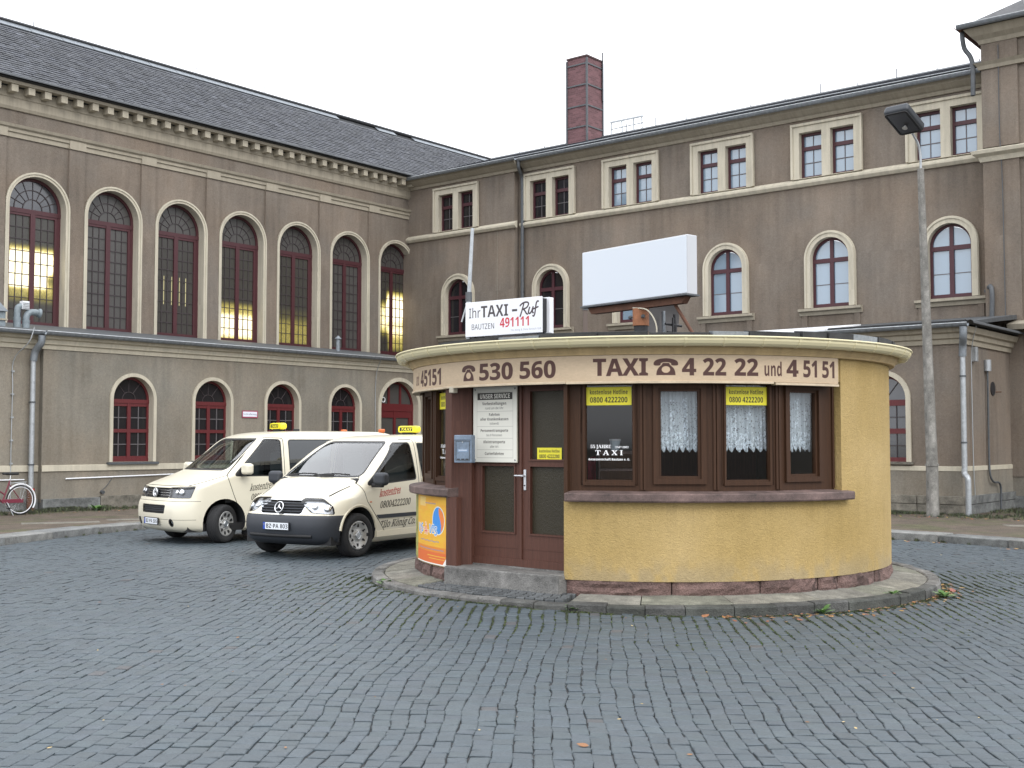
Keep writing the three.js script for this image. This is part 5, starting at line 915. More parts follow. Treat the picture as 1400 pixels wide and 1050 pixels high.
function grow(pts, d) {                                    // convex outline pushed out by d
  let area = 0; pts.forEach((a, i) => { const b = pts[(i + 1) % pts.length]; area += a[0] * b[1] - b[0] * a[1]; });
  const P = area > 0 ? pts : [...pts].reverse(), n = P.length;
  const line = (i) => { const a = P[i], b = P[(i + 1) % n], l = hypot(b[0] - a[0], b[1] - a[1]); return [(b[1] - a[1]) / l, -(b[0] - a[0]) / l, a]; };
  return P.map((_, i) => { const [ax, ay, p] = line((i + n - 1) % n), [bx, by, q] = line(i), c1 = ax * p[0] + ay * p[1] + d, c2 = bx * q[0] + by * q[1] + d, det = ax * by - ay * bx; return abs(det) < 1e-6 ? [P[i][0] + d * bx, P[i][1] + d * by] : [(c1 * by - c2 * ay) / det, (ax * c2 - bx * c1) / det]; });
}
function rounded(pts, r, n = 4) {                          // corners of a convex outline rounded off
  const out = []; pts.forEach((p, i) => { const a = pts[(i + pts.length - 1) % pts.length], b = pts[(i + 1) % pts.length], la = hypot(a[0] - p[0], a[1] - p[1]), lb = hypot(b[0] - p[0], b[1] - p[1]), k = min(r, la / 2.2, lb / 2.2), A = [p[0] + ((a[0] - p[0]) / la) * k, p[1] + ((a[1] - p[1]) / la) * k], B = [p[0] + ((b[0] - p[0]) / lb) * k, p[1] + ((b[1] - p[1]) / lb) * k]; for (let q = 0; q <= n; q++) { const t = q / n; out.push([(1 - t) * (1 - t) * A[0] + 2 * t * (1 - t) * p[0] + t * t * B[0], (1 - t) * (1 - t) * A[1] + 2 * t * (1 - t) * p[1] + t * t * B[1]]); } });
  return out;
}
const CM = {
  ivory: new THREE.MeshPhysicalMaterial({ color: C(0.72, 0.67, 0.535), roughness: 0.42, clearcoat: 0.7, clearcoatRoughness: 0.08, side: THREE.DoubleSide }),
  ivoryDirty: new THREE.MeshPhysicalMaterial({ color: C(0.70, 0.64, 0.49), roughness: 0.5, clearcoat: 0.4, clearcoatRoughness: 0.2, side: THREE.DoubleSide }),
  plastic: std(C(0.03, 0.034, 0.042), 0.55), plasticDark: std(C(0.012, 0.012, 0.013), 0.6), seal: std(C(0.014, 0.014, 0.015), 0.45), seam: std(C(0.03, 0.027, 0.02), 0.9),
  screen: new THREE.MeshPhysicalMaterial({ color: C(0.80, 0.86, 0.85), roughness: 0.015, transmission: 1, thickness: 0, ior: 2.2, side: THREE.DoubleSide }),
  tint: new THREE.MeshPhysicalMaterial({ color: C(0.42, 0.50, 0.50), roughness: 0.015, transmission: 1, thickness: 0, ior: 1.6, side: THREE.DoubleSide }),
  privacy: new THREE.MeshPhysicalMaterial({ color: C(0.02, 0.024, 0.027), roughness: 0.03, ior: 1.7, side: THREE.DoubleSide }),
  lens: new THREE.MeshPhysicalMaterial({ color: C(0.96, 0.97, 0.98), roughness: 0.02, transmission: 1, thickness: 0, ior: 1.5, side: THREE.DoubleSide }),
  chrome: std(C(0.78, 0.79, 0.80), 0.16, { metalness: 1 }), silver: std(C(0.50, 0.50, 0.49), 0.38, { metalness: 0.55 }),
  tyre: std(C(0.022, 0.022, 0.023), 0.85, { bumpMap: T.rough, bumpScale: 0.01 }), inside: std(C(0.03, 0.031, 0.033), 0.9), seat: std(C(0.06, 0.062, 0.068), 0.9), amber: std(C(0.55, 0.13, 0.03), 0.35),
};
function wheel(parent, x, z, r, steer, kind) {
  const s = Math.sign(x), w = 0.215, prof = [];
  for (const [a, b] of [[0.64, -0.42], [0.7, -0.5], [0.86, -0.52], [0.95, -0.47], [0.985, -0.38], [1, -0.2], [1, 0.2], [0.985, 0.38], [0.95, 0.47], [0.86, 0.52], [0.7, 0.5], [0.64, 0.42], [0.64, -0.42]]) prof.push(new THREE.Vector2(a * r, b * w));
  const place = (g) => g.rotateZ(-PI / 2).rotateY(s < 0 ? PI : 0).rotateY(steer).translate(x, r, z);
  const tg = new THREE.LatheGeometry(prof, 48), grooves = [-0.3, -0.1, 0.1, 0.3].map((k) => new THREE.TorusGeometry(r * (abs(k) > 0.2 ? 0.990 : 0.9995), 0.004, 4, 48).rotateX(PI / 2).translate(0, k * w, 0));
  const t = mesh('wheel', place(merge([planarUV(tg.toNonIndexed()), ...grooves.slice(0, 0)])), CM.tyre, parent);
  mesh('tread_groove', place(merge(grooves)), CM.plasticDark, t);
  const rp = [[0.0, 0.40], [0.16, 0.41], [0.2, 0.37], [0.28, 0.33], [0.42, 0.36], [0.56, 0.44], [0.62, 0.47], [0.66, 0.44], [0.655, 0.3], [0.6, -0.2], [0, -0.2]].map(([a, b]) => new THREE.Vector2(a * r, b * w));
  const rim = mesh('rim', place(merge([planarUV(new THREE.LatheGeometry(rp, 48).toNonIndexed())])), CM.silver, t), holes = [], hub = [];
  const nh = kind === 'holes' ? 9 : 6;
  for (let k = 0; k < nh; k++) {
    const a = (2 * PI * k) / nh;
    if (kind === 'holes') holes.push(new THREE.CylinderGeometry(0.024, 0.024, 0.02, 10).scale(1, 1, 1.5).rotateY(0).translate(0, 0.40 * w, 0.5 * r).rotateY(a));
    else { holes.push(new THREE.BoxGeometry(0.05, 0.02, 0.02).translate(0, 0.47 * w, 0.575 * r).rotateY(a)); holes.push(new THREE.BoxGeometry(0.016, 0.014, 0.05).translate(0.02, 0.385 * w, 0.44 * r).rotateY(a + 0.4)); holes.push(new THREE.BoxGeometry(0.016, 0.014, 0.05).translate(-0.02, 0.385 * w, 0.44 * r).rotateY(a + 0.6)); }
    hub.push(new THREE.CylinderGeometry(0.008, 0.008, 0.02, 6).translate(0, 0.36 * w, 0.27 * r).rotateY(a));
  }
  for (const hg of holes) mesh('rim_slot', place(planarUV(hg)), CM.plasticDark, rim); mesh('wheel_bolt', place(merge(hub)), CM.chrome, rim);
  mesh('hub_cap', place(merge([planarUV(new THREE.CylinderGeometry(0.17 * r, 0.19 * r, 0.02, 24).translate(0, 0.42 * w, 0)), new THREE.TorusGeometry(0.15 * r, 0.004, 5, 24).rotateX(PI / 2).translate(0, 0.47 * w, 0)])), CM.chrome, rim);
  return t;
}
const taxiT = canvasTex(256, 96, (g, w, h) => { g.fillStyle = '#e8d91e'; g.fillRect(0, 0, w, h); g.fillStyle = '#15140c'; g.fillRect(18, 16, w - 60, h - 34); g.fillStyle = '#f2e63a'; g.font = 'bold 60px sans-serif'; g.save(); g.translate(30, 70); g.transform(1.25, 0, -0.3, 1, 0, 0); g.fillText('TAXI', 0, 0); g.restore(); });
function taxiSign(parent, y, z) {
  const yellow = std(C(0.80, 0.66, 0.03), 0.35), o = mesh('taxi_sign', [rbox(0.44, 0.125, 0.15, 0.055, 0, y + 0.095, z, 4)], yellow, parent);
  mesh('lettering', [new THREE.PlaneGeometry(0.36, 0.10).rotateX(-0.06).translate(0.0, y + 0.097, z + 0.0775)], std(C(0.9, 0.9, 0.9), 0.4, { map: taxiT }), o);
  mesh('mount', [box(-0.12, 0.12, y - 0.01, y + 0.045, z - 0.05, z + 0.05)], CM.plasticDark, o);
  return o;
}
function plate(parent, text, y, z, tilt = 0) {
  const t = canvasTex(320, 72, (g, w, h) => { g.fillStyle = '#e9edf2'; g.fillRect(0, 0, w, h); g.fillStyle = '#2a4fb0'; g.fillRect(0, 0, 30, h); g.fillStyle = '#f0d020'; for (let k = 0; k < 8; k++) { g.beginPath(); g.arc(15 + 8 * cos(k * 0.785), 24 + 8 * sin(k * 0.785), 1.6, 0, 7); g.fill(); } g.fillStyle = '#15171c'; g.font = 'bold 58px sans-serif'; g.save(); g.translate(38, 57); g.scale(274 / g.measureText(text).width, 1); g.fillText(text, 0, 0); g.restore(); g.strokeStyle = '#20242c'; g.lineWidth = 3; g.strokeRect(1, 1, w - 2, h - 2); });
  const o = mesh('number_plate', [rbox(0.535, 0.125, 0.02, 0.006, 0, y, z)], CM.plasticDark, parent);
  mesh('printed_face', [new THREE.PlaneGeometry(0.52, 0.112).translate(0, y, z + 0.0115)], std(C(0.9, 0.9, 0.9), 0.4, { map: t }), o);
  return o;
}
function van(S) {
  const o = thing(S.name, S.label, 'van', S.pos, S.turn, 'taxi vans parked beside the kiosk');
  let body = skin(S.levels);
  const sideOf = (s) => (v) => v[0] * s > 0.3 && v[3] * s > 0.15;
  for (const s of [-1, 1]) for (const z of [S.axle, -S.axle]) body = cut(body, prism(circle(z, 0.36, 0.41), ...ZY), (v) => v[0] * s > 0.45)[1];
  const take = (poly, axes, pick, name, mat, opt = {}) => {   // cut a window, lamp or panel with a dark seal round it
    const ax = axes, big = prism(opt.seal ? grow(poly, opt.seal) : poly, ...ax); let [inn, out] = cut(body, big, pick); body = out;
    let ring = [];
    if (opt.seal) [inn, ring] = cut(inn, prism(poly, ...ax), () => true);
    const m = mesh(name, toGeo(inn, opt.off ?? -0.004), mat, opt.parent ?? o);
    if (ring.length) mesh(opt.ringName ?? 'seal', toGeo(ring, -0.001), opt.ringMat ?? CM.seal, m);
    return [m, inn];
  };
  const front = (v) => v[5] > 0.05 && v[2] > 0.2;
  take(S.windscreen, XY, (v) => front(v) && v[1] > 1.15, 'windscreen', CM.screen, { seal: 0.03 });
  for (const s of [-1, 1]) {
    // front door with its window, mirror triangle, handle and lettering
    const [dIn, dOut] = cut(body, prism(grow(S.door, 0.006), ...ZY), sideOf(s)); body = dOut;
    let [panel, seam] = cut(dIn, prism(grow(S.door, -0.006), ...ZY), () => true);
    const wb = cut(panel, prism(grow(S.doorGlass, 0.022), ...ZY), () => true), wg = cut(wb[0], prism(S.doorGlass, ...ZY), () => true);
    panel = wb[1];
    const tri = cut(wg[0], prism(S.quarter, ...ZY), () => true);
    const d = mesh('front_door', toGeo(panel), CM.ivory, o); mesh('door_gap', toGeo(seam, -0.006), CM.seam, d);
    mesh('window', toGeo(tri[1], -0.004), CM.tint, d); mesh('window_seal', toGeo(wg[1], -0.001), CM.seal, d); if (tri[0].length) mesh('quarter_panel', toGeo(tri[0], -0.002), CM.plasticDark, d);
    const hx = S.handle; mesh('handle', [rbox(0.03, 0.035, 0.2, 0.012, s * (hx[2] + 0.012), hx[1], hx[0])], S.handleMat, d);
    for (const [t, z0, z1, y0, y1] of S.text) {
      const reg = cut(panel, prism(rect(min(z0, z1), max(z0, z1), y0, y1), ...ZY), () => true)[0];
      if (reg.length) mesh('lettering', toGeo(reg, 0.003, (v) => [s > 0 ? (z0 - v[2]) / (z0 - z1) : (v[2] - z1) / (z0 - z1), (v[1] - y0) / (y1 - y0)]), t, d);
    }
    for (const w of S.rearGlass) take(w, ZY, sideOf(s), 'side_window', CM.privacy, { seal: 0.018 });
    const [strip] = cut([...panel], prism(S.strip, ...ZY), () => true); if (strip.length && S.hasStrip) mesh('rubbing_strip', toGeo(strip, 0.013), CM.plastic, d);
    if (S.hasStrip) { const [st2] = cut(body, prism(S.strip2, ...ZY), sideOf(s)); mesh('rubbing_strip', toGeo(st2, 0.013), CM.plastic, o); }
    // lamps
    const k = Math.SQRT1_2, ax = [[s * S.lampDir[0], 0, -S.lampDir[1]], [0, 1, 0]], pickL = (v) => v[0] * s > 0.2 && v[2] > 1.2; void k;
    const [lamp, li] = take(S.lamp, ax, pickL, 'headlight', CM.lens, { seal: 0.008, off: 0.002 });
    mesh('reflector', toGeo(li, -0.05), S.lampInner, lamp);
    for (const [u, y, r] of S.bulbs) { const c = li.reduce((b, t) => { const p = t[0], e = hypot(dot3(p, ax[0]) - u, p[1] - y); return e < b[0] ? [e, p] : b; }, [9, null])[1]; if (c) { const n = V(c[3], c[4], c[5]), p = V(c[0], c[1], c[2]).addScaledVector(n, -0.03); mesh('bulb', planarUV(new THREE.SphereGeometry(r, 16, 10).scale(1, 1, 0.5).applyQuaternion(new THREE.Quaternion().setFromUnitVectors(V(0, 0, 1), n)).translate(p.x, p.y, p.z).toNonIndexed()), CM.chrome, lamp); } }
    if (S.fog) take(circle(s * S.fog[0], S.fog[1], S.fog[2], 16), XY, (v) => front(v) && v[0] * s > 0, 'fog_lamp', CM.chrome, { seal: 0.025, off: -0.02 });
    // mirror
    const mi = mesh('mirror', [rbox(0.25, 0.20, 0.15, 0.06, s * S.mirror[0], S.mirror[1], S.mirror[2], 3)], S.mirrorMat, o);
    mesh('mirror_foot', [rbox(0.22, 0.06, 0.08, 0.02, s * (S.mirror[0] - 0.07), S.mirror[1] - 0.10, S.mirror[2] + 0.0)], CM.plasticDark, mi);
    mesh('mirror_glass', new THREE.PlaneGeometry(0.16, 0.15).rotateY(PI).translate(s * S.mirror[0], S.mirror[1], S.mirror[2] - 0.077), CM.chrome, mi);
    for (const q of [1, -1]) {
      wheel(o, s * S.track, q * S.axle, S.wheelR, q > 0 ? S.steer : 0, S.rim);
      mesh('wheel_well', [planarUV(new THREE.CylinderGeometry(0.43, 0.43, 0.42, 20, 1, true, -0.25, PI + 0.5).rotateZ(PI / 2).rotateX(0).translate(s * 0.70, 0.36, q * S.axle)), box(s * 0.48, s * 0.5, 0.2, 0.8, q * S.axle - 0.43, q * S.axle + 0.43)], CM.inside, o);
    }
  }
  for (const [name, poly, mat, off, seal, rm] of S.frontCuts) take(poly, XY, front, name, mat, { off, seal, ringMat: rm });
  if (S.bumper) { const pl = [[0, -1, 0, S.bumper[0]], [0, 0, 1, -S.bumper[1]]], [b, r] = cut(body, pl); body = r; mesh('bumper', toGeo(b), CM.plastic, o); }
  for (const [poly, axes, pick] of S.seams) { const [g, r] = cut(body, prism(poly, ...axes), pick); body = r; if (g.length) mesh('panel_gap', toGeo(g, -0.005), CM.seam, o); }
  mesh('body', toGeo(body), CM.ivory, o);
  // cabin
  mesh('lining', toGeo(body.filter((t) => t[0][1] > 1.0), -0.035), CM.inside, o);
  mesh('underbody', [box(-0.86, 0.86, 0.21, 0.34, -2.3, 2.15), box(-0.5, 0.5, 0.3, 0.75, -2.3, 2.2), box(-0.88, 0.88, 0.7, 0.74, -2.3, 1.45)], CM.plasticDark, o);
  mesh('dashboard', [rbox(1.66, 0.28, 0.5, 0.08, 0, 1.06, S.dash), box(-0.8, 0.8, 0.7, 1.1, S.dash - 0.1, S.dash + 0.1)], CM.inside, o);
  for (const x of [-0.45, 0.45]) { const st = mesh('front_seat', [rbox(0.5, 0.16, 0.5, 0.06, x, 0.9, S.seat), rbox(0.48, 0.66, 0.16, 0.06, x, 1.25, S.seat - 0.3)], CM.seat, o); mesh('headrest', [rbox(0.28, 0.2, 0.1, 0.045, x, 1.62, S.seat - 0.33), rod([x, 1.5, S.seat - 0.33], [x, 1.6, S.seat - 0.33], 0.012, 6)], CM.seat, st); }
  mesh('steering_wheel', new THREE.TorusGeometry(0.19, 0.016, 8, 28).rotateX(-0.9).translate(0.45, 1.17, S.dash - 0.33), CM.plasticDark, o);
  return o;
}
const script = (t, col, w, h, size, skew = 0.35, rise = 0.1) => canvasTex(w, h, (g) => { g.clearRect(0, 0, w, h); g.fillStyle = col; g.strokeStyle = col; g.lineWidth = 2; g.font = `${size}px serif`; g.save(); const m = g.measureText(t).width; g.translate(8 + size * 0.1, h * 0.82); g.rotate(-rise * h / w); g.transform((w - 24 - size * 0.3) / m, 0, -skew, 1, 0, 0); g.fillText(t, 0, 0); g.strokeText(t, 0, 0); g.restore(); });
const decal = (map) => new THREE.MeshStandardMaterial({ color: C(0.9, 0.9, 0.9), map, transparent: true, roughness: 0.5, side: THREE.DoubleSide });
const freeDark = decal(script('kostenfrei', '#2f2a24', 320, 110, 96, 0.4, 0.3)), freeRed = decal(script('kostenfrei', '#c0222c', 320, 110, 96, 0.4, 0.3)), numDark = decal(script('08004222200', '#2f2a24', 400, 96, 84, 0.25, 0.2)), owner = decal(script('Tilo König Co.', '#241f1a', 460, 120, 104, 0.3, 0.15));
const lampDark = std(C(0.10, 0.105, 0.115), 0.3, { metalness: 0.6 }), lampLight = std(C(0.62, 0.64, 0.67), 0.3, { metalness: 0.6 });
const A1 = van({
  name: 'taxi_van', label: 'ivory taxi van with square dark headlights and turned front wheel, farther from the kiosk', pos: [-4.53, 0, -22.38], turn: R(-48), axle: 1.5, track: 0.845, wheelR: 0.335, steer: R(27), rim: 'holes',
  levels: [[0.2, 2.20, -2.4, 0.86, 0.34, 0.10, 0.15], [0.27, 2.33, -2.46, 0.93, 0.36, 0.11, 0.15], [0.45, 2.39, -2.49, 0.95, 0.36, 0.12, 0.15], [0.66, 2.385, -2.49, 0.952, 0.36, 0.12, 0.15], [0.77, 2.34, -2.49, 0.953, 0.35, 0.12, 0.15], [0.94, 2.29, -2.48, 0.952, 0.34, 0.12, 0.15], [1.0, 2.22, -2.48, 0.95, 0.34, 0.13, 0.15], [1.08, 2.02, -2.47, 0.946, 0.36, 0.15, 0.15], [1.17, 1.76, -2.47, 0.94, 0.38, 0.15, 0.15], [1.25, 1.53, -2.46, 0.93, 0.25, 0.14, 0.15], [1.36, 1.36, -2.45, 0.915, 0.2, 0.13, 0.15], [1.58, 1.07, -2.42, 0.882, 0.17, 0.12, 0.15], [1.77, 0.83, -2.38, 0.845, 0.17, 0.11, 0.15], [1.86, 0.66, -2.33, 0.805, 0.22, 0.11, 0.17], [1.92, 0.42, -2.24, 0.74, 0.3, 0.10, 0.2], [1.955, 0.05, -2.08, 0.62, 0.3, 0.08, 0.22], [1.968, -0.5, -1.7, 0.35, 0.3, 0.05, 0.2]],
  windscreen: rounded([[-0.77, 1.285], [0.77, 1.285], [0.62, 1.80], [-0.62, 1.80]], 0.07),
  door: rounded([[1.33, 0.84], [1.12, 0.36], [0.30, 0.36], [0.29, 1.83], [0.70, 1.845], [1.45, 1.17]], 0.05), doorGlass: rounded([[1.29, 1.175], [0.36, 1.165], [0.36, 1.79], [0.64, 1.80]], 0.045), quarter: [[1.45, 1.1], [1.08, 1.1], [1.08, 1.5], [1.45, 1.5]],
  handle: [0.42, 1.03, 0.95], handleMat: CM.ivory, text: [[freeDark, 1.05, 0.50, 0.86, 1.04], [numDark, 1.02, 0.36, 0.70, 0.87]],
  rearGlass: [rounded([[0.17, 1.17], [-0.98, 1.17], [-0.98, 1.79], [0.17, 1.79]], 0.05), rounded([[-1.12, 1.17], [-2.18, 1.17], [-2.14, 1.78], [-1.12, 1.79]], 0.05)],
  strip: [[1, 0.6], [0.3, 0.6], [0.3, 0.61], [1, 0.61]], hasStrip: false,
  lampDir: [0.8, 0.6], lamp: rounded([[-1.01, 0.80], [-1.01, 0.965], [-0.50, 0.985], [-0.56, 0.80]].map(([u, y]) => [u + 0.0, y]), 0.02), lampInner: lampDark, bulbs: [[-0.72, 0.885, 0.055], [-0.88, 0.89, 0.045]],
  fog: [0.60, 0.37, 0.045], mirror: [1.10, 1.285, 1.15], mirrorMat: CM.ivory,
  frontCuts: [['grille', rounded([[-0.44, 0.80], [0.44, 0.80], [0.46, 0.955], [-0.46, 0.955]], 0.015), CM.plasticDark, -0.03, 0.01, CM.seal], ['lower_grille', rounded([[-0.40, 0.535], [0.40, 0.535], [0.42, 0.66], [-0.42, 0.66]], 0.015), CM.plasticDark, -0.03, 0.012, CM.seal]],
  seams: [[[[-0.9, 0.995], [0.9, 0.995], [0.9, 1.003], [-0.9, 1.003]], XY, (v) => v[5] > 0.1 && v[2] > 1.8], [[[2.1, 1.0], [1.42, 1.175], [1.42, 1.183], [2.1, 1.008]], ZY, (v) => abs(v[0]) > 0.6], [[[1.31, 0.995], [-2.3, 1.0], [-2.3, 1.008], [1.31, 1.003]], ZY, (v) => abs(v[3]) > 0.4], [[[-0.95, 0.735], [0.95, 0.735], [0.95, 0.742], [-0.95, 0.742]], XY, (v) => v[2] > 1.6 && v[5] > 0.2], [[[-0.95, 0.42], [0.95, 0.42], [0.95, 0.426], [-0.95, 0.426]], XY, (v) => v[2] > 1.8 && v[5] > 0.3], [[[-1.05, 0.4], [-1.06, 0.4], [-1.06, 1.84], [-1.05, 1.84]], ZY, (v) => abs(v[3]) > 0.4]],
  dash: 1.25, seat: 0.42,
});
{
  const A = A1, ch = (z) => z; void ch;
  mesh('grille_bar', [[0.835], [0.878], [0.922]].map(([y]) => { const pts = []; for (let i = -6; i <= 6; i++) { const x = (i / 6) * 0.45; pts.push([x, y, 2.30 - 0.12 * (x / 0.95) ** 2 - (y - 0.83) * 0.2]); } return tube(pts, 0.009, 6); }), CM.chrome, A);
  mesh('grille_bar', [0.565, 0.598, 0.63].map((y) => { const pts = []; for (let i = -6; i <= 6; i++) { const x = (i / 6) * 0.41; pts.push([x, y, 2.368 - 0.12 * (x / 0.95) ** 2]); } return tube(pts, 0.006, 6); }), CM.plastic, A);
  const e = mesh('emblem', [new THREE.TorusGeometry(0.078, 0.0085, 8, 32).translate(0, 0.878, 2.338)], CM.chrome, A), b = (x0, y0, x1, y1) => rod([x0, 0.878 + y0, 2.338], [x1, 0.878 + y1, 2.338], 0.0085, 6);
  mesh('emblem_letters', [b(-0.028, 0.072, 0, 0.008), b(0.028, 0.072, 0, 0.008), b(-0.064, 0.042, -0.03, -0.064), b(-0.03, -0.064, 0, -0.008), b(0, -0.008, 0.03, -0.064), b(0.03, -0.064, 0.064, 0.042)], CM.chrome, e);
  mesh('emblem_ground', rod([0, 0.878, 2.31], [0, 0.878, 2.33], 0.078, 28), CM.plastic, e);
  plate(A, 'BZ·PA 505', 0.385, 2.405); taxiSign(A, 1.965, -0.12);
  for (const x of [-0.66, 0.66]) mesh('roof_marker', [rbox(0.09, 0.07, 0.12, 0.025, x, 1.98, -2.05), rod([x, 1.88, -2.05], [x, 1.96, -2.05], 0.03, 8)], CM.amber, A);
  mesh('antenna', [rbox(0.03, 0.05, 0.14, 0.012, 0.1, 1.985, -0.45)], CM.plasticDark, A);
  mesh('mud_flap', box(0.72, 0.92, 0.12, 0.36, 1.02, 1.04), CM.plasticDark, A);
}
const A2 = van({
  name: 'taxi_van', label: 'ivory taxi van with black bumper and star emblem on its grille, nearer the kiosk', pos: [-2.292, 0, -19.997], turn: R(-32), axle: 1.6, track: 0.845, wheelR: 0.335, steer: R(-3), rim: 'notch',
  levels: [[0.2, 2.18, -2.3, 0.85, 0.36, 0.12, 0.15], [0.28, 2.34, -2.39, 0.92, 0.40, 0.15, 0.15], [0.46, 2.40, -2.42, 0.945, 0.42, 0.17, 0.15], [0.60, 2.385, -2.42, 0.95, 0.42, 0.17, 0.15], [0.665, 2.345, -2.42, 0.95, 0.42, 0.17, 0.15], [0.78, 2.30, -2.42, 0.95, 0.42, 0.18, 0.15], [0.88, 2.22, -2.41, 0.947, 0.42, 0.20, 0.15], [0.935, 2.10, -2.41, 0.944, 0.42, 0.21, 0.15], [1.02, 1.90, -2.41, 0.94, 0.42, 0.20, 0.15], [1.12, 1.68, -2.40, 0.932, 0.32, 0.18, 0.15], [1.21, 1.50, -2.40, 0.922, 0.23, 0.16, 0.15], [1.32, 1.31, -2.39, 0.905, 0.19, 0.14, 0.15], [1.54, 0.95, -2.36, 0.868, 0.17, 0.12, 0.15], [1.72, 0.63, -2.32, 0.825, 0.17, 0.11, 0.15], [1.80, 0.42, -2.27, 0.775, 0.22, 0.1, 0.17], [1.85, 0.15, -2.17, 0.70, 0.3, 0.09, 0.2], [1.88, -0.3, -2.0, 0.56, 0.3, 0.07, 0.2], [1.89, -0.9, -1.6, 0.3, 0.25, 0.05, 0.2]],
  windscreen: rounded([[-0.77, 1.235], [0.77, 1.235], [0.585, 1.745], [-0.585, 1.745]], 0.07),
  door: rounded([[1.40, 0.84], [1.19, 0.36], [0.05, 0.36], [0.06, 1.80], [0.62, 1.80], [1.60, 1.06]], 0.05), doorGlass: rounded([[1.36, 1.10], [0.13, 1.165], [0.20, 1.735], [0.50, 1.735]], 0.045), quarter: [[1.65, 1.0], [1.12, 1.0], [1.12, 1.5], [1.65, 1.5]],
  handle: [0.16, 1.0, 0.945], handleMat: CM.plasticDark, text: [[freeRed, 1.15, 0.50, 0.865, 1.04], [numDark, 1.14, 0.24, 0.695, 0.86], [owner, 1.15, 0.08, 0.385, 0.555]],
  rearGlass: [rounded([[-0.06, 1.17], [-1.05, 1.17], [-1.05, 1.72], [-0.02, 1.73]], 0.05), rounded([[-1.2, 1.17], [-2.12, 1.17], [-2.08, 1.71], [-1.2, 1.72]], 0.05)],
  strip: rounded([[1.21, 0.565], [1.21, 0.625], [0.05, 0.625], [0.05, 0.565]], 0.02), strip2: [[0.03, 0.565], [0.03, 0.625], [-1.15, 0.625], [-1.15, 0.565]], hasStrip: true,
  lampDir: [0.72, 0.69], lamp: rounded([[-1.19, 0.86], [-1.12, 0.905], [-0.86, 0.90], [-0.72, 0.78], [-0.70, 0.675], [-1.04, 0.70]].map(([u, y]) => [u - 0.11, y]), 0.03), lampInner: lampLight, bulbs: [[-0.92, 0.77, 0.06], [-1.12, 0.80, 0.05]],
  mirror: [1.10, 1.185, 1.26], mirrorMat: CM.plastic,
  frontCuts: [['grille', rounded([[-0.40, 0.675], [0.40, 0.675], [0.455, 0.855], [0.40, 0.875], [-0.40, 0.875], [-0.455, 0.855]], 0.035), CM.plasticDark, -0.03, 0.014, CM.chrome]],
  bumper: [0.655, 1.35],
  seams: [[[[2.0, 0.93], [1.62, 1.075], [1.62, 1.083], [2.0, 0.938]], ZY, (v) => abs(v[0]) > 0.5], [[[-0.01, 0.36], [-0.02, 0.36], [-0.02, 1.8], [-0.01, 1.8]], ZY, (v) => abs(v[3]) > 0.4], [[[-1.13, 0.36], [-1.14, 0.36], [-1.14, 1.8], [-1.13, 1.8]], ZY, (v) => abs(v[3]) > 0.4]],
  dash: 1.25, seat: 0.3,
});
{
  const A = A2;
  mesh('grille_bar', [0.71, 0.75, 0.79, 0.83].map((y) => { const pts = [], hw = 0.40 + (y - 0.675) * 0.28; for (let i = -8; i <= 8; i++) { const x = (i / 8) * hw; pts.push([x, y, 2.345 - (y - 0.67) * 0.45 - 0.175 * (x / 0.95) ** 2]); } return tube(pts, 0.011, 6); }), CM.plastic, A);
  const e = mesh('emblem', [new THREE.TorusGeometry(0.082, 0.009, 8, 32).rotateX(-0.3).translate(0, 0.772, 2.35)], CM.chrome, A);
  mesh('emblem_star', [0, 1, 2].map((k) => { const a = PI / 2 + (k * 2 * PI) / 3; return planarUV(new THREE.ConeGeometry(0.02, 0.078, 4).translate(0, 0.039, 0).rotateZ(a - PI / 2).rotateX(-0.3).translate(0, 0.772, 2.352).toNonIndexed()); }), CM.chrome, e);
  plate(A, 'BZ·PA 803', 0.49, 2.415); taxiSign(A, 1.885, -0.92);
  mesh('bumper_slot', [(() => { const p = []; for (let i = -8; i <= 8; i++) { const x = (i / 8) * 0.62; p.push([x, 0.345, 2.375 - 0.16 * (x / 0.94) ** 2]); } return tube(p, 0.028, 6); })()], CM.plasticDark, A);
  mesh('wiper', [tube([[-0.05, 1.235, 1.515], [0.3, 1.26, 1.455], [0.62, 1.25, 1.44]], 0.011, 6), tube([[0.1, 1.225, 1.53], [0.35, 1.24, 1.50]], 0.014, 6)], CM.plasticDark, A);
  mesh('wiper', [tube([[-0.62, 1.235, 1.46], [-0.3, 1.26, 1.455], [-0.02, 1.255, 1.47]], 0.011, 6), tube([[-0.6, 1.225, 1.48], [-0.4, 1.24, 1.48]], 0.014, 6)], CM.plasticDark, A);
  for (const s of [-1, 1]) mesh('side_marker', rbox(0.012, 0.02, 0.05, 0.005, s * 0.948, 0.83, 1.32), CM.amber, A);
  for (const s of [-1, 1]) mesh('arch_lip', new THREE.TorusGeometry(0.43, 0.022, 6, 24, PI * 0.9).rotateZ(0.16).rotateY(PI / 2).translate(s * 0.935, 0.36, 1.6), CM.ivoryDirty, A);
  for (const s of [-1, 1]) mesh('sill', box(s * 0.86, s * 0.945, 0.28, 0.37, -1.15, 1.17), CM.ivoryDirty, A);
}
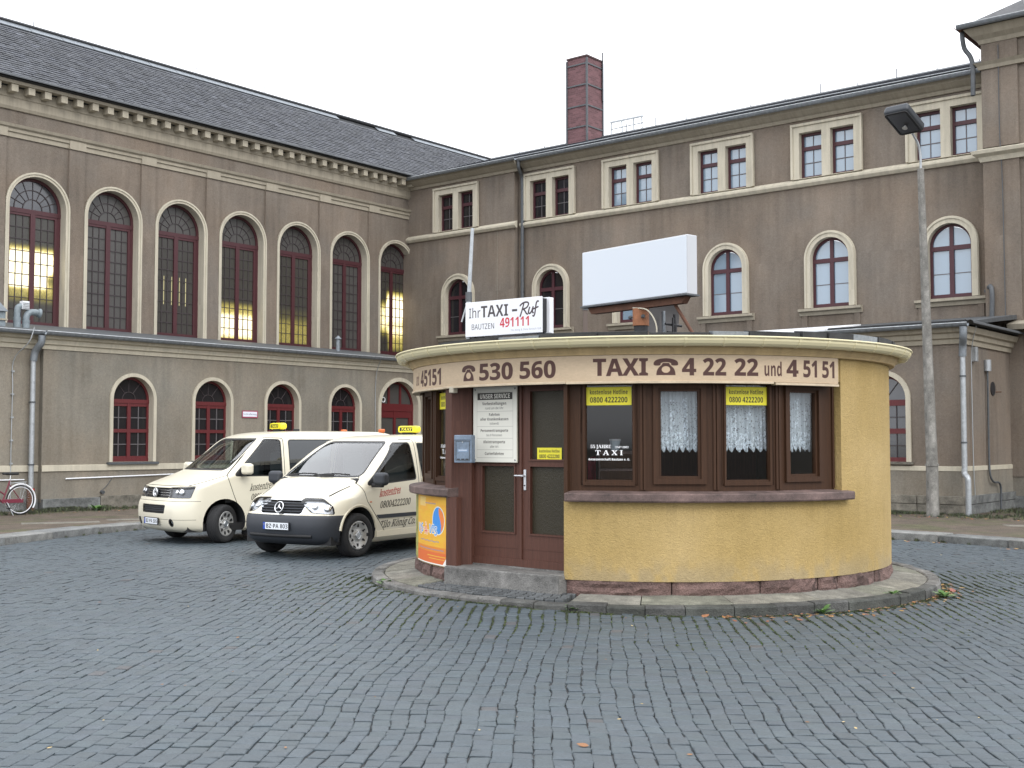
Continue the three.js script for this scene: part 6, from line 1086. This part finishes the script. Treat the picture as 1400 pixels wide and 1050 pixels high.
// ---------------------------------------------------------------- street lamp
{
  const o = thing('street_lamp', 'tall concrete lamp post with black box lamp head at the right', 'street lamp', [9.3, 0.1, -26.2]);
  const con = std(C(0.42, 0.405, 0.37), 0.9, { map: T.stone, bumpMap: T.rough, bumpScale: 0.006 });
  mesh('pole', [rod([0, -0.2, 0], [0, 1.16, 0], 0.138, 20, 0.13), rod([0, 1.161, 0], [-0.14, 7.78, 0], 0.126, 20, 0.07)], con, o);
  mesh('collar', rod([0, 1.13, 0], [0, 1.18, 0], 0.146, 20), con, o);
  mesh('arm', tube([[-0.14, 7.7, 0], [-0.14, 7.95, 0.01], [-0.19, 8.3, 0.04], [-0.40, 8.62, 0.14]], 0.028, 10), M.zincLight, o);
  const d = V(-0.66, 0.40, 0.62).normalize(), x = V(0, 1, 0).cross(d).normalize(), y = d.clone().cross(x), m = new THREE.Matrix4().makeBasis(x, y, d).setPosition(-0.36, 8.58, 0.11), put = (g) => merge(g).applyMatrix4(m);
  const h = mesh('lamp_head', put([rbox(0.58, 0.22, 0.86, 0.08, 0, 0.08, 0.40, 3)]), std(C(0.035, 0.04, 0.048), 0.5), o);
  mesh('rim', put([poly(rounded([[-0.27, 0.0], [0.27, 0.0], [0.27, 0.8], [-0.27, 0.8]], 0.08), 0.02, 0.02, [rounded([[-0.23, 0.04], [0.23, 0.04], [0.23, 0.76], [-0.23, 0.76]], 0.06)]).rotateX(PI / 2)]), CM.plasticDark, h);
  mesh('reflector', put([rbox(0.44, 0.02, 0.7, 0.008, 0, -0.026, 0.40)]), std(C(0.05, 0.05, 0.055), 0.3, { metalness: 0.4 }), h);
  mesh('bulb', put([new THREE.ConeGeometry(0.06, 0.1, 14).translate(0.0, -0.05, 0.3)]), std(C(0.5, 0.5, 0.48), 0.4), h);
}
// ---------------------------------------------------------------- bicycle leaning along the hall
{
  const o = thing('bicycle', 'dark red bicycle with white mudguards parked by the hall downpipe', 'bicycle', [-11.1, 0.12, -26.75], PI / 2 - AL), paint = std(C(0.16, 0.02, 0.04), 0.4), r = 0.335;
  const at = (x, y) => [x, y, 0];
  for (const [x, k] of [[0, 0], [-1.08, 1]]) {
    const w = mesh('wheel', new THREE.TorusGeometry(r - 0.016, 0.017, 10, 48).translate(x, r, 0), CM.tyre, o);
    mesh('rim', new THREE.TorusGeometry(r - 0.042, 0.010, 8, 48).translate(x, r, 0), M.white, w);
    const sp = []; for (let i = 0; i < 28; i++) { const a = (2 * PI * i) / 28, b = a + (i % 2 ? 0.5 : -0.5); sp.push(rod([x + 0.02 * cos(b), r + 0.02 * sin(b), i % 2 ? 0.02 : -0.02], [x + 0.29 * cos(a), r + 0.29 * sin(a), 0], 0.0014, 4)); }
    mesh('spokes', sp, CM.chrome, w); mesh('hub', planarUV(new THREE.CylinderGeometry(0.022, 0.022, 0.09, 12).rotateX(PI / 2).translate(x, r, 0)), CM.chrome, w);
    mesh('mudguard', new THREE.TorusGeometry(r + 0.02, 0.022, 6, 30, k ? 2.4 : 2.9).scale(1, 1, 1).rotateZ(k ? 0.9 : -0.55).translate(x, r, 0), M.white, o);
  }
  mesh('frame', [rod(at(0, r), at(-0.42, 0.30), 0.013), rod(at(0, r), at(-0.27, 0.70), 0.011), rod(at(-0.42, 0.3), at(-0.25, 0.78), 0.017), rod(at(-0.42, 0.3), at(-0.90, 0.78), 0.018), rod(at(-0.36, 0.46), at(-0.91, 0.84), 0.016), rod(at(-0.89, 0.74), at(-0.93, 0.92), 0.02)], paint, o);
  mesh('fork', [rod([-1.08, r, 0.05], [-0.9, 0.75, 0.04], 0.012), rod([-1.08, r, -0.05], [-0.9, 0.75, -0.04], 0.012)], paint, o);
  mesh('chain_guard', [rbox(0.5, 0.09, 0.02, 0.008, -0.2, 0.32, 0.045)], paint, o);
  mesh('seat_post', rod(at(-0.25, 0.76), at(-0.235, 0.90), 0.013), CM.chrome, o);
  mesh('saddle', [rbox(0.26, 0.06, 0.16, 0.028, -0.20, 0.93, 0, 3), rbox(0.14, 0.05, 0.07, 0.024, -0.36, 0.935, 0, 3)], CM.plasticDark, o);
  mesh('handlebar', tube([[-0.78, 1.02, 0.28], [-0.92, 1.04, 0.22], [-0.95, 0.98, 0], [-0.92, 1.04, -0.22], [-0.78, 1.02, -0.28]], 0.012, 8), CM.chrome, o);
  mesh('carrier', [rod([-0.24, 0.72, 0.05], [0.12, 0.74, 0.05], 0.006), rod([-0.24, 0.72, -0.05], [0.12, 0.74, -0.05], 0.006), rod([0.1, 0.74, 0.05], [0, r, 0.06], 0.005), rod([0.1, 0.74, -0.05], [0, r, -0.06], 0.005)], M.zincLight, o);
  mesh('crank', [rod([-0.42, 0.3, 0.07], [-0.33, 0.17, 0.08], 0.009), rod([-0.42, 0.3, -0.07], [-0.51, 0.43, -0.08], 0.009)], CM.chrome, o);
  mesh('pedal', rbox(0.09, 0.025, 0.08, 0.008, -0.33, 0.17, 0.13), CM.plasticDark, o); mesh('pedal', rbox(0.09, 0.025, 0.08, 0.008, -0.51, 0.43, -0.13), CM.plasticDark, o);
  mesh('kickstand', rod([-0.34, 0.3, 0.05], [-0.24, 0.0, 0.16], 0.009), M.zincLight, o);
  mesh('rear_light', rbox(0.03, 0.04, 0.05, 0.01, 0.31, 0.56, 0), std(C(0.4, 0.02, 0.02), 0.3), o);
}
// ---------------------------------------------------------------- vents on the aisle roof, sign on the wall
{
  const [p, t] = frameL(26.9), put = (o, u, y, z) => { o.position.set(p[0] + u * sin(AL) + z * cos(AL), y, p[2] - u * cos(AL) + z * sin(AL)); o.rotation.y = t; };
  const grey = std(C(0.27, 0.32, 0.35), 0.5, { map: T.metal });
  const v1 = thing('roof_vent', 'grey roof vent pipe with white louvred outlet beside the first tall window', 'vent'); put(v1, 14.66, 4.52, -0.7);
  mesh('pipe', rod([0, 0, 0], [0, 0.30, 0], 0.088, 16), grey, v1); mesh('elbow', tube([[0, 0.27, 0], [0, 0.42, 0], [0.03, 0.54, 0], [0.12, 0.58, 0.02]], 0.078, 14), grey, v1);
  const lo = mesh('louvre', [rbox(0.18, 0.20, 0.15, 0.008, 0.17, 0.60, 0.03)], M.white, v1); for (const y of [0.535, 0.575, 0.615, 0.655]) mesh('slat', box(0.085, 0.255, y - 0.008, y + 0.006, 0.1, 0.125), M.zincLight, lo);
  const v2 = thing('roof_vent', 'grey roof vent pipe bent to the right with open mouth', 'vent'); put(v2, 14.87, 4.52, -0.66);
  mesh('pipe', [rod([0, 0, 0], [0, 0.22, 0], 0.088, 16), rod([0, 0.17, 0], [0, 0.235, 0], 0.095, 16)], grey, v2); mesh('elbow', tube([[0, 0.2, 0], [0.01, 0.33, 0], [0.07, 0.42, 0], [0.2, 0.45, 0], [0.30, 0.44, 0]], 0.08, 14, 20), grey, v2); mesh('flange', [rod([0.30, 0.44, 0], [0.36, 0.435, 0], 0.095, 16, 0.12)], grey, v2);
  const v3 = thing('roof_vent', 'square grey vent cowl with pyramid cap at the left edge', 'vent'); put(v3, 14.10, 4.5, -0.75);
  mesh('body', [box(-0.2, 0.2, 0, 0.42, -0.18, 0.18)], grey, v3); mesh('skirt', [box(-0.24, 0.24, 0.2, 0.24, -0.22, 0.22)], M.trimGrey, v3); mesh('cap', [planarUV(new THREE.CylinderGeometry(0.14, 0.34, 0.22, 4).rotateY(PI / 4).translate(0, 0.53, 0).toNonIndexed())], M.zinc, v3);
  const sT = canvasTex(256, 104, (g, w, h) => { g.fillStyle = '#a0485c'; g.fillRect(0, 0, w, h); g.fillStyle = '#e6e8f2'; g.fillRect(14, 16, w - 28, h - 32); g.fillStyle = '#4f5a6c'; g.font = '34px sans-serif'; g.textAlign = 'center'; g.fillText('Südstraßenweg', w / 2, 64, w - 40); });
  const sg = thing('wall_sign', 'small white sign with red border on the hall wall above the farther van', 'sign'); put(sg, 21.22, 2.55, 0.016);
  mesh('plate', [rbox(0.56, 0.21, 0.012, 0.004, 0, 0, 0)], M.zincDark, sg); mesh('printed_face', [new THREE.PlaneGeometry(0.556, 0.206).translate(0, 0, 0.0075)], std(C(0.95, 0.95, 0.95), 0.5, { map: sT }), sg);
}
// ---------------------------------------------------------------- moss, grass, weeds and fallen leaves
{
  const blade = (n, h, spread, w) => { const P = [], N = []; for (let i = 0; i < n; i++) { const a = (2 * PI * i) / n + hash(i) * 1.2, l = h * (0.55 + 0.6 * hash(i + 3)), b = spread * (0.4 + 0.8 * hash(i + 8)), dx = cos(a), dz = sin(a); const q = [[-w * dz, 0, w * dx], [w * dz, 0, -w * dx], [b * 0.5 * dx + w * 0.7 * dz, l * 0.7, b * 0.5 * dz - w * 0.7 * dx], [b * 0.5 * dx - w * 0.7 * dz, l * 0.7, b * 0.5 * dz + w * 0.7 * dx], [b * dx, l, b * dz]]; for (const k of [0, 1, 2, 0, 2, 3, 3, 2, 4]) { P.push(...q[k]); N.push(dx * 0.3, 0.95, dz * 0.3); } } const g = new THREE.BufferGeometry(); g.setAttribute('position', new THREE.Float32BufferAttribute(P, 3)); g.setAttribute('normal', new THREE.Float32BufferAttribute(N, 3)); return planarUV(g); };
  const leafMat = (c) => new THREE.MeshPhysicalMaterial({ color: c, roughness: 0.85, side: THREE.DoubleSide, transmission: 0.25, thickness: 0 });
  function scatter(name, label, cat, geo, mat, list) {
    const m = new THREE.InstancedMesh(geo, mat, list.length), d = new THREE.Object3D(), c = new THREE.Color();
    list.forEach(([x, y, z, s, t, col, rx = 0], i) => { d.position.set(x, y + (y < 0.05 ? GH(x, z) : 0), z); d.rotation.set(rx, t, 0); d.scale.setScalar(s); d.updateMatrix(); m.setMatrixAt(i, d.matrix); m.setColorAt(i, c.setRGB(...col)); });
    m.name = name; scene.add(m); m.castShadow = m.receiveShadow = true; tag(m, label, cat); stuff(m); return m;
  }
  const moss = [], green = () => { const k = rr(0.7, 1.3); return [k * rr(0.8, 1.25), k, k * rr(0.7, 1)]; };
  const turn = R(3.5), ct = cos(turn), st = sin(turn);
  for (let k = 0; k < 60000; k++) {
    const a = R(rr(-95, 100)), dist = 3.585 + 2.4 * rnd() * rnd(), x = KC[0] + dist * sin(a), z = KC[1] + dist * cos(a);
    const n = smp(F.big, x / 4 + 0.3, z / 4), dens = sstep(2.3, 0.0, dist - 3.57) * sstep(0.36, 0.6, n + 0.12 * sstep(0.5, 0, dist - 3.57));
    if (rnd() > dens * 1.2 * sstep(0.40, 0.62, smp(F.mid, x / 3.3, z / 3.3))) continue;
    if (dist > 3.66) {                                      // further out it keeps to the joints
      const s = x * ct + z * st, i = Math.round((s - SW(s, -(z * ct) + x * st)) / 0.113), t0 = -z * ct + x * st, s1 = i * 0.113 + SW(i * 0.113, t0);
      moss.push([s1 * ct + t0 * st + rr(-0.005, 0.005), -0.010, -(t0 * ct - s1 * st), rr(0.7, 1.25), rnd() * 6, green()]);
    } else if (a > -0.9 || rnd() < 0.3) moss.push([x, -0.006, z, rr(0.5, 1.1), rnd() * 6, green()]);
  }
  scatter('moss', 'green moss growing in the cobble joints round the kiosk kerb', 'moss', blade(7, 0.018, 0.016, 0.006), leafMat(C(0.12, 0.18, 0.03)), moss);
  const grass = [], [p] = frameL(26.9), onHall = (u, z) => [p[0] + u * sin(AL) + z * cos(AL), p[2] - u * cos(AL) + z * sin(AL)], [q] = frameR(27.2), onWing = (u, z) => [q[0] + u * cos(AL) - z * sin(AL), q[2] + u * sin(AL) + z * cos(AL)];
  for (let k = 0; k < 9000; k++) {
    const u = rr(12, 26), z = 0.12 + 1.5 * rnd() * rnd(), [x, zz] = onHall(u, z), n = smp(F.big, u / 3.1, z / 3 + 0.2);
    if (rnd() < sstep(0.45, 0.62, n) * (u < 19.5 ? 1 : 0.35)) grass.push([x, 0.10, zz, rr(0.5, 1.5), rnd() * 6, green()]);
  }
  for (let k = 0; k < 9000; k++) {
    const u = rr(-16, -4.5), z = 0.14 + 1.3 * rnd() * rnd(), zb = u > -8.9 ? -3.5 + rnd() * 4.6 : z, [x, zz] = onWing(u, zb), n = smp(F.big, u / 3.3 + 0.5, zb / 3);
    if (rnd() < sstep(0.42, 0.6, n)) grass.push([x, 0.10, zz, rr(0.4, 1.3), rnd() * 6, green()]);
  }
  for (let k = 0; k < 2500; k++) { const i = floor(rnd() * 119), [x, z] = kerbPts[i], n = smp(F.mid, i / 60, 0.3); if (rnd() < sstep(0.5, 0.65, n)) grass.push([x + rr(-0.05, 0.02), -0.01, z + rr(0, 0.08), rr(0.3, 0.9), rnd() * 6, green()]); }
  scatter('grass', 'short grass and moss along the foot of the walls and kerbs', 'grass', blade(7, 0.085, 0.06, 0.006), leafMat(C(0.085, 0.115, 0.03)), grass);
  // weeds one can point at
  const herb = (name, label, x, y, z, s, n) => {
    const o = thing(name, label, 'weed', [x, y + (y < 0.05 ? GH(x, z) : 0), z]); const mats = [leafMat(C(0.10, 0.22, 0.03)), leafMat(C(0.07, 0.16, 0.025))];
    for (let i = 0; i < n; i++) {
      const a = i * 2.4, l = s * rr(0.6, 1.1), up = rr(0.3, 1.0), P = [], idx = []; for (let k = 0; k <= 6; k++) { const t = k / 6, w = 0.22 * l * sin(PI * t ** 0.8) * (0.75 + 0.3 * (k % 2)), r = l * t * (1 - 0.2 * up), y0 = l * up * (t - 0.55 * t * t) * 1.3; P.push(r * cos(a) - w * sin(a), y0, r * sin(a) + w * cos(a), r * cos(a) + w * sin(a), y0, r * sin(a) - w * cos(a)); }
      for (let k = 0; k < 6; k++) { const b = k * 2; idx.push(b, b + 1, b + 3, b, b + 3, b + 2); }
      let g = new THREE.BufferGeometry(); g.setAttribute('position', new THREE.Float32BufferAttribute(P, 3)); g.setIndex(idx); g.computeVertexNormals(); mesh('leaf', planarUV(g.toNonIndexed()), mats[i % 2], o);
    }
  };
  herb('weed', 'bright green leafy weed at the left of the kiosk kerb', -1.5, 0, -14.15, 0.16, 14);
  herb('weed', 'low green weed by the dark kerb right of the doorstep', 0.62, 0, -12.08, 0.13, 12);
  herb('weed', 'upright green weed on the kerb below the right window sill', 3.15, 0.0, -12.08, 0.15, 10);
  herb('weed', 'green weed in the slab joint on the right of the platform', 4.15, 0.09, -12.95, 0.13, 11);
  herb('weed', 'rusty green weed clump at the right end of the kerb', 4.85, 0.0, -13.35, 0.16, 16);
  herb('weed', 'small weed at the foot of the hall plinth', -10.0, 0.11, -28.6, 0.3, 18);
  // leaves
  const leafG = (() => { const s = new THREE.Shape(); s.moveTo(0, -0.03); s.quadraticCurveTo(0.022, -0.012, 0.014, 0.01); s.quadraticCurveTo(0.008, 0.026, 0, 0.035); s.quadraticCurveTo(-0.008, 0.026, -0.014, 0.01); s.quadraticCurveTo(-0.022, -0.012, 0, -0.03); const g = new THREE.ShapeGeometry(s, 4).rotateX(-PI / 2), a = g.attributes.position; for (let i = 0; i < a.count; i++) a.setY(i, 10 * a.getX(i) ** 2 + 3 * a.getZ(i) ** 2); g.computeVertexNormals(); return planarUV(g.toNonIndexed()); })();
  const lv = [], lc = () => [[1, 0.75, 0.25], [0.9, 0.5, 0.2], [0.55, 0.33, 0.16], [1, 0.85, 0.4], [0.75, 0.3, 0.18]][floor(rnd() * 5)];
  for (let k = 0; k < 260; k++) { const a = R(lerp(5, 78, rnd())), d = 3.58 + 0.45 * rnd() * rnd(); lv.push([KC[0] + d * sin(a), 0.004, KC[1] + d * cos(a), rr(0.5, 1.15), rnd() * 6, lc(), rr(-0.3, 0.3)]); }
  for (let k = 0; k < 160; k++) { const i = 75 + floor(rnd() * 40), [x, z] = kerbPts[i]; lv.push([x + rr(-0.25, 0), 0.004, z + rr(0, 0.2), rr(0.6, 1.3), rnd() * 6, lc(), rr(-0.3, 0.3)]); }
  for (let k = 0; k < 90; k++) { const z = -rr(6, 20), x = rr(-0.43, 0.43) * -z; if (hypot(x - KC[0], z - KC[1]) > 3.7 && inside(x, z, squarePts)) lv.push([x, 0.005, z, rr(0.25, 0.6), rnd() * 6, rnd() < 0.5 ? [1.4, 1.4, 1.35] : lc(), rr(-0.2, 0.2)]); }
  for (let k = 0; k < 120; k++) { const [x, z] = onHall(rr(13, 19), rr(0.15, 2.0)); lv.push([x, 0.125, z, rr(0.6, 1.3), rnd() * 6, lc(), rr(-0.3, 0.3)]); }
  for (let k = 0; k < 120; k++) { const [x, z] = onWing(rr(-10.5, -5), rr(0.1, 1.6)); lv.push([x, 0.125, z, rr(0.6, 1.3), rnd() * 6, lc(), rr(-0.3, 0.3)]); }
  scatter('fallen_leaves', 'small yellow and brown fallen leaves strewn on cobbles and gravel', 'leaves', leafG, leafMat(C(0.36, 0.26, 0.11)), lv);
  const one = (label, x, z, s, c, name = 'fallen_leaf', cat = 'leaf', y = 0.008) => { const m = mesh(name, leafG, leafMat(c), scene); m.position.set(x, y + GH(x, z), z); m.scale.setScalar(s); m.rotation.set(0.25, x * 3, 0.1); tag(m, label, cat); };
  one('orange-brown curled leaf at the kerb below the kiosk windows', 1.92, -11.82, 2.2, C(0.34, 0.13, 0.04));
  one('single tan leaf lying on the nearest cobbles', 0.41, -6.9, 1.15, C(0.30, 0.14, 0.06));
  one('reddish leaf at the right tip of the kiosk kerb', 5.15, -13.9, 2.2, C(0.3, 0.09, 0.06));
}
renderer.render(scene, camera);
